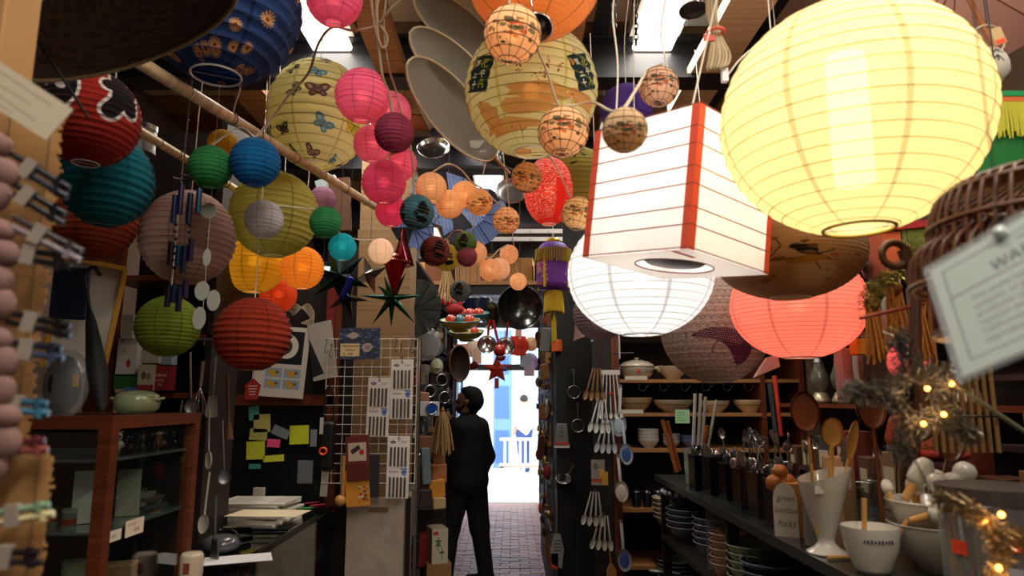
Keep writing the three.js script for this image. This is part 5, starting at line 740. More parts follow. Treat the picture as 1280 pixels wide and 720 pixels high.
// ---------------------------------------------------------------- goods hanging over the aisle
{
  const hang = (t, y = 3.6) => part('hanging_wire', gBar([0, 0.0, 0], [0, y - t.position.y, 0], 0.0018), WIRE, t);
  const wok = (px, py, d, r, m, label, ry = 0, rx = 90) => { const u = mpp(px, py, d), t = thing('wok', label, 'wok', dep(px, py, d), R(ry)); const g = gWok(r * u); part('bowl', g.clone().rotateX(R(rx)).translate(0, 0, -r * u * 0.4), m, t); part('rim', gTor(r * u, 0.004, 0, r * u * 0.44, 0).rotateX(R(rx)).translate(0, 0, -r * u * 0.4), std('#3c3a38', 0.35, 0.6), t); part('handle', gTube([[-0.04, r * u, 0.02], [0, r * u + 0.035, 0.02], [0.04, r * u, 0.02]], 0.006, 12, 6), DULLSTEEL, t); hang(t); return t; };
  wok(650, 384, 5.6, 28, glossy('#14120e', 0.2), 'black iron wok hanging over the aisle near the door', 8);
  wok(614, 395, 6.0, 17, glossy('#16181a', 0.25), 'smaller dark pan hanging beside the black wok', -50);
  const nv = thing('navy_pot', 'navy enamel pot hanging next to the black wok', 'pot', dep(596, 402, 6.5)); part('body', gLathe([[0.0005, 0], [0.1, 0], [0.115, 0.03], [0.12, 0.2], [0.125, 0.22], [0.115, 0.22], [0.11, 0.03], [0.0005, 0.01]], 28), glossy('#141a38', 0.25), nv); part('rim', gTor(0.122, 0.005, 0, 0.22, 0), STEEL, nv); for (const s of [-1, 1]) part('handle', gTube([[s * 0.12, 0.17, -0.03], [s * 0.16, 0.17, 0], [s * 0.12, 0.17, 0.03]], 0.007, 10, 6), glossy('#141a38', 0.25), nv); hang(nv);
  for (const [px, py, d, label, c1, c2] of [[575, 414, 5.3, 'painted bowl with yellow underside and red fruit inside', '#c8a830', '#3c6a7c'], [588, 404, 5.72, 'painted turquoise bowl behind the yellow one', '#5ca0b0', '#c8443c'], [583, 426, 6.15, 'yellow green dish below the painted bowls', '#c8c040', '#e0d8a0']]) { const t = thing('painted_bowl', label, 'bowl', dep(px, py, d)); part('bowl', gBowl(0.16, 0.09, 0.4), glossy(c1, 0.3), t); part('rim', gTor(0.158, 0.005, 0, 0.088, 0), glossy('#3a8a94', 0.3), t); for (let k = 0; k < 3; k++) part('fruit', gSph(0.045, -0.07 + k * 0.07, 0.085, 0.02 * (k % 2), 14, 10), glossy(k % 2 ? c2 : '#c8402c', 0.35), t); hang(t); t.rotation.x = R(14); }
  const pan = (px, py, d, r, label) => { const u = mpp(px, py, d), t = thing('saucepan', label, 'pan', dep(px, py, d)); part('pan_body', gLathe([[0.0005, 0], [r * u * 0.8, 0], [r * u, 0.06], [r * u - 0.004, 0.06], [r * u * 0.78, 0.006], [0.0005, 0.006]], 30).rotateX(R(70)), STEEL, t); part('grip', gBar([0, 0.02, 0], [0.02, 0.22, 0.02], 0.01), glossy('#a81c18', 0.3), t); hang(t); };
  pan(609, 434, 5.4, 12, 'steel pan with red grip'); pan(632, 436, 5.6, 12, 'second steel pan beside the one with red grip');
  const rl = thing('red_ladle', 'long glossy red ladle hanging between the steel pans', 'ladle', dep(616, 400, 5.35)); part('shaft', gBar([0, 0, 0], [0.05, -0.2, 0], 0.012), glossy('#b01c18', 0.25), rl); part('cup', gSph(0.05, 0.055, -0.24, 0), glossy('#b01c18', 0.25), rl); hang(rl);
  // fish shapes and tags shining in the door light
  const bright = [['#f05a44', 'red paper tag hanging before the transom', [638, 420, 658, 444]], ['#f4a890', 'salmon paper banner before the transom', [556, 425, 566, 450]], ['#f0c0a8', 'pale peach paper banner before the transom', [570, 430, 585, 452]], ['#f4d8c8', 'pinkish white banner before the transom', [590, 436, 602, 455]], ['#d8e4ec', 'pale blue banner before the transom', [650, 442, 664, 458]], ['#e8d0e0', 'lilac banner before the transom', [655, 452, 668, 470]], ['#f0c8b8', 'soft pink square card near the door top', [644, 412, 652, 424]]];
  bright.forEach(([c, l, r], i) => { const m = block('paper_banner', r, 8.6 + (i % 3) * 0.15, 0.003, thinSheet(c, 0.5), l, 'banner', { ry: R(rr(-15, 15)) }); part('string', gBar([0, 0, 0], [0, 3.6 - m.position.y, 0], 0.0015), WIRE, m); });
  const ps = thing('paper_star', 'bright coral paper star hanging in the doorway light', 'star', dep(621, 462, 8.1)); part('points', gStar(0.17, 0.08, 0.05), thinSheet('#f07860', 0.4), ps); part('tail', gBox(0.05, 0.12, 0.004, 0, -0.16, 0), thinSheet('#f09880', 0.4), ps); hang(ps);
  for (const [px, py, r, c, l] of [[593, 457, 0.045, '#d83c34', 'red bauble hanging in the doorway light'], [626, 446, 0.05, '#e04838', 'red bauble above the coral star'], [630, 430, 0.04, '#c82c2c', 'dark red bauble near the steel pans'], [631, 461, 0.03, '#9878c8', 'violet bauble beside the coral star']]) { const t = thing('bauble', l, 'bauble', dep(px, py, 7.2)); part('ball', gSph(r), glossy(c, 0.2), t); part('cap', gCyl(0.012, 0.012, 0.014, 0, r, 0), STEEL, t); hang(t); }
  // foil stars
  const foil = (name, px, py, d, R0, r0, th, n, c, label, rz, ry, group) => { const u = mpp(px, py, d), t = thing(name, label, 'star', dep(px, py, d), R(ry), group); const m = part('points', gStar(R0 * u, r0 * u, th * u, n), std(c, 0.18, 0.85), t); m.rotation.z = R(rz); part('hanging_wire', gBar([0, r0 * u, 0], [0, 3.3 - t.position.y, 0], 0.0014), WIRE, t); return t; };
  { const u = mpp(487, 368, 3.35), t = thing('foil_star', 'green foil star with long points and a red cone', 'star', dep(490, 372, 3.35)); const gm = std('#0e4a34', 0.2, 0.75); for (const [ang, l] of [[-90, 38], [-125, 42], [-48, 44], [176, 42], [4, 38], [62, 36], [112, 30], [140, 24]]) { const g = new THREE.ConeGeometry(5.2 * u, l * u, 4).translate(0, l * u / 2, 0).rotateZ(R(ang - 90)); part('point', g, gm, t); } part('core', new THREE.OctahedronGeometry(9 * u), gm, t); part('red_cone', new THREE.ConeGeometry(17 * u, 52 * u, 5).rotateX(Math.PI).translate(3 * u, 24 * u, 5 * u), std('#a81018', 0.2, 0.6), t); part('red_cone', new THREE.ConeGeometry(15 * u, 52 * u, 4).translate(12 * u, 66 * u, 0), std('#7c0c14', 0.2, 0.6), t); part('orange_facet', new THREE.ConeGeometry(20 * u, 12 * u, 4).translate(4 * u, 50 * u, 6 * u), std('#b0583c', 0.3, 0.5), t); part('hanging_wire', gBar([9 * u, 80 * u, 0], [9 * u, 3.3 - t.position.y, 0], 0.0014), WIRE, t); }
  foil('foil_star', 423, 345, 3.4, 40, 15, 12, 6, '#16343a', 'dark teal foil star below the turquoise lantern', 12, 20); foil('foil_star', 462, 344, 3.5, 26, 9, 12, 4, '#77726a', 'silver grey foil star beside the dark teal one', 20, -20); foil('foil_star', 434, 372, 3.85, 30, 8, 8, 5, '#232024', 'small black foil star under the teal one', -20, 40); foil('foil_star', 404, 338, 3.6, 22, 7, 7, 5, '#1c6a64', 'small sea green foil star near the orange lantern', 30, 10);
  const bt = thing('tinsel_twist', 'short sparkling blue tinsel twist among the stars', 'tinsel', dep(433, 360, 3.3)); part('twist', new THREE.CapsuleGeometry(0.016, 0.09, 4, 10).rotateZ(-0.4), std('#1c2cb0', 0.25, 0.7), bt); part('tie', gBar([0, 0.05, 0], [0, 0.2, 0], 0.0012), WIRE, bt);
  // ribbed dark fan, scroll
  const df = thing('dark_fan', 'dark ribbed folding fan hanging beside the green foil star', 'fan', dep(533, 384, 4.4), R(-20)); for (let k = 0; k < 11; k++) { const a = R(-80 + k * 16); part('blade', gExt([[0, -0.008], [0.19, -0.024], [0.19, 0.024], [0, 0.008]], 0.003).rotateZ(a).translate(-0.08, 0, (k % 2) * 0.004), std(k % 2 ? '#20231f' : '#2f332d', 0.5), df); } part('pivot', gCyl(0.008, 0.008, 0.012, 0, 0, 0).rotateX(Math.PI / 2).translate(-0.08, 0, 0), STEEL, df);
  const sc = thing('straw_broom', 'pale straw hand broom hanging below the olive globe', 'broom', dep(559, 345, 4.6)); { const l = []; for (let k = 0; k < 40; k++) l.push(gBar([rr(-0.012, 0.012), 0.1, rr(-0.012, 0.012)], [rr(-0.08, 0.08), -0.16 + rr(-0.02, 0.02), rr(-0.03, 0.03)], 0.0035, 5)); part('bristles', join(l), std('#c8a878', 0.8), sc).userData.kind = 'stuff'; part('binding', gTor(0.022, 0.006, 0, 0.06, 0), std('#a83c2c', 0.6), sc); part('handle', gBar([0, 0.06, 0], [0, 0.26, 0], 0.01), OAK, sc); hang(sc); }
  const rs = thing('red_paper_fish', 'red and white striped paper fish hanging by the straw broom', 'paper fish', dep(557, 374, 4.8)); part('body', gSph(0.06).scale(1, 0.8, 0.7), std('#d82c34', 0.6), rs); for (const x of [-0.03, 0.0, 0.03]) part('stripe', gTor(0.052 - Math.abs(x) * 0.3, 0.005, 0, 0, 0, false).rotateY(Math.PI / 2).translate(x, 0, 0).scale(1, 0.85, 0.8), std('#f0d8d0', 0.6), rs); part('tail', gExt([[0.05, 0], [0.12, 0.05], [0.12, -0.05]], 0.006), std('#d82c34', 0.6), rs); part('lower_body', gSph(0.05, 0.05, -0.09, 0).scale(1.3, 0.8, 0.7), std('#b0202c', 0.6), rs); hang(rs);
  // blue and white fans behind the globes
  const FT = tex('bluefan', 512, 512, (c, w, h) => { c.fillStyle = '#94b2ea'; c.fillRect(0, 0, w, h); c.strokeStyle = '#c9d8f0'; c.lineWidth = 3; for (let k = 0; k < 46; k++) { c.beginPath(); c.moveTo(0, k * 12 + rr(-3, 3)); c.lineTo(w, k * 12 + rr(-3, 3)); c.stroke(); } for (let k = 0; k < 60; k++) { c.fillStyle = ['#c8dcf4', '#2c4c94', '#8cb0e4'][k % 3]; blob(c, rnd() * w, rnd() * h, rr(4, 16), rr(4, 10)); } c.strokeStyle = '#16204a'; c.lineWidth = 4; for (let k = 0; k < 12; k++) { c.beginPath(); c.moveTo(k * 46, 0); c.lineTo(k * 46, h); c.stroke(); } });
  const bfan = (px, py, d, r, segs, tilt, label) => { const u = mpp(px, py, d), t = thing('blue_parasol', label, 'parasol', dep(px, py, d), 0, 'blue and white paper parasols'); t.rotation.set(R(tilt[0]), R(tilt[1]), R(tilt[2])); const fm = thinSheet('#ffffff', 0.45, { map: FT }), dk = std('#14182c', 0.7); for (let k = 0; k < 12; k++) { const a0 = k / 12 * 6.283, a1 = (k + 1) / 12 * 6.283, s = new THREE.Shape(); s.moveTo(Math.cos(a0) * 0.1, Math.sin(a0) * 0.1); s.lineTo(Math.cos(a0), Math.sin(a0)); s.lineTo(Math.cos(a1), Math.sin(a1)); s.lineTo(Math.cos(a1) * 0.1, Math.sin(a1) * 0.1); const g = new THREE.ExtrudeGeometry(s, { depth: 0.01, bevelEnabled: false }).scale(r * u, r * u, r * u); part('panel', g, segs.includes(k) ? dk : fm, t); part('rib', gBar([0, 0, 0.006], [Math.cos(a0) * r * u, Math.sin(a0) * r * u, 0.006], 0.0022, 5), std('#2a2018', 0.7), t); } part('hub', gCyl(0.014, 0.014, 0.04, 0, 0, 0).rotateX(Math.PI / 2), std('#3c2c20', 0.6), t); };
  bfan(562, 250, 3.3, 50, [3, 9], [-30, 20, 10], 'blue and white striped paper parasol behind the peach globes'); bfan(592, 272, 3.5, 44, [0, 2, 6], [-15, -15, 30], 'lower blue and white parasol with dark panels');
  bfan(516, 285, 3.4, 30, [0, 1, 5, 6], [-20, 30, 50], 'half hidden blue parasol behind the teal globe');
  // wire-rimmed mesh scoops
  const MS = std('#8c887c', 0.8, 0.1, { transmission: 0.6, thickness: 0, side: THREE.DoubleSide });
  const scoop = (ax, ay, bx, by, d0, d1, wpx, label) => {
    const a = dep(ax, ay, d0), b = dep(bx, by, d1), t = thing('mesh_scoop', label, 'strainer', b, 0, 'grey mesh scoops'), dir = a.clone().sub(b), L = dir.length(); const Y = dir.clone().normalize(), toCam = V(0, EYE, 0).sub(b).normalize(), X = Y.clone().cross(toCam).normalize(), Z = X.clone().cross(Y);
    t.quaternion.setFromRotationMatrix(new THREE.Matrix4().makeBasis(X, Y, Z)); t.rotateY(R(22));
    const W = wpx * mpp(ax, ay, (d0 + d1) / 2), s = new THREE.Shape(); s.absellipse(0, 0, W, L / 2, 0, Math.PI * 2);
    const sh = new THREE.SphereGeometry(1, 28, 10, 0, Math.PI * 2, Math.PI / 2, Math.PI / 2).rotateX(Math.PI / 2).scale(W, L / 2, 0.035).translate(0, L / 2, 0); part('mesh_bowl', sh, MS, t);
    const pts = []; for (let k = 0; k < 28; k++) { const q = k / 28 * 6.283; pts.push([Math.cos(q) * W, Math.sin(q) * L / 2 + L / 2, 0]); } part('wire_rim', gTube(pts, 0.0045, 56, 6, true), std('#c8b898', 0.4, 0.4), t); part('handle', gBar([0, 0, 0], [0, -0.12, 0], 0.006), OAK, t);
    return t;
  };
  scoop(518, -5, 622, 70, 2.35, 2.75, 26, 'grey mesh scoop with wire rim, uppermost of the three'); scoop(513, 40, 620, 132, 2.3, 2.75, 28, 'grey mesh scoop with wire rim, between two others'); scoop(511, 76, 618, 196, 2.25, 2.7, 32, 'grey mesh scoop with wire rim, lowest of the three');
  const bowlS = (px, py, d, r, rx, ry, m, label) => { const u = mpp(px, py, d), t = thing('steel_bowl', label, 'bowl', dep(px, py, d)); t.rotation.set(R(rx), R(ry), 0); part('bowl', gBowl(r * u, r * u * 0.5, 0.4), m, t); part('rim', gTor(r * u, 0.003, 0, r * u * 0.5, 0), STEEL, t); part('hook', gTube([[0, r * u * 0.5, -r * u], [0, r * u * 0.5 + 0.03, -r * u - 0.03], [0, r * u * 0.5, -r * u - 0.05]], 0.002, 8, 5), STEEL, t); };
  bowlS(543, 192, 3.4, 20, 60, -30, STEEL, 'steel mixing bowl hanging under the mesh scoops'); bowlS(648, 200, 3.4, 26, 70, 30, BLACKGLOSS, 'dark lacquer bowl hanging behind the lantern with signs'); bowlS(670, 30, 1.85, 20, 150, 10, BLACKGLOSS, 'glossy black bowl under the large orange lantern'); bowlS(622, 196, 3.6, 22, 80, -20, STEEL, 'shiny steel bowl beside the dark lacquer one'); bowlS(866, 6, 2.4, 17, 170, 0, BLACK, 'black round bell shade on the ceiling'); bowlS(640, 245, 3.2, 20, 65, 15, DULLSTEEL, 'dull steel colander bowl behind the netted globe');
  const cyl = thing('steel_torch', 'grey metal cylinder hanging behind the mesh scoops', 'cylinder', dep(536, 148, 2.9)); part('tube', gCyl(0.016, 0.022, 0.12, 0, 0, 0).rotateZ(0.5), DULLSTEEL, cyl); part('cap', gCyl(0.024, 0.024, 0.02, 0, 0, 0).rotateZ(0.5).translate(0.03, -0.06, 0), BLACK, cyl);
  // storage loft with cartons, white rails
  const lo = thing('storage_loft', 'wooden storage loft across the aisle under the ceiling', 'loft', [-0.2, 2.78, -7.2]); for (let k = 0; k < 6; k++) part('plank', gBox(2.6, 0.035, 0.2, 0, 0, -0.55 + k * 0.22), k % 2 ? OAK : REDWOOD, lo); for (const s of [-1, 1]) part('hanger', gBar([s * 1.1, 0, 0.4], [s * 1.1, 0.82, 0.4], 0.006), BLACK, lo); part('front_beam', gBox(2.6, 0.1, 0.06, 0, -0.06, 0.6), DARKWOOD, lo);
  const cc = ['#8c5a30', '#b0824c', '#74482a', '#c49a68']; for (let k = 0; k < 9; k++) { const h = rr(0.24, 0.42); const t = thing('loft_carton', ['reddish', 'light', 'dark', 'pale'][k % 4] + ' brown cardboard carton on the storage loft', 'carton', [-1.3 + k * 0.28, 2.798, -6.85 - (k % 2) * 0.12], R(rr(-8, 8)), 'cartons on the storage loft'); part('box', gRound(0.25, h, 0.28, 0.004, 0, h / 2, 0), std(cc[k % 4], 0.8), t); part('tape', gBox(0.05, 0.001, 0.284, 0, h + 0.0006, 0), std('#c8b088', 0.4), t); }
  for (const [y, l] of [[289, 'upper white metal rail over the aisle'], [299, 'lower white metal rail over the aisle']]) { const a = dep(640, y, 4.75), b = dep(703, y, 4.75), t = thing('white_rail', l, 'rail', a); part('bar', gBox(b.x - a.x + 0.3, 0.03, 0.02, (b.x - a.x) / 2 - 0.15, 0, 0), std('#d8d4d4', 0.5), t); for (let k = 0; k < 3; k++) part('hook', gTube([[k * 0.13, 0, 0.012], [k * 0.13, -0.03, 0.02], [k * 0.13 + 0.02, -0.02, 0.024]], 0.0018, 8, 5), BLACK, t); for (const s of [0.0, 1]) part('hanger', gBar([s * (b.x - a.x), 0, 0], [s * (b.x - a.x), 3.3 - a.y, 0], 0.003), WIRE, t); }
  for (const [rect, d, c, l, rz] of [[[452, 268, 508, 288], 4.6, '#c8a87c', 'pale wooden crate end above the green foil star', 0], [[448, 288, 506, 302], 4.62, '#a07c50', 'brown plank under the pale crate', 0], [[480, 306, 520, 372], 5.2, '#6c4a30', 'brown board behind the red foil cones', 0], [[412, 222, 438, 290], 4.2, '#5c3a22', 'dark brown board behind the bamboo pole', 4], [[398, 222, 424, 252], 4.4, '#a8b4bc', 'crumpled pale blue plastic sheet behind the butterfly lantern', 20]]) block('stored_board', rect, d, 0.04, std(c, 0.7), l, 'board', { rz: R(rz) });
}
// ---------------------------------------------------------------- tied cables, chains under the ceiling
{
  const cb = thing('tied_cables', 'bundle of beige cables tied with a red band under the ceiling', 'cables', dep(898, 100, 2.0)), u = mpp(898, 50, 2.0);
  for (let k = 0; k < 7; k++) { const o = (k - 3) * 2.6; part('cable', gTube([[o * u, 130 * u, 0], [(o * 0.7 - 4) * u, 90 * u, 0.006 * (k % 3)], [o * 0.6 * u, 62 * u, 0], [(o * 1.6 + 2) * u, 30 * u, 0.01], [(o * 1.2 - 4) * u, 12 * u, 0.004 * k], [(o * 0.4) * u, 30 * u, -0.01], [o * 0.5 * u, 62 * u, -0.006]], 2.0 * u, 30, 6), std(k % 2 ? '#b09c7c' : '#9c8868', 0.8), cb); }
  part('red_band', gTor(10 * u, 2.4 * u, 0, 64 * u, 0), std('#c8543c', 0.6), cb); part('white_plug', gRound(8 * u, 18 * u, 8 * u, 0.003, 8 * u, 6 * u, 0), std('#d8d8d8', 0.5), cb); part('red_tail', gBox(14 * u, 8 * u, 3 * u, -10 * u, 54 * u, 4 * u), std('#c8544c', 0.6), cb);
  const cs = thing('white_cable', 'white cable sagging from the tied cable bundle', 'cable', dep(920, 60, 2.0)); part('cable', gTube([[-0.03, -0.09, 0], [0.02, -0.03, 0], [0.1, 0.02, 0], [0.3, 0.06, -0.05], [0.45, 0.2, -0.1]], 0.004, 24, 6), std('#cfc8ba', 0.6), cs);
  for (const [px, l, n] of [[763, 'black steel chain hanging beside the tall netted globes', 9], [790, 'second black chain running down from the girder', 12]]) { const t = thing('steel_chain', l, 'chain', dep(px, -20, 2.4)); for (let k = 0; k < n; k++) part('link', new THREE.TorusGeometry(0.011, 0.0032, 6, 14).scale(0.75, 1.25, 1).rotateY(k % 2 ? Math.PI / 2 : 0).translate(Math.sin(k * 0.2) * 0.01, -k * 0.022, 0), std('#1c1a1a', 0.4, 0.7), t); part('hook_top', gBar([0, 0, 0], [0, 3.3 - t.position.y, 0], 0.003), WIRE, t); }
  const jb = thing('junction_box', 'grey metal junction box mounted on the ceiling', 'junction box', dep(874, 62, 3.1)); part('box', gRound(0.17, 0.1, 0.14, 0.006), std('#8a9498', 0.5, 0.3), jb); part('cover', gBox(0.15, 0.004, 0.12, 0, -0.052, 0), std('#7c8890', 0.5, 0.3), jb); jb.position.y = 3.56;
}
// ---------------------------------------------------------------- dark post with hanging tools
{
  const p = thing('dark_post', 'thick near black wooden post rising beside the aisle', 'post', [0.5, 0, -5.2]);
  part('shaft', gBox(0.36, 3.3, 0.36, 0, 1.65, 0), std('#1c1613', 0.7, 0, { map: T_DARK }), p); part('plinth', gBox(0.4, 0.15, 0.4, 0, 0.075, 0), DARKWOOD, p); part('side_board', gBox(0.04, 2.6, 2.4, -0.16, 1.3, -1.5), DARKWOOD, p);
  const face = -5.0, at = (px, py) => dep(px, py, 5.0);
  const on = (name, geo, mat, px, py, label, cat, rz = 180, group) => { const m = solo(name, geo, mat, label, cat, at(px, py), 0, group); m.rotation.order = 'YXZ'; m.rotation.z = R(rz); m.position.z = face + 0.02; return m; };
  for (const [px, py] of [[717, 490], [722, 532]]) { const t = thing('hanging_sieve', px < 720 ? 'small round sieve hanging on the dark post' : 'second small sieve below the first on the dark post', 'sieve', at(px, py)); t.position.z = face + 0.03; part('ring', gTor(0.045, 0.004, 0, 0, 0, false), STEEL, t); part('mesh_disc', gCyl(0.044, 0.044, 0.002, 0, 0, 0, 24).rotateX(Math.PI / 2), std('#2c2c2c', 0.4, 0.5), t); part('handle', gBar([0, 0.045, 0], [0, 0.14, 0], 0.004), DULLSTEEL, t); part('hook', gTor(0.01, 0.0025, 0, 0.15, 0, false), STEEL, t); }
  const gr = thing('box_grater', 'flat steel grater with red edge hanging on the dark post', 'grater', at(702, 556)); gr.position.z = face + 0.03; part('plate', gExt([[-0.05, 0], [0.05, 0], [0.035, 0.15], [-0.035, 0.15]], 0.004, 0.001), DULLSTEEL, gr); part('red_edge', gBox(0.1, 0.02, 0.008, 0, 0.012, 0.004), std('#a83c34', 0.5), gr); for (const y of [0.06, 0.09, 0.12]) part('slot', gBox(0.012, 0.008, 0.002, 0, y, 0.006), BLACK, gr); part('white_base', gBox(0.11, 0.02, 0.006, 0, -0.01, 0), std('#c8c4bc', 0.5), gr);
  const ms = thing('wire_strainer', 'wire mesh strainer hanging low on the dark post', 'strainer', at(704, 598)); ms.position.z = face + 0.02; part('basket', gLathe([[0.0005, -0.05], [0.03, -0.04], [0.052, 0]], 20).rotateX(0.6), std('#7c7c7c', 0.4, 0.7, { side: THREE.DoubleSide }), ms); part('rim', gTor(0.053, 0.003).rotateX(0.6), STEEL, ms); part('handle', gBar([0.03, 0.02, 0], [0.07, 0.09, -0.01], 0.003), STEEL, ms);
  // long goods down the post's aisle side
  const long = [[690, 585, 'brass ladle', gSpoon(0.4, 0.05, 0.06), std('#7c5a34', 0.4, 0.6)], [686, 545, 'copper skimmer', gSpoon(0.36, 0.07, 0.07), std('#8c5a3c', 0.35, 0.7)], [682, 505, 'brown wooden paddle', gSpatula(0.34, 0.05, 0.12), OAK], [688, 470, 'brass tea scoop', gSpoon(0.3, 0.05, 0.06), std('#8a6c40', 0.35, 0.7)], [680, 580, 'dark iron turner', gSpatula(0.4, 0.06, 0.1), std('#3c3632', 0.4, 0.6)], [677, 540, 'bamboo whisk', gWhisk(0.22, 0.03), std('#b08c58', 0.7)]];
  long.forEach(([px, py, l, g, m], i) => { const q = solo('hanging_utensil', g, m, l + ' hanging on the aisle side of the dark post', 'utensil', dep(px, py, 5.1 + (690 - px) * 0.13), R(-60)); q.rotation.order = 'YXZ'; q.rotation.z = Math.PI + R(rr(-8, 8)); });
  for (const [rect, d, c, l] of [[[676, 455, 690, 475], 5.6, '#7c5638', 'brown wooden box on the post side'], [[674, 505, 686, 525], 6.0, '#94623c', 'copper coloured tin on the post side'], [[672, 545, 684, 575], 6.2, '#5c3a28', 'dark brown packet on the post side'], [[676, 410, 692, 440], 5.3, '#6c706c', 'grey plastic wrapped plate high on the post side'], [[690, 425, 702, 440], 5.0, '#c85a2c', 'orange paper fan tucked behind the palace lantern tassel']]) block('post_ware', rect, d, 0.05, std(c, 0.5), l, 'ware', { round: 0.008, ry: R(-40), rz: R(rr(-10, 10)) });
  const sp = thing('slotted_turner', 'long slotted steel turner with a red tipped blade hanging low on the post', 'turner', dep(697, 705, 4.99)); part('blade', gExt([[-0.04, 0], [0.03, -0.03], [0.045, 0.1], [0.02, 0.2], [-0.02, 0.2], [-0.05, 0.1]], 0.003, 0.001), std('#a8b4b0', 0.25, 0.7), sp); part('red_tip', gBox(0.05, 0.1, 0.006, -0.02, 0.02, 0.001), std('#b83c24', 0.5), sp); for (let k = 0; k < 4; k++) part('slot', gBox(0.05, 0.006, 0.005, 0, 0.09 + k * 0.022, 0.002), BLACK, sp); part('shaft', gBar([0, 0.2, 0], [0, 0.5, 0], 0.005), STEEL, sp);
}
// ---------------------------------------------------------------- shelves along the wall: unit facing the camera and the long unit with the utensil shelf
const SH = 1.2, XF = 0.88, ZF = -4.3, ZN = -1.0;
{
  const X0 = 0.68, X1 = 1.93, Z = -4.78, t = thing('back_shelf', 'reddish wooden shelf unit full of bowls and pots behind the carp lantern', 'shelf', [(X0 + X1) / 2, 0, Z]), w = X1 - X0;
  for (const x of [-w / 2 + 0.015, 0.35, w / 2 - 0.015]) part('upright', gBox(0.03, 2.9, 0.5, x, 1.45, 0), REDWOOD, t); part('back_board', gBox(w, 2.9, 0.015, 0, 1.45, -0.25), DARKWOOD, t);
  for (const y of [0.6, 0.95, 1.325, 1.555, 1.775, 2.1]) part('shelf_board', gBox(w - 0.05, 0.022, 0.46, 0, y, 0.01), OAK, t);
  for (const [px, py] of [[795, 473], [790, 515]]) block('shelf_strip', [px - 14, py - 3, px + 14, py + 2], 4.54, 0.004, std('#d0c8b4', 0.7), px > 792 ? 'pale price strip on the upper bowl shelf edge' : 'pale price strip on the lower bowl shelf edge', 'label');
  const zf = Z + 0.12, X = (px, d = 4.66) => dep(px, 500, d).x;
  const pot = (px, label, c, mark) => { const q = thing('lidded_pot', label, 'pot', [X(px), 1.786, zf]); const m = glossy(c, 0.3); part('body', gLathe([[0.0005, 0], [0.07, 0], [0.1, 0.03], [0.112, 0.07], [0.112, 0.09], [0.1, 0.09], [0.0005, 0.01]], 34), m, q); part('lid', gLathe([[0.118, 0.088], [0.116, 0.1], [0.08, 0.122], [0.03, 0.134], [0.0005, 0.136]], 34), m, q); part('knob', gLathe([[0.012, 0.134], [0.02, 0.148], [0.0005, 0.15]], 16), m, q.getObjectByName('lid')); for (const s of [-1, 1]) part('handle', gTube([[s * 0.11, 0.075, -0.02], [s * 0.138, 0.078, 0], [s * 0.11, 0.075, 0.02]], 0.007, 10, 6), m, q); if (mark) { part('red_diamond', gBox(0.022, 0.022, 0.003).rotateZ(0.785).translate(-0.01, 0.055, 0.111), std('#c8402c', 0.5), q); for (let k = 0; k < 5; k++) part('blue_stroke', gBar([0.03 + k * 0.011, 0.05 + (k % 2) * 0.008, 0.108 - k * 0.004], [0.045 + k * 0.011, 0.062 - (k % 2) * 0.01, 0.106 - k * 0.005], 0.0016, 5), std('#5a5c7c', 0.5), q); } };
  pot(797, 'lidded cream pot with a red diamond mark on the upper shelf', '#c4b8a4', true);
  const pour = thing('pouring_bowl', 'cream ceramic bowl with lip half hidden by the carp lantern', 'bowl', [X(842), 1.786, zf]); part('bowl', gBowl(0.1, 0.09, 0.5), glossy('#c0b090', 0.3), pour); part('lip', new THREE.ConeGeometry(0.03, 0.05, 12).rotateZ(1.2).translate(-0.105, 0.08, 0), glossy('#c0b090', 0.3), pour);
  for (const [px, r, h, c, l] of [[793, 0.115, 0.1, '#bfa47c', 'tan crackle glazed bowl on the middle shelf'], [840, 0.135, 0.085, '#c9bc9c', 'wide cream bowl with brown band on the middle shelf'], [892, 0.1, 0.08, '#c8b492', 'sand coloured bowl on the middle shelf behind tall chopsticks'], [935, 0.105, 0.085, '#ccac80', 'light brown bowl at the end of the middle shelf']]) { const q = thing('serving_bowl', l, 'bowl', [X(px), 1.566, zf + 0.02]); part('bowl', gBowl(r, h, 0.5), glossy(c, 0.3), q); part('band', gTor(r * 0.88, 0.0018, 0, h * 0.62, 0), std('#6a5238', 0.6), q); }
  for (const [px, n, r, c, l] of [[808, 4, 0.072, '#d8d6d0', 'white rice bowl in the stack of four on the lower shelf'], [836, 3, 0.06, '#b8b8c4', 'small blue white bowl stacked on the lower shelf'], [938, 3, 0.05, '#8c98b0', 'small grey blue bowl stacked by the bamboo steamer'], [860, 2, 0.07, '#6478a8', 'blue rimmed dish on the lower shelf']]) for (let k = 0; k < n; k++) { const q = thing('rice_bowl', l, 'bowl', [X(px), 1.337 + k * 0.021, zf + 0.03], 0, l.split(' ').slice(0, 3).join(' ') + 's stacked'); part('bowl', gBowl(r, r * 0.85, 0.5), glossy(c, 0.25), q); part('foot_ring', gTor(r * 0.48, 0.003, 0, 0.004, 0), glossy(c, 0.3), q); }
  const gn = tex('greentag', 128, 96, (c, w0, h0) => { c.fillStyle = '#a8dca8'; c.fillRect(0, 0, w0, h0); c.strokeStyle = '#3c7c4c'; c.lineWidth = 3; for (let k = 0; k < 4; k++) { c.beginPath(); c.moveTo(14, 22 + k * 18); c.lineTo(60 + rnd() * 50, 20 + k * 18); c.stroke(); } });
  sheetOf('green_tag', [844, 512, 862, 529], 4.5, gn, '#88b888', 'light green handwritten price tag on the shelf edge', 'tag');
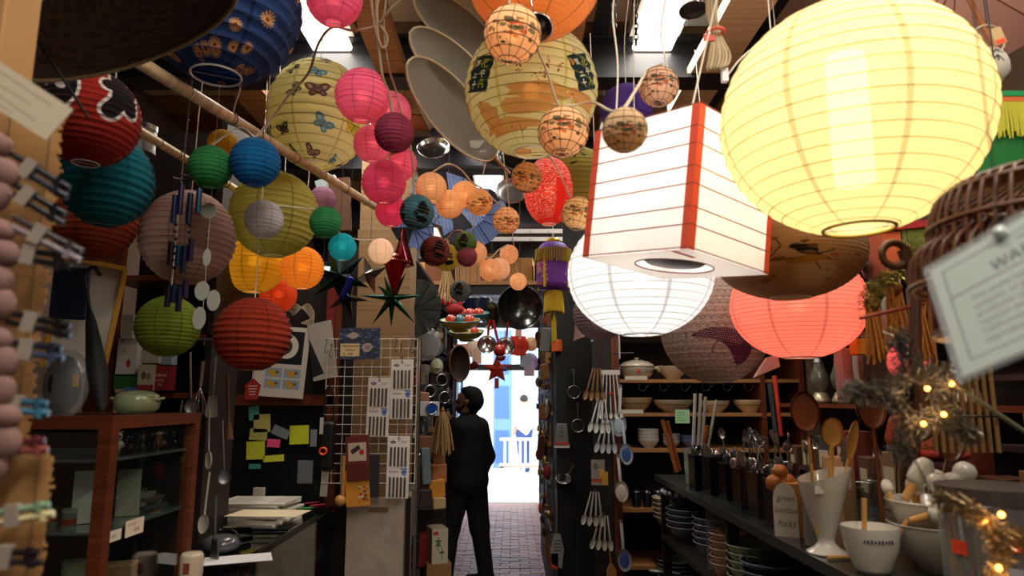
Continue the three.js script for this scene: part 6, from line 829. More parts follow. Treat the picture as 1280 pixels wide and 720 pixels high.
  for (let k = 0; k < 7; k++) { const q = thing('glass_tumbler', 'small dark glass tumbler in the row under the white bowls', 'glass', [X(790 + k * 13), 0.961, zf + 0.06], 0, 'dark tumblers under the white bowls'); part('cup', gCup(0.032, 0.1), glossy('#141a26', 0.1), q); part('rim', gTor(0.032, 0.0016, 0, 0.1, 0), STEEL, q); }
  for (let k = 0; k < 8; k++) { const q = thing('tea_tin', ['dark brown', 'maroon', 'green black'][k % 3] + ' tea tin on the top shelf behind the hanging lanterns', 'tin', [X(780 + k * 24), 2.111, zf], 0, 'tea tins on the top shelf'); part('body', gCyl(0.04, 0.04, 0.12, 0, 0.06, 0), std(['#3c2a24', '#5c2c20', '#2c3430'][k % 3], 0.4), q); part('lid', gCyl(0.041, 0.041, 0.025, 0, 0.13, 0), std('#8a7448', 0.35, 0.6), q); }
  for (let k = 0; k < 6; k++) { const q = thing('wire_basket_ware', 'small dark metal strainer hung under the upper shelf', 'strainer', [X(800 + k * 26), 1.736, zf + 0.1], 0, 'strainers hung under the upper shelf'); part('hook', gBar([0, 0.024, 0], [0, 0.03, 0], 0.002), BLACK, q); part('ring', gTor(0.026, 0.0025, 0, 0, 0, false), std('#4c4844', 0.4, 0.7), q); part('handle', gBar([0.026, 0, 0], [0.05, 0.01, 0], 0.0025), std('#4c4844', 0.4, 0.7), q); }
}
{ // end panel with hanging spoons between post and shelf
  const t = thing('hanging_display', 'narrow dark panel hung with spoons and forks at the shelf end', 'display', [0.59, 0, -4.47]); part('board', gBox(0.13, 2.6, 0.03, 0, 1.3, 0), DARKWOOD, t); part('edge_strip', gBox(0.02, 2.6, 0.04, 0.065, 1.3, 0.01), REDWOOD, t); part('hook_arm', gBar([0.06, 1.95, 0.02], [0.2, 1.95, 0.05], 0.006), BLACK, t);
  for (const y of [2.0, 1.75, 1.5, 1.2]) part('hook', gTube([[0, y, 0.015], [0, y - 0.005, 0.05], [0, y + 0.012, 0.06]], 0.003, 8, 5), STEEL, t);
  const z = -4.4, at = (px, py) => { const q = dep(px, py, 4.4); return q; };
  const fk = thing('fork_set', 'set of long white forks on a card with a red mark', 'forks', at(763, 496)); part('header_card', gBox(0.13, 0.03, 0.004, 0, 0.155, 0), std('#d8d4cc', 0.6), fk); for (let k = 0; k < 5; k++) part('fork', gSpoon(0.29, 0.024, 0.045, 0.0032).rotateZ(Math.PI + (k - 2) * 0.05).translate((k - 2) * 0.02, 0.15, 0.006), glossy('#dcdad4', 0.25), fk); part('red_mark', gStar(0.016, 0.008, 0.003, 4).translate(0, 0.02, 0.014), std('#c83828', 0.6), fk); part('hook', gTor(0.008, 0.002, 0, 0.178, 0, false), BLACK, fk);
  const cs = (px, py, len, col, face, label, rz) => { const q = thing('soup_spoon', label, 'spoon', at(px, py)); q.rotation.order = 'YXZ'; q.rotation.z = R(rz); const L = len * mpp(px, py, 4.4); part('spoon_body', gSpoon(L, L * 0.3, L * 0.46, 0.008, 0.45).rotateZ(Math.PI), glossy(col, 0.2), q); part('bowl_inside', gSph(1, 0, 0, 0, 16, 8).scale(L * 0.1, L * 0.15, 0.003).translate(0, -(L - L * 0.22), L * 0.012), glossy(face, 0.25), q); part('hang_hole', gTor(0.006, 0.0025, 0, -0.008, 0.006, false, 14), BLACK, q); };
  cs(776, 481, 64, '#cfd6dc', '#a8bccc', 'pale blue ceramic spoon, uppermost in its chain', -4); cs(777, 522, 58, '#d8dce4', '#3c5a9c', 'ceramic spoon with a blue painted bowl', 6); cs(772, 568, 58, '#ece6de', '#e0d4c8', 'cream white ceramic spoon hanging on the shelf end', 5); cs(776, 650, 62, '#c8ccd4', '#3c4c90', 'lowest ceramic spoon with a dark blue bowl', 4);
  const lb = (px, py, label, tone) => { const q = thing('packed_spoons', label, 'spoons', at(px, py)); for (let k = 0; k < 4; k++) part('spoon', gSpoon(0.21, 0.034, 0.07, 0.0045).rotateZ(Math.PI + (k - 1.5) * 0.13 - 0.1).translate((k - 1.5) * 0.014, 0.1, k * 0.006), glossy(tone, 0.25), q); part('tie', gTor(0.012, 0.003, 0, 0.11, 0.006), BLACK, q); };
  lb(752, 520, 'bundle of clear wrapped white spoons by the edge strip', '#cfd0ce'); lb(760, 545, 'second bundle of wrapped spoons below the first', '#b8bcc0'); lb(744, 635, 'bunch of steel cake servers hanging low', '#b4b0a8'); lb(755, 665, 'lower bunch of steel cake servers', '#b8b4ac'); lb(746, 480, 'bundle of brownish bamboo spoons near the forks', '#8a6848');
  const CD = tex('utencard', 128, 160, (c, w, h) => { c.fillStyle = '#8c8880'; c.fillRect(0, 0, w, h); c.fillStyle = '#b03c2c'; c.fillRect(0, 120, w, 20); c.fillStyle = '#d8a83c'; c.fillRect(80, 60, 40, 60); pen(c, GLYPH.naka, 20, 20, 50, 6, '#3a3632'); });
  sheetOf('product_card', [739, 575, 756, 606], 4.36, CD, '#7c7870', 'printed product card with red band above the cake servers', 'card'); block('yellow_tag', [752, 590, 760, 606], 4.34, 0.004, std('#c89a34', 0.6), 'small mustard tag beside the product card', 'tag');
  const cup = thing('paper_cone_shade', 'dusty pink cone shade hanging by the dark post', 'shade', dep(730, 408, 4.0)); part('cone', gLathe([[0.03, 0.07], [0.085, -0.06], [0.083, -0.062], [0.028, 0.068]], 26), std('#8c6a6c', 0.7), cup); part('rim', gTor(0.085, 0.003, 0, -0.061, 0), std('#a88a88', 0.6), cup); part('cord', gBar([0, 0.06, 0], [0.5, 1.6, 0], 0.002), WIRE, cup); cup.rotation.z = R(18);
  const cw = thing('white_cloth', 'white cloth corner hanging under the carp lantern', 'cloth', dep(762, 420, 3.6)); part('cloth', gExt([[-0.1, -0.03], [0.16, 0.05], [0.1, 0.12], [-0.02, 0.12]], 0.004, 0.002), std('#b8b4b4', 0.9), cw); part('tassel', gBar([0.05, 0.02, 0], [0.05, -0.12, 0], 0.005), std('#c8c4c4', 0.9), cw);
}
{ // long unit: utensil shelf and bowl shelf under it
  const t = thing('utensil_shelf', 'long dark shelf unit with a black topped utensil shelf', 'shelf', [(XF + 1.93) / 2, 0, (ZF + ZN) / 2]), w = 1.93 - XF, d = ZN - ZF;
  part('top_board', gBox(w, 0.03, d, 0, SH - 0.015, 0), std('#2e3230', 0.22), t); part('edge_strip', gBox(0.008, 0.034, d, -w / 2 - 0.004, SH - 0.015, 0), std('#4a4c48', 0.3, 0.6), t);
  for (const y of [0.85, 0.5, 0.12]) part('shelf_board', gBox(w - 0.02, 0.025, d, 0.01, y - 0.0125, 0), DARKWOOD, t); part('back_board', gBox(0.02, 2.6, d, w / 2 - 0.01, 1.3, 0), DARKWOOD, t);
  for (const z of [-d / 2 + 0.015, -0.35, 0.7, d / 2 - 0.015]) part('upright', gBox(0.05, SH - 0.03, 0.03, -w / 2 + 0.05, (SH - 0.03) / 2, z), DARKWOOD, t);
  for (const y of [1.62, 1.95, 2.3]) part('upper_board', gBox(0.3, 0.02, d, w / 2 - 0.16, y, 0), REDWOOD, t);
  part('divider', gBox(0.5, 0.28, 0.006, -w / 2 + 0.3, 1.0, -d / 2 + 0.9), plastic, t);
  // stacks of bowls: every bowl its own
  const stack = (px, py, top, n, r, h, pitch, col, rimc, label, group, mk = 'bowl', y0 = 0.85) => { const p = onY(px, py, top), xs = Math.max(p.x, XF + r + 0.02); for (let k = 0; k < n; k++) { const q = thing(mk === 'bowl' ? 'stacked_bowl' : 'stacked_plate', label, mk, [xs + rr(-0.002, 0.002), y0 + k * pitch, p.z + rr(-0.002, 0.002)], 0, group); part('dish', mk === 'bowl' ? gBowl(r, h, 0.45, 0.005, 1) : gPlate(r, h), glossy(col, 0.22), q); part('rim_line', gTor(mk === 'bowl' ? r * 1.077 : r, 0.0022, 0, h + (mk === 'bowl' ? 0 : 0.002), 0), glossy(rimc, 0.25), q); } };
  stack(935, 680, 1.06, 5, 0.1, 0.09, 0.03, '#94a482', '#c0ccb0', 'celadon green bowl in the tall stack beneath the black boxes', 'celadon bowls');
  stack(905, 668, 1.05, 5, 0.075, 0.08, 0.032, '#b48c70', '#d4c8b0', 'brown and cream tea bowl in the stack next to the green ones', 'brown tea bowls');
  stack(898, 646, 1.07, 5, 0.12, 0.1, 0.03, '#585a78', '#a8b0c4', 'dark blue patterned bowl in the stack behind the brown ones', 'dark blue bowls');
  stack(856, 634, 1.04, 4, 0.12, 0.09, 0.032, '#5a5e64', '#b4bcc4', 'charcoal bowl in the stack with pale rims', 'charcoal bowls');
  stack(822, 622, 1.04, 5, 0.13, 0.08, 0.028, '#b4a88c', '#d8ccb0', 'cream ribbed bowl in the stack beside the lace edged dish', 'cream ribbed bowls');
  stack(965, 702, 1.03, 4, 0.11, 0.08, 0.034, '#383e4e', '#909aac', 'black bowl with dim circles in the lowest stack', 'black circle bowls');
  stack(832, 684, 0.62, 4, 0.13, 0.03, 0.022, '#4c585c', '#98a6aa', 'slate plate in the pile on the bottom shelf', 'slate plates', 'plate', 0.5); stack(846, 700, 0.66, 5, 0.11, 0.07, 0.024, '#465048', '#98a69c', 'dark green bowl in the pile on the bottom shelf', 'dark green bowls', 'bowl', 0.5);
  const lp = thing('lace_dish', 'deep blue speckled dish with a white lace edge', 'dish', [1.05, 1.04, -4.1]); { const T = tex('speckleblue', 256, 128, (c, w0, h0) => { c.fillStyle = '#2a3472'; c.fillRect(0, 0, w0, h0); for (let k = 0; k < 500; k++) { c.fillStyle = ['#c8d0e8', '#5c70b0', '#141c48'][k % 3]; c.fillRect(rnd() * w0, rnd() * h0, rr(1, 5), rr(1, 4)); } }); part('bowl', gBowl(0.17, 0.08, 0.5), printed(T, 0.3), lp); for (let k = 0; k < 24; k++) { const a = k / 24 * 6.283; part('lace_scallop', gSph(0.014, Math.cos(a) * 0.17, 0.084, Math.sin(a) * 0.17, 8, 6), std('#c8cce0', 0.5), lp); } part('stand', gCyl(0.1, 0.12, 0.19, 0, -0.095, 0), DARKWOOD, lp); }
  const sl = thing('ceramic_spoon_rest', 'grey spoon shaped dish lying on the slate plates', 'dish', [1.02, 0.61, -4.35], R(60)); part('dish', gSpoon(0.2, 0.06, 0.09, 0.006).rotateX(-Math.PI / 2), glossy('#98a0a0', 0.3), sl);
  // black utensil boxes
  const U = [];
  const boxes = [[866, 614, 0.085, 0.175], [885, 620, 0.1, 0.18], [905, 627, 0.08, 0.165], [923, 637, 0.085, 0.165], [944, 649, 0.085, 0.168], [966, 663, 0.085, 0.168]];
  boxes.forEach(([px, py, s, h], i) => {
    const f = onY(px, py, SH), x = f.x + s / 2 + 0.01, z = f.z - s / 2, t2 = thing('utensil_box', 'square black plastic utensil box ' + ['beside the clear crock', 'second from the crock', 'with a white price sticker', 'next after the one with a sticker', 'between the sticker one and the wooden knobs', 'below the wooden knobs'][i], 'box', [x, SH, z], R(6), 'black utensil boxes'); const m = glossy('#0e0e10', 0.18);
    part('front_wall', gBox(s, h, 0.004, 0, h / 2, s / 2), m, t2); part('back_wall', gBox(s, h, 0.004, 0, h / 2, -s / 2), m, t2); for (const q of [-1, 1]) part('side_wall', gBox(0.004, h, s, q * s / 2, h / 2, 0), m, t2); part('bottom', gBox(s, 0.005, s, 0, 0.0025, 0), m, t2); part('rim', join([gBox(s + 0.006, 0.006, 0.006, 0, h, s / 2), gBox(s + 0.006, 0.006, 0.006, 0, h, -s / 2), gBox(0.006, 0.006, s, s / 2, h, 0), gBox(0.006, 0.006, s, -s / 2, h, 0)]), std('#33302e', 0.3), t2); if (i === 2) part('price_sticker', gBox(0.024, 0.016, 0.001, 0, h * 0.75, s / 2 + 0.003), std('#d8d8d4', 0.6), t2, 'small white price sticker');
    U.push([x, z, s, h]);
  });
  const kinds = [[gSpoon(0.19, 0.034, 0.05, 0.0028), STEEL, 'spoon', 'polished steel spoon'], [gFork(0.19), STEEL, 'fork', 'polished steel fork'], [gSpatula(0.2, 0.03, 0.06), STEEL, 'server', 'steel cake server'], [gSpoon(0.18, 0.045, 0.045, 0.003), STEEL, 'ladle', 'little steel ladle']];
  U.forEach(([x, z, s, h], b) => { for (let k = 0; k < 9; k++) { const [g, m, n, l] = kinds[(k + b) % 4], q = solo('steel_' + n, g, m, l + ' standing among others in a black utensil box', n, [x + rr(-0.3, 0.3) * s, SH + 0.02 + rr(0, 0.02), z + rr(-0.3, 0.3) * s], rnd() * 6.28, 'steel ' + n + 's in the black boxes'); q.rotation.order = 'YXZ'; q.rotation.z = R(rr(-13, 13)); q.rotation.x = R(rr(-8, 8)); } });
  // tall holder with cooking chopsticks and tongs
  const hold = thing('utensil_crock', 'patterned clear crock with wooden tongs and long chopsticks', 'crock', onY(856, 605, SH)); hold.position.x += 0.05; part('crock', gCup(0.05, 0.19), std('#a8b0a0', 0.15, 0, { transmission: 0.4, thickness: 0 }), hold); part('pattern_band', gCyl(0.0475, 0.046, 0.06, 0, 0.09, 0, 24, true), std('#8c9a84', 0.5), hold);
  const stick = (px0, py0, px1, py1, r, m, name, label, cat, d = 3.75) => { const a = dep(px0, py0, d), b = dep(px1, py1, d - 0.03); return solo(name, gBar(a, b, r, 8), m, label, cat); };
  stick(866, 575, 869, 492, 0.009, glossy('#dcd8d0', 0.3), 'cooking_chopstick', 'long white cooking chopstick, palest of the tall bunch', 'chopstick'); stick(872, 575, 876, 492, 0.009, glossy('#d0ccc4', 0.3), 'cooking_chopstick', 'long white cooking chopstick with pink tip', 'chopstick'); stick(876, 578, 882, 496, 0.009, glossy('#c8c0b8', 0.3), 'cooking_chopstick', 'long greyish cooking chopstick in the tall bunch', 'chopstick'); stick(880, 585, 896, 500, 0.008, glossy('#b8c0a8', 0.3), 'cooking_chopstick', 'green patterned cooking chopstick leaning outward', 'chopstick'); stick(846, 590, 828, 525, 0.011, std('#b06a34', 0.5), 'wooden_tongs', 'reddish wooden tongs leaning against the crock', 'tongs'); stick(850, 588, 834, 526, 0.009, std('#a05c2c', 0.5), 'wooden_tongs', 'second arm of reddish wooden tongs in the crock', 'tongs'); stick(878, 560, 884, 532, 0.014, std('#b8743c', 0.5), 'wooden_paddle', 'short brown wooden paddle behind the tall chopsticks', 'paddle');
  // rows behind the boxes: ladles, cups, sieves
  for (let k = 0; k < 22; k++) { const [g, m, n, l] = kinds[k % 4], z = -3.9 + (k % 11) * 0.14, x = 1.2 + Math.floor(k / 11) * 0.18 + rr(-0.04, 0.04), q = solo('steel_' + n, g, STEEL, l + ' standing upright in the row behind the black boxes', n, [x, SH + 0.06, z], rnd() * 6, 'steel ' + n + 's behind the black boxes'); q.scale.setScalar(1.25); q.rotation.order = 'YXZ'; q.rotation.z = R(rr(-18, 18)); }
  for (let k = 0; k < 8; k++) { const q = thing('glass_jar', 'clear glass jar holding utensils behind the black boxes', 'jar', [1.24 + (k % 2) * 0.17, SH, -3.85 + k * 0.21], 0, 'clear jars behind the black boxes'); part('glass', gCup(0.05, 0.13), clear, q); part('rim', gTor(0.05, 0.002, 0, 0.13, 0), STEEL, q); }
  const tray = thing('steel_tray', 'narrow steel tray of dark knives behind the black boxes', 'tray', onY(945, 640, SH + 0.12)); tray.position.set(1.22, SH, -2.95); part('pan', gBox(0.16, 0.01, 0.3, 0, 0.12, 0), STEEL, tray); for (let k = 0; k < 7; k++) part('knife', gRound(0.012, 0.05, 0.2, 0.004, -0.06 + k * 0.02, 0.15, 0.02), k % 2 ? BLACKGLOSS : std('#3c2c24', 0.4), tray); part('leg', gBox(0.14, 0.12, 0.26, 0, 0.06, 0), DARKWOOD, tray);
  const eg = [[975, 590, 0.026], [968, 604, 0.03], [984, 602, 0.028], [978, 606, 0.026]]; eg.forEach(([px, py, r], i) => { const p = dep(px, py, 2.42); const q = thing('wooden_egg', 'round honey coloured wooden knob in the cluster over the last black box', 'wooden ball', p, 0, 'wooden knobs'); part('ball', gSph(r), std('#a8682c', 0.35), q); part('stem', gCyl(0.006, 0.006, 0.05, 0, -r - 0.02, 0), std('#8a5424', 0.5), q); });
}
// ---------------------------------------------------------------- crockery near the end of the utensil shelf
{
  const onS = (px, py) => onY(px, py, SH);
  const vp = onS(1034, 692), v = thing('white_pitcher', 'tall white flared ceramic pitcher with slanted rim and foot', 'pitcher', vp); const cm = glossy('#d4d0c4', 0.22);
  { const u = mpp(1034, 690, -vp.z), prof = [[0.0005, 0], [24, 0], [24, 3], [15, 8], [10, 14], [11, 20], [20, 48], [27, 74], [33, 96]], out = [], seg = 36, pos = [], idx = []; const inner = prof.slice(3).reverse().map(([r, y]) => [r - 2.2, y]); const all = [...prof, ...inner, [0.0005, 16]];
    all.forEach(([r, y]) => { for (let i = 0; i <= seg; i++) { const a = i / seg * 6.28319, k = Math.max(0, (y - 60) / 36), yy = y + k * (Math.cos(a) * 9), rx = r * (1 + k * 0.12 * Math.cos(a)); pos.push(Math.cos(a) * rx * u, yy * u, Math.sin(a) * r * u); } });
    for (let j = 0; j < all.length - 1; j++) for (let i = 0; i < seg; i++) { const a = j * (seg + 1) + i, b = a + seg + 1; idx.push(a, b, a + 1, b, b + 1, a + 1); }
    const g = new THREE.BufferGeometry(); g.setAttribute('position', new THREE.Float32BufferAttribute(pos, 3)); g.setIndex(idx); g.computeVertexNormals(); const m = part('vessel', g, std('#d4d0c4', 0.22, 0, { clearcoat: 0.6, side: THREE.DoubleSide }), v); part('price_sticker', gBox(0.04, 0.022, 0.001, -0.03, 80 * u, 0.062), std('#dcdcd8', 0.5), v); }
  const spoonIn = (p, dx, dz, len, bw, bl, mat, tilt, turn, label, group, y = 0.06) => { const q = solo('wooden_spoon', gSpoon(len, bw, bl, 0.006, 0.22), mat, label, 'spoon', [p.x + dx, p.y + y, p.z + dz], R(turn), group); q.rotation.order = 'YXZ'; q.rotation.z = R(tilt[0]); q.rotation.x = R(tilt[1]); return q; };
  const HON = std('#c8944c', 0.45), BRN = std('#7c4424', 0.4), DKB = std('#4c2816', 0.35);
  spoonIn(vp, 0.01, 0.0, 0.34, 0.066, 0.09, HON, [-6, 0], -10, 'honey coloured wooden spoon standing in the white pitcher'); spoonIn(vp, 0.02, 0.01, 0.35, 0.05, 0.13, HON, [-20, 4], 30, 'honey coloured wooden spatula spoon leaning out of the white pitcher'); spoonIn(vp, -0.03, 0.01, 0.28, 0.03, 0.08, HON, [5, 0], 60, 'slim honey wooden stirrer in the white pitcher');
  spoonIn(vp, 0.05, -0.12, 0.42, 0.1, 0.13, BRN, [7, 2], 5, 'large dark brown wooden spoon behind the white pitcher');
  const eg = thing('white_egg_cups', 'white ceramic pieces heaped behind the pitcher rim', 'ceramics', [vp.x + 0.0, SH + 0.19, vp.z - 0.1]); for (const [x, y, z, r] of [[0, 0, 0, 0.022], [0.04, -0.005, 0.01, 0.02]]) part('piece', gSph(r, x, y, z), cm, eg); part('support_jar', gCyl(0.04, 0.04, 0.17, 0.02, -0.1, 0), std('#b0b4a8', 0.2, 0, { transmission: 0.5, thickness: 0 }), eg);
  // bamboo card holder
  const bp = onS(984, 671), bh = thing('bamboo_card_holder', 'split bamboo holder with a handwritten card for bamboo forks', 'card holder', bp, R(-34)); bh.scale.setScalar(1.15); const HT = tex('forkscard', 160, 320, (c, w, h) => { c.fillStyle = '#cfccc2'; c.fillRect(0, 0, w, h); c.fillStyle = '#26221e'; c.font = 'italic 46px sans-serif'; c.fillText('green', 26, 110); c.font = 'italic 40px sans-serif'; c.fillText('bamboo', 8, 180); c.font = 'italic 52px sans-serif'; c.fillText('forks', 24, 262); });
  { const s = new THREE.Shape(); s.moveTo(-0.034, 0); s.lineTo(-0.034, 0.1); s.quadraticCurveTo(-0.03, 0.15, 0, 0.152); s.quadraticCurveTo(0.03, 0.15, 0.034, 0.1); s.lineTo(0.034, 0); const g = gExt(s, 0.002); const uv = g.attributes.uv, ps = g.attributes.position; for (let i = 0; i < uv.count; i++) uv.setXY(i, (ps.getX(i) + 0.034) / 0.068, ps.getY(i) / 0.152); part('card', g, printed(HT, 0.6), bh); part('bamboo_back', gCyl(0.036, 0.038, 0.148, 0.016, 0.074, -0.04, 18), std('#a8763c', 0.5), bh); part('cut_face', gCyl(0.03, 0.03, 0.002, 0.016, 0.149, -0.04, 18), std('#c89458', 0.6), bh); }
  // bowls with pestles
  const cupP = onS(1092, 716), cup = thing('spoon_cup', 'small white ceramic bowl with lettering and tiny wooden spoons', 'bowl', cupP); { const u = mpp(1092, 700, -cupP.z); part('bowl', gLathe([[0.0005, 0], [18 * u, 0], [22 * u, 6 * u], [31 * u, 30 * u], [35 * u, 56 * u], [33 * u, 56 * u], [28 * u, 28 * u], [0.0005, 8 * u]], 34), cm, cup); for (let k = 0; k < 9; k++) part('letter', gBox(2.2 * u, (3 + (k % 3)) * u, 0.0008).translate(0, 0, 33.6 * u).rotateY((k - 4) * 0.12 - 0.2).translate(0, 42 * u, 0), std('#3c3c40', 0.6), cup); }
  { const g = 'tiny wooden spoons in the lettered bowl'; for (const [dx, tilt, l] of [[-0.02, -4, 0.15], [0.03, -38, 0.14]]) { const q = solo('tiny_spoon', gCyl(0.007, 0.006, l, 0, l / 2, 0, 10), HON, 'stubby wooden spoon handle sticking out of the lettered white bowl', 'spoon', [cupP.x + dx, SH + 0.04, cupP.z], 0, g); q.rotation.z = R(tilt); } const lg = solo('loose_stick', gCyl(0.006, 0.006, 0.07, 0, 0.006, 0, 10).rotateZ(Math.PI / 2), HON, 'short loose wooden stick lying before the lettered bowl', 'stick', onS(1052, 700)); lg.position.y = SH + 0.007; }
  const bp2 = onS(1160, 722); bp2.x = 1.16; bp2.z = -1.92; for (let k = 0; k < 2; k++) { const q = thing('mixing_bowl', k ? 'upper big white mixing bowl heaped with pestles' : 'lower big white mixing bowl holding another bowl', 'bowl', [bp2.x, SH + k * 0.06, bp2.z], 0, 'big white mixing bowls'); part('bowl', gBowl(0.125, 0.12, 0.5, 0.005, 0.5), cm, q); part('rim', gTor(0.129, 0.003, 0, 0.12, 0), cm, q); }
  const pest = (x, y, z, r, h, tilt, turn, label) => { const q = thing('ceramic_pestle', label, 'pestle', [bp2.x + x * 0.85, SH + y - 0.05, bp2.z + z], R(turn), 'white ceramic pestles'); q.rotation.order = 'YXZ'; q.rotation.z = R(tilt); part('head', gLathe([[0.0005, h], [r * 0.6, h * 0.96], [r * 0.95, h * 0.8], [r * 1.05, h * 0.6], [r * 0.95, h * 0.3], [r * 0.6, h * 0.2], [0.0005, h * 0.18]], 20), cm, q); part('wood_handle', gCyl(r * 0.5, r * 0.4, h * 0.6, 0, 0, 0, 12), HON, q); };
  [[-0.1, 0.26, 0.02, 0.027, 0.1, -35], [-0.04, 0.25, 0.06, 0.024, 0.06, 10], [0.02, 0.25, 0.05, 0.026, 0.06, -20], [0.07, 0.27, 0.0, 0.028, 0.07, 30], [-0.12, 0.2, 0.09, 0.022, 0.09, 70], [-0.05, 0.23, -0.03, 0.024, 0.06, 0], [0.04, 0.25, -0.04, 0.026, 0.07, -40], [-0.14, 0.24, -0.02, 0.015, 0.05, 40], [-0.02, 0.29, 0.0, 0.022, 0.05, 60]].forEach(([x, y, z, r, h, a], i) => pest(x, y, z, r, h, a, i * 37, 'white ceramic pestle heaped on the big mixing bowls'));
  // big dark spoons, red wrapped things, jars behind
  const bk = [1.3, SH, -2.15]; spoonIn(V(1.14, SH, -2.18), 0, 0, 0.46, 0.12, 0.16, BRN, [4, 4], 15, 'largest dark wooden spoon above the pestles'); spoonIn(V(1.18, SH, -2.14), 0.02, 0, 0.42, 0.11, 0.15, DKB, [-10, 0], -10, 'deep brown wooden ladle beside the largest spoon'); spoonIn(V(1.2, SH, -2.12), 0.04, 0, 0.36, 0.1, 0.14, DKB, [-24, 0], 10, 'reddish dark wooden ladle leaning over the pestles');
  const kn = thing('pale_canister', 'pale tan canister with a handwritten price card', 'canister', [1.22, SH, -2.62]); part('can', gCyl(0.055, 0.055, 0.24, 0, 0.12, 0), std('#c09a6c', 0.6), kn); const PC = LAB('canprice', [['$2', 70, 110, 70, 'italic'], ['set', 40, 40, 40, 'italic']], '#d0c8b8', '#5a4c40'); part('price_card', gBox(0.001, 0.001, 0.001), std('#d0c8b8'), kn); const pcard = part('card', gSheet(0.075, 0.05, 0.002).translate(-0.02, 0.16, 0.058), sheetMats(printed(PC), std('#c8c0b0')), kn);
  const rc = thing('red_wrapped_basket', 'dark red cloth wrapped basket behind the wooden spoons', 'basket', [1.44, SH, -2.36]); rc.scale.setScalar(0.8); part('body', gLathe([[0.0005, 0], [0.1, 0], [0.12, 0.1], [0.11, 0.3], [0.09, 0.33], [0.0005, 0.33]], 28), std('#4c140e', 0.8), rc); for (let k = 0; k < 7; k++) part('fold', gTor(0.118 - Math.abs(k - 2) * 0.003, 0.007, 0, 0.04 + k * 0.042, 0), std('#641a12', 0.8), rc); part('ruffle', gTor(0.1, 0.02, 0, 0.34, 0, true, 24), std('#a83424', 0.8), rc);
  const bn = thing('patterned_bag', 'orange brown speckled bag above the red wrapped basket', 'bag', [1.42, SH + 0.32, -2.42]); part('pouch', gRound(0.22, 0.12, 0.08, 0.03), printed(tex('spots', 128, 128, (c, w, h) => { c.fillStyle = '#a85a2c'; c.fillRect(0, 0, w, h); for (let k = 0; k < 260; k++) { c.fillStyle = '#4c2010'; c.beginPath(); c.arc(rnd() * w, rnd() * h, 2.4, 0, 7); c.fill(); } }), 0.7), bn); part('strap', gTube([[-0.1, 0.05, 0], [-0.05, 0.12, 0], [0.05, 0.12, 0], [0.1, 0.05, 0]], 0.006, 14, 6), BLACK, bn); bn.rotation.z = R(-18);
  for (let k = 0; k < 6; k++) { const q = thing('table_lamp_jar', 'small glass oil lamp with a glinting globe on the wall shelf', 'lamp', [1.66, 1.63, -3.7 + k * 0.24], 0, 'glass oil lamps on the wall shelf'); part('globe', gLathe([[0.02, 0.06], [0.045, 0.1], [0.05, 0.14], [0.03, 0.19], [0.025, 0.22]], 20), std('#a8a494', 0.08, 0, { transmission: 0.75, thickness: 0 }), q); part('font', gLathe([[0.0005, 0], [0.045, 0], [0.05, 0.02], [0.03, 0.06], [0.0005, 0.06]], 20), std('#a89a7c', 0.3, 0.5), q); part('cap', gCyl(0.02, 0.03, 0.03, 0, 0.235, 0), DULLSTEEL, q); }
  for (let k = 0; k < 9; k++) { const h = 0.16 + (k % 3) * 0.04, q = thing('bottle', ['dark brown', 'grey white', 'olive grey'][k % 3] + ' bottle standing on the high wall shelf', 'bottle', [1.68, 1.96, -3.8 + k * 0.2], 0, 'bottles on the high wall shelf'); part('glass', gLathe([[0.0005, 0], [0.032, 0], [0.034, h * 0.6], [0.012, h * 0.78], [0.012, h], [0.0005, h]], 18), glossy(['#3c2a1c', '#8a8478', '#50483c'][k % 3], 0.2), q); part('cap', gCyl(0.014, 0.014, 0.02, 0, h, 0), std('#b89a3c', 0.4), q); }
  for (let k = 0; k < 12; k++) { const h = 0.2 + (k % 4) * 0.035, q = thing('wall_shelf_ware', ['dark brown', 'tan', 'charcoal', 'rust red'][k % 4] + ' boxed ware standing on the lower wall shelf', 'box', [1.62, SH, -3.9 + k * 0.2], R(rr(-10, 10)), 'boxed ware against the wall'); part('carton', gRound(0.12, h, 0.13, 0.004, 0, h / 2, 0), std(['#5c3c28', '#80603c', '#3a3432', '#703020'][k % 4], 0.6), q); part('label', gBox(0.002, h * 0.5, 0.08, -0.061, h * 0.5, 0), std('#b0a488', 0.7), q); }
  for (const [px0, py0, px1, py1, c, l] of [[976, 545, 968, 470, '#d8482c', 'orange red enamel skewer leaning in the dark'], [970, 540, 962, 480, '#1c4a50', 'dark teal skewer beside the orange red one']]) solo('enamel_skewer', gBar(dep(px0, py0, 3.2), dep(px1, py1, 3.25), 0.012, 8), glossy(c, 0.3), l, 'skewer');
  for (const [rect, d, c, l, ry] of [[[1048, 436, 1062, 500], 2.6, '#b4a6a8', 'tall mauve white paper roll standing by the pink lantern', 0], [[1062, 442, 1082, 495], 2.65, '#c8c4b4', 'white grey tall box beside the mauve roll', 10], [[1084, 420, 1106, 500], 2.55, '#3a2418', 'dark brown board behind the tall white box', 0], [[1066, 424, 1084, 444], 2.5, '#c8901c', 'yellow round tin atop the tall white box', 0], [[1110, 390, 1118, 480], 2.5, '#6c5a4c', 'narrow wooden strip near the rose pink lantern', -3]]) block('wall_goods', rect, d, 0.06, std(c, 0.6), l, 'goods', { round: 0.006, rz: R(ry / 3) });
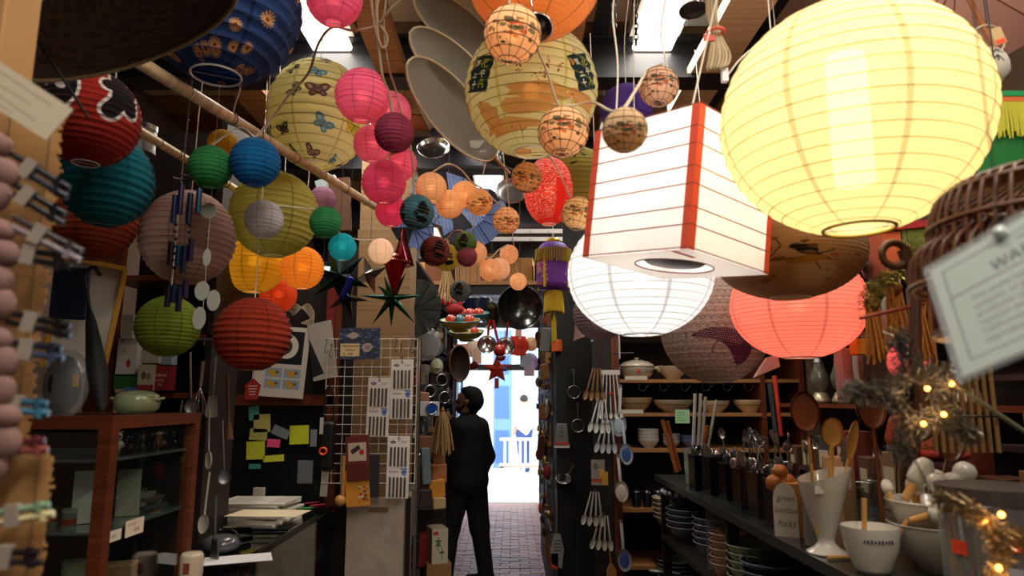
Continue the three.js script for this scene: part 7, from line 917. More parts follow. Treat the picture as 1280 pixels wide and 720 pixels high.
  for (const [px, py, len, l] of [[1118, 360, 60, 'golden orange tassel fringe by the tinsel garland'], [1090, 380, 70, 'dark gold tassel fringe beside the coral lantern'], [1150, 370, 80, 'orange tassel fringe near the bird cage bars']]) { const u = mpp(px, py, 1.9), t = thing('tassel_fringe', l, 'tassel', dep(px, py, 1.9)); const q = []; for (let k = 0; k < 22; k++) q.push(gBar([rr(-9, 9) * u, 0, rr(-6, 6) * u], [rr(-12, 12) * u, -(len + rr(-10, 6)) * u, rr(-6, 6) * u], 1.6 * u, 5)); part('threads', join(q), std('#b8742c', 0.7), t).userData.kind = 'stuff'; part('knot', gSph(9 * u, 0, 0, 0, 10, 8), std('#8a4a1c', 0.7), t); part('cord', gBar([0, 0, 0], [0, 0.5, 0], 0.002), WIRE, t); }
}
// ---------------------------------------------------------------- beside the camera: cage, sign, tinsel stars, jar
{
  const cg = dep(1340, 412, 0.9), t = thing('bird_cage', 'domed brown bamboo bird cage behind the warning sign', 'bird cage', cg), m = std('#5c3214', 0.45), R0 = 0.156;
  for (const [y, r] of [[0, R0], [0.12, R0 * 1.0], [0.2, R0 * 0.97], [0.26, R0 * 0.86]]) part('hoop', gTor(r, 0.006, 0, y, 0, true, 44), m, t);
  for (let k = 0; k < 52; k++) { const a = k / 52 * 6.283, c = Math.cos(a), s = Math.sin(a); part('bar', gTube([[c * R0, 0, s * R0], [c * R0, 0.12, s * R0], [c * R0 * 0.98, 0.2, s * R0 * 0.98], [c * R0 * 0.84, 0.27, s * R0 * 0.84], [c * R0 * 0.4, 0.3, s * R0 * 0.4], [c * 0.015, 0.31, s * 0.015]], 0.0028, 14, 5), m, t); }
  t.scale.y = 0.74; part('floor_plate', gCyl(R0, R0, 0.012, 0, -0.004, 0, 40), OAK, t); part('top_ring', gTor(0.02, 0.004, 0, 0.33, 0, false), STEEL, t); part('hanging_cord', gBar([0, 0.35, 0], [0, (3.3 - cg.y) / 0.74, 0], 0.003), WIRE, t); part('perch', gBar([-R0, 0.1, 0], [R0, 0.1, 0], 0.005), OAK, t);
  part('lower_hoop', gTor(R0 * 1.15, 0.006, 0, 0.09, 0, true, 44), m, t); for (let k = 0; k < 52; k++) { const a = k / 52 * 6.283; part('skirt_bar', gTube([[Math.cos(a) * R0 * 1.15, 0.09, Math.sin(a) * R0 * 1.15], [Math.cos(a) * R0 * 1.12, 0.15, Math.sin(a) * R0 * 1.12], [Math.cos(a) * R0 * 0.9, 0.19, Math.sin(a) * R0 * 0.9]], 0.0026, 8, 5), m, t); }
  const leg = thing('cage_stand', 'brown carved wooden stand arm beside the bird cage', 'stand', dep(1152, 480, 1.35)); part('stem', gTube([[0, -0.05, 0], [-0.005, 0.08, 0], [0.005, 0.2, 0], [-0.012, 0.27, 0]], 0.012, 16, 8), std('#4c2a14', 0.5), leg); part('scroll', gTor(0.025, 0.008, -0.03, 0.26, 0, false, 20), std('#4c2a14', 0.5), leg); part('red_bar', gBar([-0.11, 0.13, 0], [0.02, 0.16, 0], 0.004), std('#7c2418', 0.5), leg);
  // warning sign in a clear sleeve
  const WT = tex('warning', 1024, 720, (c, w, h) => { c.fillStyle = '#cfd2c8'; c.fillRect(0, 0, w, h); c.strokeStyle = '#2a2a28'; c.lineWidth = 7; c.strokeRect(60, 60, w - 120, h - 130); c.lineWidth = 9; c.beginPath(); c.moveTo(60, 250); c.lineTo(w - 60, 250); c.stroke(); c.fillStyle = '#242422'; c.textAlign = 'center'; c.font = '40px sans-serif'; c.fillText('PROP 65', w / 2, 120); c.font = 'bold 92px sans-serif'; c.fillText('WARNING', w / 2, 220); c.textAlign = 'left'; c.font = '46px sans-serif'; ['The materials used as colorings on the', 'exterior of glassware, ceramics and other', 'products used or sold here may', 'contain lead, a chemical known to', 'California to cause birth defects or other', 'reproductive harm.'].forEach((s, i) => c.fillText(s, 150, 330 + i * 54)); });
  const sg = thing('warning_sign', 'tilted white warning notice in a clear plastic sleeve', 'sign', V(0.454, 1.76, -0.563)); sg.scale.setScalar(0.76); part('sheet', gSheet(0.25, 0.165, 0.002), sheetMats(printed(WT, 0.5), std('#b8bab0', 0.6)), sg); part('sleeve', gRound(0.264, 0.18, 0.004, 0.0018, 0, 0, 0.002), plastic, sg); part('push_pin', gSph(0.008, -0.03, 0.075, 0.006, 12, 8), glossy('#c8d0cc', 0.15), sg); part('tie', gTor(0.012, 0.0015, -0.03, 0.09, 0, false, 16), WIRE, sg);
  sg.rotation.set(-0.796, -1.064, -0.313); { const a = V(-0.03, 0.09, 0), up = V(0, 1, 0).applyQuaternion(sg.quaternion.clone().invert()); part('cord', gBar(a, a.clone().addScaledVector(up, 2.3), 0.001), WIRE, sg); }
  // tinsel: star and garlands
  const tin = (pts, r, n, col, t2, name = 'tinsel') => { const c = new THREE.CatmullRomCurve3(pts.map((p) => V(...p))), L = [], g = gBox(0.0011, 0.02, 0.0006); for (let k = 0; k < n; k++) { const p = c.getPoint(rnd()), q = g.clone(); q.rotateX(rnd() * 6.28); q.rotateZ(rnd() * 6.28); q.translate(p.x + rr(-r, r), p.y + rr(-r, r), p.z + rr(-r, r)); L.push(q); } const m = part(name, join(L), col, t2); m.userData.kind = 'stuff'; part('core_wire', new THREE.TubeGeometry(c, 30, 0.0022, 5), WIRE, t2); };
  const SIL = std('#6c6a64', 0.3, 0.8), GOL = std('#8c7858', 0.3, 0.8);
  const lamp = (t2, x, y, z) => { part('fairy_bulb', gSph(0.0042, x, y, z, 8, 6), std('#ffcf90', 0.4, 0, { emissive: '#ff9a3c', emissiveIntensity: 9 }), t2); const l = new THREE.PointLight(new THREE.Color(1, 0.6, 0.25), 0.006); l.name = 'fairy_light'; l.castShadow = true; l.position.set(x, y, z); t2.add(l); };
  { const p = dep(1148, 495, 1.15), u = mpp(1148, 495, 1.15), s = thing('tinsel_star', 'silver tinsel star with tiny glowing amber bulbs', 'star', p); const pts = []; for (let i = 0; i <= 10; i++) { const a = i / 10 * 6.283 + Math.PI / 2 + 0.25, r = (i % 2 ? 26 : 78) * u; pts.push([Math.cos(a) * r * (i === 2 || i === 3 ? 1.1 : 1), Math.sin(a) * r, 0]); } tin(pts, 0.014, 2300, SIL, s); lamp(s, 0.004, 0.012, 0.02); lamp(s, 0.03, -0.03, 0.015); lamp(s, -0.005, -0.045, 0.015); lamp(s, 0.05, 0.02, 0.012); part('stem', gBar([0.06, 0.02, 0], [0.2, -0.07, -0.02], 0.0035), std('#7c8068', 0.6), s); part('hanging_wire', gBar([0, 0.08, 0], [0.01, 0.16, 0], 0.0012), WIRE, s); }
  { const p = dep(1215, 650, 1.0), s = thing('tinsel_star', 'silver and copper tinsel spray draped before the clear jar', 'star', p); tin([[-0.05, 0.03, 0], [-0.02, 0.02, 0.01], [0.01, 0.0, 0.015], [0.03, -0.04, 0.01], [0.02, -0.09, 0], [0.05, -0.02, 0], [0.08, -0.03, 0]], 0.011, 900, GOL, s); for (const [x, y] of [[0.006, 0.0], [0.018, -0.06], [0.012, -0.095], [0.03, 0.01]]) lamp(s, x, y, 0.018); part('hanging_wire', gBar([-0.05, 0.03, 0], [-0.07, 0.2, -0.1], 0.0012), WIRE, s); }
  { const p = dep(1115, 355, 1.7), s = thing('tinsel_garland', 'greenish gold tinsel garland beside the glowing coral lantern', 'garland', p); tin([[-0.07, -0.05, 0], [-0.03, 0.0, 0], [0.02, 0.03, 0.01], [0.06, 0.06, 0], [0.05, 0.1, 0]], 0.02, 1200, std('#9c9258', 0.25, 0.8), s); part('hanging_wire', gBar([0.05, 0.1, 0], [0.05, 0.5, 0], 0.0012), WIRE, s); }
  const jp = V(1.13, 1.2, -1.42), j = thing('clear_jar', 'large clear plastic jar of wooden sticks with orange price stickers', 'jar', [1.03, SH, -1.5]); part('jar', gCyl(0.11, 0.11, 0.24, 0, 0.12, 0, 30, true), plastic, j); part('lid', gCyl(0.113, 0.113, 0.03, 0, 0.255, 0, 30), std('#4a4644', 0.3), j); part('jar_base', gCyl(0.11, 0.11, 0.006, 0, 0.003, 0, 30), plastic, j);
  for (let k = 0; k < 24; k++) { const a = k / 24 * 6.283, r = 0.085 - (k % 2) * 0.03; part('stick', gBar([Math.cos(a) * r, 0.01, Math.sin(a) * r], [Math.cos(a) * (r + 0.01) + rr(-0.01, 0.01), 0.2 + rr(0, 0.03), Math.sin(a) * (r + 0.01)], 0.006, 6), std(['#8a6438', '#6c4a2c', '#a07c4c'][k % 3], 0.6), j); }
  for (const [a, y, w, h, c, l] of [[-1.0, 0.15, 0.035, 0.028, '#f0502c', 'fluorescent orange price sticker'], [-0.2, 0.17, 0.04, 0.03, '#f0502c', 'fluorescent orange price sticker'], [-0.25, 0.11, 0.05, 0.028, '#b8c0c8', 'white barcode sticker']]) part('price_sticker', gBox(w, h, 0.001, 0, y, 0.112).rotateY(a - 0.3), std(c, 0.6), j, l);
  const cy = thing('bamboo_blind_roll', 'bundle of upright bamboo sticks glowing amber behind the jar', 'bamboo', dep(1205, 560, 1.75)); for (let k = 0; k < 12; k++) part('cane', gCyl(0.006, 0.006, 0.22, -0.07 + k * 0.013, 0.08, (k % 3) * 0.01, 8), std('#7c5c34', 0.6), cy); part('tie', gTor(0.075, 0.003, 0, 0.06, 0.01), BLACK, cy); cy.position.y += 0.02;
  const dw = thing('dark_rack', 'dark wall rack with small bottles beyond the warning sign', 'rack', [1.62, 1.5, -1.75]); part('board', gBox(0.04, 0.5, 1.0, 0.1, 0.1, 0), DARKWOOD, dw); for (const y of [0, 0.22]) part('ledge', gBox(0.16, 0.02, 1.0, 0.02, y, 0), DARKWOOD, dw); for (let k = 0; k < 12; k++) part('vial', gCyl(0.014, 0.014, 0.1, 0.0, 0.065, -0.42 + k * 0.07, 10), glossy(k % 3 ? '#2c2420' : '#8a7a50', 0.2), dw);
  // valance with green and yellow fringe, dusty rose parasol overhead
  const va = thing('fringe_valance', 'green silk valance with a yellow fringe beside the huge yellow lantern', 'valance', dep(1262, 235, 1.55)), uu = mpp(1262, 150, 1.55); part('green_panel', gBox(90 * uu, 120 * uu, 0.01, 10 * uu, 62 * uu, 0), std('#126a2c', 0.6), va); part('orange_band', gBox(90 * uu, 6 * uu, 0.014, 10 * uu, 114 * uu, 0.002), std('#c8642c', 0.6), va); part('green_band', gBox(90 * uu, 7 * uu, 0.012, 10 * uu, 122 * uu, 0.002), std('#0f8a4c', 0.6), va);
  { const q = []; for (let k = 0; k < 60; k++) { const x = -34 + k * 1.5; q.push(gBar([x * uu, 110 * uu, 0.01], [(x + rr(-1.5, 1.5)) * uu, (66 + rr(-5, 8)) * uu, 0.012], 0.9 * uu, 5)); } part('fringe', join(q), std('#b8b42c', 0.6), va).userData.kind = 'stuff'; for (let k = 0; k < 5; k++) part('gold_motif', gSph(5 * uu, (-28 + k * 5) * uu, (14 + (k % 3) * 6) * uu, 0.008, 8, 6).scale(1, 0.5, 0.4), std('#d0a82c', 0.5), va); } part('cord', gBar([0, 126 * uu, 0], [0, 3.3 - va.position.y, 0], 0.002), WIRE, va);
  const pr = thing('rose_parasol', 'dusty rose paper parasol open under the ceiling', 'parasol', dep(1215, 6, 2.0)); { const L = []; for (let k = 0; k < 16; k++) { const a0 = k / 16 * 6.283, a1 = (k + 1) / 16 * 6.283, r = 0.42, g = new THREE.BufferGeometry(); g.setAttribute('position', new THREE.Float32BufferAttribute([0, 0.13, 0, Math.cos(a1) * r, 0, Math.sin(a1) * r, Math.cos(a0) * r, 0, Math.sin(a0) * r], 3)); g.setAttribute('uv', new THREE.Float32BufferAttribute([0, 0, 1, 0, 1, 1], 2)); g.computeVertexNormals(); part('panel', g, thinSheet('#ecbcac', 0.5), pr); part('rib', gBar([0, 0.125, 0], [Math.cos(a0) * r, -0.004, Math.sin(a0) * r], 0.0026, 5), OAK, pr); } part('shaft', gBar([0, 0.16, 0], [0, -0.22, 0], 0.008), OAK, pr); pr.rotation.set(R(-14), 0, R(8)); }
  const hb = thing('spotted_pouch', 'white pouch with black sprigs hanging above the green valance', 'pouch', dep(1240, 82, 1.6)); part('pouch', gSph(0.05).scale(0.9, 1, 0.5), printed(tex('sprig', 128, 128, (c, w, h) => { c.fillStyle = '#c0b8ac'; c.fillRect(0, 0, w, h); for (let k = 0; k < 16; k++) pen(c, [[.1, .9, .5, .1], [.5, .9, .5, .1], [.9, .9, .5, .1]], rnd() * 110, rnd() * 110, 16, 2, '#24201e'); }), 0.8), hb); part('tag', gBox(0.03, 0.045, 0.002, 0.02, 0.06, 0.03).rotateZ(0.3), std('#c8a878', 0.7), hb); part('orange_sticker', gBox(0.024, 0.012, 0.003, 0.02, 0.045, 0.03).rotateZ(0.3), std('#f0502c', 0.6), hb); part('loop', gTor(0.04, 0.0025, 0, 0.07, 0, false), std('#b8a888', 0.6), hb); part('cord', gBar([0, 0.1, 0], [0, 0.9, 0], 0.0015), WIRE, hb);
  const fl = thing('floral_box', 'printed box with orange and green panels under the yellow lantern', 'box', dep(1122, 320, 1.9)); part('orange_side', gBox(0.05, 0.12, 0.1, -0.04, 0, 0), std('#c85c34', 0.6), fl); part('green_side', gBox(0.08, 0.1, 0.1, 0.03, 0.02, 0), std('#6c7430', 0.6), fl); part('red_lid', gBox(0.16, 0.02, 0.12, 0.03, 0.075, 0).rotateZ(0.1), std('#a02028', 0.6), fl); part('cord', gBar([0, 0.08, 0], [0, 0.6, 0], 0.0015), WIRE, fl);
  const sb = thing('silver_ornament', 'crumpled silver foil ornament next to the coral lantern', 'ornament', dep(1096, 335, 1.95)); part('foil', new THREE.IcosahedronGeometry(0.05, 1).scale(0.9, 1, 0.6), std('#8c8890', 0.25, 0.8, { flatShading: true }), sb); part('cord', gBar([0, 0.05, 0], [0, 0.5, 0], 0.0015), WIRE, sb);
  const wc = thing('white_fabric_tip', 'white fabric tip hanging below the coral lantern', 'fabric', dep(958, 458, 2.6)); part('fabric', gExt([[-0.05, -0.04], [0.045, 0.0], [0.04, 0.04], [0.0, 0.03]], 0.01, 0.003), std('#c0bcbc', 0.9), wc); part('cord', gBar([0.02, 0.03, 0], [0.03, 0.25, 0], 0.0015), WIRE, wc);
}
// ---------------------------------------------------------------- the man in black, seen from behind
function field(bones, lo, hi, cell, k = 0.03) {
  const n = Math.ceil(Math.max(hi[0] - lo[0], hi[1] - lo[1], hi[2] - lo[2]) / cell) + 2, size = n * cell, c = [(lo[0] + hi[0]) / 2, (lo[1] + hi[1]) / 2, (lo[2] + hi[2]) / 2];
  const mc = new MarchingCubes(n, new THREE.MeshBasicMaterial(), false, false, 400000); mc.isolation = 0;
  const B = bones.map(([a, b, r1, r2, sx = 1, sz = 1]) => ({ a, d: [b[0] - a[0], b[1] - a[1], b[2] - a[2]], r1, r2, sx, sz }));
  for (let z = 0; z < n; z++) for (let y = 0; y < n; y++) for (let x = 0; x < n; x++) {
    const p = [c[0] + ((x - n / 2) / (n / 2)) * size / 2, c[1] + ((y - n / 2) / (n / 2)) * size / 2, c[2] + ((z - n / 2) / (n / 2)) * size / 2]; let m = 1e3;
    for (const q of B) { const vx = (p[0] - q.a[0]), vy = p[1] - q.a[1], vz = p[2] - q.a[2], dd = q.d[0] ** 2 + q.d[1] ** 2 + q.d[2] ** 2 || 1e-9, t = Math.min(1, Math.max(0, (vx * q.d[0] + vy * q.d[1] + vz * q.d[2]) / dd)); const ex = (vx - t * q.d[0]) / q.sx, ey = vy - t * q.d[1], ez = (vz - t * q.d[2]) / q.sz, D = Math.hypot(ex, ey, ez) - (q.r1 + (q.r2 - q.r1) * t); const h = Math.max(k - Math.abs(m - D), 0) / k; m = Math.min(m, D) - h * h * k * 0.25; }
    mc.field[x + y * n + z * n * n] = -m;
  }
  mc.update();
  const g = new THREE.BufferGeometry(), cnt = mc.count, ps = new Float32Array(cnt * 3), ns = new Float32Array(cnt * 3);
  for (let i = 0; i < cnt * 3; i++) { ps[i] = mc.positionArray[i] * size / 2 + c[i % 3]; ns[i] = mc.normalArray[i]; }
  g.setAttribute('position', new THREE.BufferAttribute(ps, 3)); g.setAttribute('normal', new THREE.BufferAttribute(ns, 3));
  return g;
}
{
  // local axes: he faces -x, his own left is +z; y up
  const S = 1.0, base = onY(583, 732, 0), t = thing('person', 'man in black jacket and trousers looking up with a hand at his mouth', 'person', base, R(-28));
  const skin = std('#a8765a', 0.6), black = std('#0c0c0d', 0.85), trous = std('#101012', 0.85), hair = std('#0d0a09', 0.8);
  // body: legs, trunk, neck in one surface, then clothes over it
  const legs = [[[0.02, 0.94, -0.08], [0.06, 0.5, -0.12], 0.11, 0.074], [[0.06, 0.5, -0.12], [0.12, 0.09, -0.14], 0.072, 0.052], [[-0.02, 0.94, 0.08], [-0.12, 0.5, 0.1], 0.11, 0.074], [[-0.12, 0.5, 0.1], [-0.15, 0.09, 0.12], 0.072, 0.052]];
  const shL = [0.0, 1.4, 0.19], elL = [-0.13, 1.14, 0.24], haL = [-0.215, 1.42, 0.1], shR = [0.02, 1.4, -0.19], elR = [0.06, 1.12, -0.26], haR = [-0.01, 0.87, -0.24];
  const body = field([...legs, [[0, 0.94, 0], [0, 1.12, 0], 0.125, 0.12, 1, 1.2], [[0, 1.12, 0], [-0.0, 1.34, 0], 0.125, 0.14, 0.95, 1.3], [[0.01, 1.4, 0], [-0.012, 1.54, 0], 0.075, 0.058], [shL, elL, 0.062, 0.046], [elL, haL, 0.044, 0.03], [shR, elR, 0.062, 0.046], [elR, haR, 0.044, 0.03]], [-0.35, 0.04, -0.36], [0.3, 1.62, 0.36], 0.016, 0.05);
  part('body', body, skin, t);
  part('trousers', field([...legs.map(([a, b, r1, r2]) => [a, b, r1 + 0.014, r2 + 0.02]), [[0, 0.98, -0.05], [0, 0.98, 0.05], 0.135, 0.135]], [-0.35, 0.04, -0.36], [0.3, 1.16, 0.36], 0.014, 0.035), trous, t);
  part('jacket', field([[[0.0, 0.92, 0], [0, 1.14, 0], 0.18, 0.16, 1.05, 1.25], [[0, 1.14, 0], [0.01, 1.36, 0], 0.16, 0.16, 1.0, 1.34], [[0.015, 1.4, -0.13], [0.01, 1.4, 0.13], 0.085, 0.085], [[0.02, 1.45, 0], [0.005, 1.475, 0], 0.088, 0.078], [shL, elL, 0.082, 0.07], [elL, [-0.195, 1.34, 0.13], 0.068, 0.05], [shR, elR, 0.082, 0.07], [elR, [0.0, 0.92, -0.245], 0.068, 0.052]], [-0.36, 0.8, -0.4], [0.32, 1.6, 0.4], 0.014, 0.045), black, t);
  // head: face looks along -x, tipped up
  const hd = new THREE.Group(); 
  const head = field([[[0.015, 0.125, 0], [0.03, 0.15, 0], 0.083, 0.086, 1, 0.88], [[-0.02, 0.16, 0], [-0.045, 0.13, 0], 0.062, 0.058, 1, 1.0], [[-0.04, 0.09, 0], [-0.052, 0.045, 0], 0.05, 0.037], [[-0.02, 0.05, 0.03], [-0.02, 0.05, -0.03], 0.04, 0.04], [[-0.092, 0.125, 0], [-0.108, 0.09, 0], 0.009, 0.014], [[-0.09, 0.062, 0.014], [-0.09, 0.062, -0.014], 0.009, 0.009], [[-0.075, 0.16, 0.035], [-0.075, 0.16, -0.035], 0.02, 0.02], [[0.02, -0.06, 0], [0.01, 0.06, 0], 0.06, 0.055], [[0.015, 0.105, 0.078], [0.02, 0.125, 0.082], 0.014, 0.016], [[0.015, 0.105, -0.078], [0.02, 0.125, -0.082], 0.014, 0.016]], [-0.14, -0.07, -0.12], [0.14, 0.26, 0.12], 0.006, 0.018);
  const hair_ = field([[[0.03, 0.17, 0], [0.045, 0.14, 0], 0.09, 0.092, 1, 0.9], [[-0.02, 0.205, 0], [-0.055, 0.2, 0], 0.05, 0.036, 1, 1.4], [[0.06, 0.1, 0], [0.055, 0.06, 0], 0.06, 0.048], [[0.03, 0.11, 0.062], [0.03, 0.11, -0.062], 0.02, 0.02]], [-0.14, -0.02, -0.14], [0.17, 0.3, 0.14], 0.006, 0.02);
  const beard = field([[[-0.05, 0.03, 0.0], [-0.085, 0.04, 0], 0.036, 0.02], [[-0.03, 0.045, 0.045], [-0.06, 0.03, 0.02], 0.026, 0.026], [[-0.03, 0.045, -0.045], [-0.06, 0.03, -0.02], 0.026, 0.026], [[-0.02, 0.06, 0.06], [0.0, 0.1, 0.07], 0.014, 0.01], [[-0.02, 0.06, -0.06], [0.0, 0.1, -0.07], 0.014, 0.01], [[-0.098, 0.078, 0.018], [-0.098, 0.078, -0.018], 0.007, 0.007]], [-0.13, -0.03, -0.1], [0.03, 0.13, 0.1], 0.005, 0.012);
  const place = (g) => g.rotateZ(R(-14)).rotateY(R(8)).scale(1.08, 1.08, 1.08).translate(-0.03, 1.51, 0);
  const hm = part('head', place(head), skin, t); part('hair', place(hair_), hair, t); part('beard', place(beard), hair, t);
  for (const s of [-1, 1]) { part('eye', place(gSph(0.0115, -0.088, 0.128, s * 0.032, 12, 8)), glossy('#e4dcd4', 0.2), t); part('eyebrow', place(gTube([[-0.094, 0.152, s * 0.016], [-0.094, 0.158, s * 0.034], [-0.08, 0.153, s * 0.052]], 0.005, 8, 5)), hair, t); }
  // hands: the raised one closed before the mouth, the other hanging
  const hand = (w, up, out, curl) => { const W = V(...w), U = V(...up).normalize(), O = V(...out).normalize(), Z = U.clone().cross(O).normalize(), at = (a, b, c) => W.clone().addScaledVector(Z, a).addScaledVector(U, b).addScaledVector(O, c).toArray(), L = [[at(-0.022, 0.01, 0), at(-0.024, 0.075, 0), 0.017, 0.016], [at(0.022, 0.01, 0), at(0.024, 0.075, 0), 0.017, 0.016], [at(0, 0.0, 0), at(0, 0.075, 0), 0.02, 0.018]]; [[-0.03, 0.062], [-0.01, 0.074], [0.01, 0.07], [0.03, 0.055]].forEach(([x, l]) => { const k1 = at(x, 0.08, 0), k2 = at(x * 1.05, 0.08 + l * 0.5 * Math.cos(curl), l * 0.5 * Math.sin(curl)), k3 = at(x * 1.05, 0.08 + l * (0.5 * Math.cos(curl) + 0.45 * Math.cos(curl * 2)), l * (0.5 * Math.sin(curl) + 0.45 * Math.sin(curl * 2))); L.push([k1, k2, 0.0098, 0.0088], [k2, k3, 0.0088, 0.0075]); }); L.push([at(-0.03, 0.02, 0.004), at(-0.05, 0.05, 0.02), 0.012, 0.0105], [at(-0.05, 0.05, 0.02), at(-0.042, 0.08, 0.036), 0.0105, 0.009]); const xs = L.flatMap((q) => [q[0], q[1]]), lo = [0, 1, 2].map((i) => Math.min(...xs.map((q) => q[i])) - 0.03), hi = [0, 1, 2].map((i) => Math.max(...xs.map((q) => q[i])) + 0.03); return field(L, lo, hi, 0.0035, 0.006); };
  part('hand', hand([-0.2, 1.4, 0.11], [0.12, 1, -0.55], [0.7, 0.1, -0.6], 0.9), skin, t); part('hand', hand([-0.008, 0.885, -0.242], [-0.1, -1, 0], [-0.3, 0, 1], 0.4), skin, t);
  for (const [x, z, a] of [[0.12, -0.14, 8], [-0.15, 0.12, -6]]) { const s = part('shoe', field([[[0.05, 0.045, 0], [-0.06, 0.04, 0], 0.046, 0.045, 1, 0.85], [[-0.06, 0.04, 0], [-0.17, 0.034, 0], 0.044, 0.034, 1, 1.05], [[0.03, 0.08, 0], [0.02, 0.1, 0], 0.046, 0.046]], [-0.24, -0.02, -0.08], [0.13, 0.17, 0.08], 0.008, 0.02), std('#0e0d0d', 0.5), t); s.position.set(x, 0, z); s.rotation.y = R(a); }
}
{ // a passer-by out in the street
  const t = thing('person', 'passer-by in blue jeans walking along the street outside', 'person', [0.28, 0, -16.2], R(-80)); const L = [[[0, 0.94, -0.08], [-0.16, 0.5, -0.09], 0.11, 0.07], [[-0.16, 0.5, -0.09], [-0.1, 0.06, -0.09], 0.066, 0.05], [[0, 0.94, 0.08], [0.12, 0.52, 0.09], 0.11, 0.07], [[0.12, 0.52, 0.09], [0.3, 0.12, 0.09], 0.066, 0.05]];
  part('body', field([...L, [[0, 0.95, 0], [0, 1.35, 0], 0.13, 0.15, 1, 1.3], [[0, 1.4, 0], [0, 1.54, 0], 0.07, 0.06], [[-0.01, 1.62, 0], [-0.01, 1.66, 0], 0.095, 0.095], [[0, 1.4, 0.2], [0.1, 1.1, 0.24], 0.055, 0.045], [[0.1, 1.1, 0.24], [0.0, 0.88, 0.24], 0.042, 0.034], [[0, 1.4, -0.2], [-0.1, 1.1, -0.24], 0.055, 0.045], [[-0.1, 1.1, -0.24], [-0.2, 0.9, -0.24], 0.042, 0.034]], [-0.4, 0, -0.4], [0.45, 1.8, 0.4], 0.02, 0.05), std('#c89880', 0.7), t);
  part('jeans', field(L.map(([a, b, r1, r2]) => [a, b, r1 + 0.015, r2 + 0.015]), [-0.4, 0, -0.3], [0.45, 1.1, 0.3], 0.02, 0.04), std('#2c3c70', 0.8), t); part('shirt', field([[[0, 0.96, 0], [0, 1.36, 0], 0.15, 0.165, 1, 1.3], [[0, 1.4, 0.2], [0.1, 1.1, 0.24], 0.07, 0.06], [[0, 1.4, -0.2], [-0.1, 1.1, -0.24], 0.07, 0.06]], [-0.4, 0.75, -0.4], [0.4, 1.6, 0.4], 0.02, 0.04), std('#e8e8ec', 0.8), t); part('hair', gSph(0.1, 0.015, 1.68, 0), std('#2a201a', 0.8), t); for (const [x, z] of [[-0.14, -0.09], [0.3, 0.09]]) part('shoe', gRound(0.24, 0.09, 0.09, 0.04, x - 0.03, 0.045 + (x > 0 ? 0.06 : 0), z), std('#dadada', 0.6), t);
}
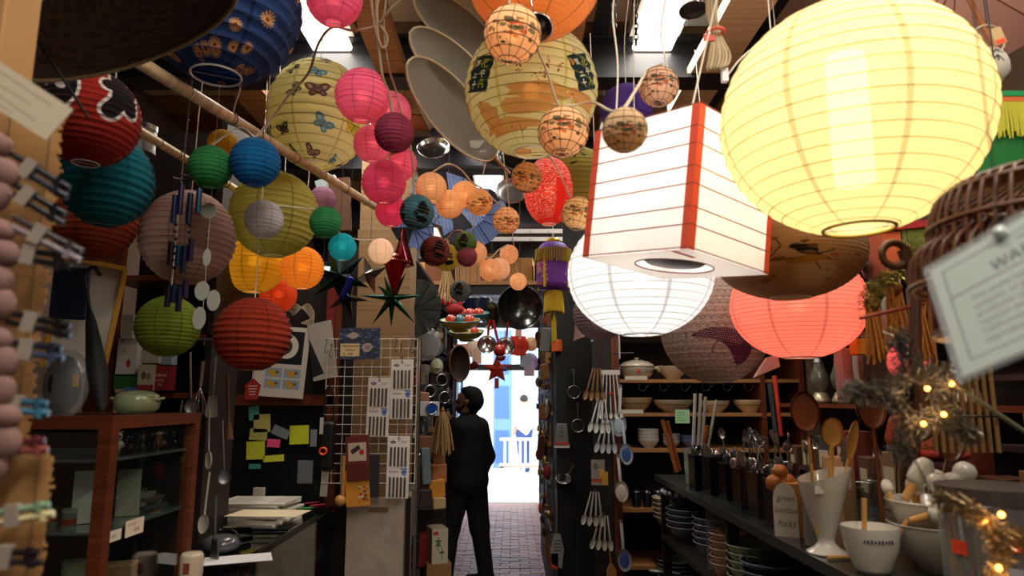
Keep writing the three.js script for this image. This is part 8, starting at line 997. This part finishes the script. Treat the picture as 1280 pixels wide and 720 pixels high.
// ---------------------------------------------------------------- small goods crowding the two aisle faces and the doorway
{
  const WOODS = [['#7c5230', 'brown wooden'], ['#a8783c', 'honey wooden'], ['#4a2c1a', 'dark wooden']], METAL = [['#8c8a86', 'steel'], ['#8a6238', 'copper'], ['#9c8048', 'brass']], CLOTH = [['#8c2c24', 'red'], ['#2c3c64', 'navy'], ['#b8a888', 'cream'], ['#4c5a3c', 'olive'], ['#c06a3c', 'orange']];
  const make = {
    ladle: (t, [c]) => { part('shaft', gBar([0, 0, 0], [0, -0.2, 0], 0.004), std(c, 0.35, 0.8), t); part('cup', gSph(0.034, 0, -0.225, 0.012, 12, 8).scale(1, 0.9, 0.9), std(c, 0.35, 0.8), t); },
    strainer: (t, [c]) => { part('hoop', gTor(0.042, 0.004, 0, -0.12, 0, false, 20), std(c, 0.3, 0.8), t); part('mesh', gSph(0.04, 0, -0.12, -0.004, 12, 8).scale(1, 1, 0.4), std('#55524e', 0.5, 0.6), t); part('grip', gBar([0, 0, 0], [0, -0.08, 0], 0.004), std(c, 0.3, 0.8), t); },
    mallet: (t, [c]) => { part('stick', gBar([0, 0, 0], [0, -0.16, 0], 0.007), std(c, 0.5), t); part('block', gRound(0.07, 0.045, 0.045, 0.008, 0, -0.18, 0), std(c, 0.5), t); },
    paddle: (t, [c]) => { part('blade', gExt([[-0.026, -0.24], [0.026, -0.24], [0.03, -0.14], [0.008, -0.1], [-0.008, -0.1], [-0.03, -0.14]], 0.006, 0.002), std(c, 0.5), t); part('grip', gBar([0, 0, 0.003], [0, -0.11, 0.003], 0.006), std(c, 0.5), t); },
    pouch: (t, [c]) => { part('bag', gSph(0.05, 0, -0.1, 0, 14, 10).scale(0.9, 1.15, 0.5), std(c, 0.85), t); part('drawstring', gTor(0.016, 0.004, 0, -0.045, 0, true, 14), std('#c8b070', 0.7), t); },
    purse: (t, [c]) => { part('flap', gRound(0.085, 0.06, 0.025, 0.01, 0, -0.1, 0), std(c, 0.7), t); part('clasp', gSph(0.008, 0, -0.07, 0.012, 8, 6), std('#b89a4c', 0.3, 0.8), t); part('strap', gTube([[-0.035, -0.075, 0], [0, 0, 0], [0.035, -0.075, 0]], 0.003, 10, 5), std(c, 0.7), t); },
    bell: (t, [c]) => { part('dome', gLathe([[0.034, -0.11], [0.03, -0.09], [0.022, -0.055], [0.0005, -0.045]], 16), std(c, 0.3, 0.8, { side: THREE.DoubleSide }), t); part('clapper', gSph(0.009, 0, -0.11, 0, 8, 6), BLACK, t); part('tongue', gBox(0.018, 0.07, 0.001, 0, -0.16, 0), std('#c8b89c', 0.8), t); },
  };
  const cat = { ladle: METAL, strainer: METAL, bell: METAL, mallet: WOODS, paddle: WOODS, pouch: CLOTH, purse: CLOTH }, kinds = Object.keys(make);
  const rows = (x, zs, ys, where, turn) => { for (const y of ys) for (const z of zs) { const k = kinds[Math.floor(rnd() * 7)], tone = cat[k][Math.floor(rnd() * cat[k].length)]; const t = thing('hanging_' + k, tone[1] + ' ' + k + ' among small goods hanging on ' + where, k, [x + rr(-0.02, 0.02), y + rr(-0.03, 0.03), z + rr(-0.06, 0.06)], R(turn + rr(-25, 25)), 'small goods on ' + where); make[k](t, tone); part('hook', gTor(0.009, 0.002, 0, 0.008, 0, false, 12), BLACK, t); t.rotation.order = 'YXZ'; t.rotation.z = R(rr(-7, 7)); } };
  rows(-0.69, [-4.95, -5.4, -5.95, -6.6, -7.4], [2.35, 2.1, 1.85, 1.6, 1.35], 'the tall aisle shelving', 60);
  rows(0.30, [-5.6, -6.0, -6.5, -7.1, -7.6], [2.45, 2.2, 1.95, 1.7, 1.45, 1.2, 0.95, 0.6], 'the dark post side board', -60);
  rows(0.62, [-4.42], [2.3, 2.05, 1.0, 0.75], 'the spoon display board', 0);
  // rails they hang from
  for (const [x, z0, z1, ys, l] of [[-0.7, -4.85, -7.7, [2.36, 2.11, 1.86, 1.61, 1.36], 'thin black goods rail along the tall aisle shelving'], [0.31, -5.45, -7.75, [2.46, 2.21, 1.96, 1.71, 1.46, 1.21, 0.96, 0.61], 'thin black goods rail along the dark side board']]) for (const y of ys) { const t = thing('goods_rail', l, 'rail', [x, y + 0.02, z0], 0, 'goods rails along the aisle'); part('bar', gBar([0, 0, 0], [0, 0, z1 - z0], 0.004), BLACK, t); part('bracket', gBox(0.03, 0.02, 0.02, 0, 0, -0.1), BLACK, t); }
  for (const n of ['brown_basket_hat', 'steel_torch', 'white_cloth', 'paper_tag']) { const o = scene.getObjectByName(n); part('hanging_wire', gBar([0, 0, 0], [0, 3.6 - o.position.y, 0], 0.0012), WIRE, o); }
  // little lanterns glowing in the door light
  for (const [px, py, r, col, label] of [[556, 440, 15, '#f6b89c', 'salmon paper lantern hanging in front of the transom'], [574, 446, 12, '#f8d0b8', 'pale peach paper lantern hanging in front of the transom'], [592, 436, 11, '#f4e0d0', 'cream paper lantern hanging in front of the transom'], [648, 432, 13, '#f0503c', 'vermilion paper lantern hanging in front of the transom'], [662, 452, 11, '#d8c8ec', 'lilac paper lantern hanging in front of the transom'], [664, 430, 9, '#f8d8b0', 'tiny apricot paper lantern hanging in front of the transom']]) lantern({ name: 'door_lantern', at: [px, py, 8.3 + (px * 7 % 5) * 0.42], r, kind: 'mini', col, through: 0.55, label, group: 'small lanterns by the door', cord: 3.6, cordMat: WIRE });
}
renderer.render(scene, camera);
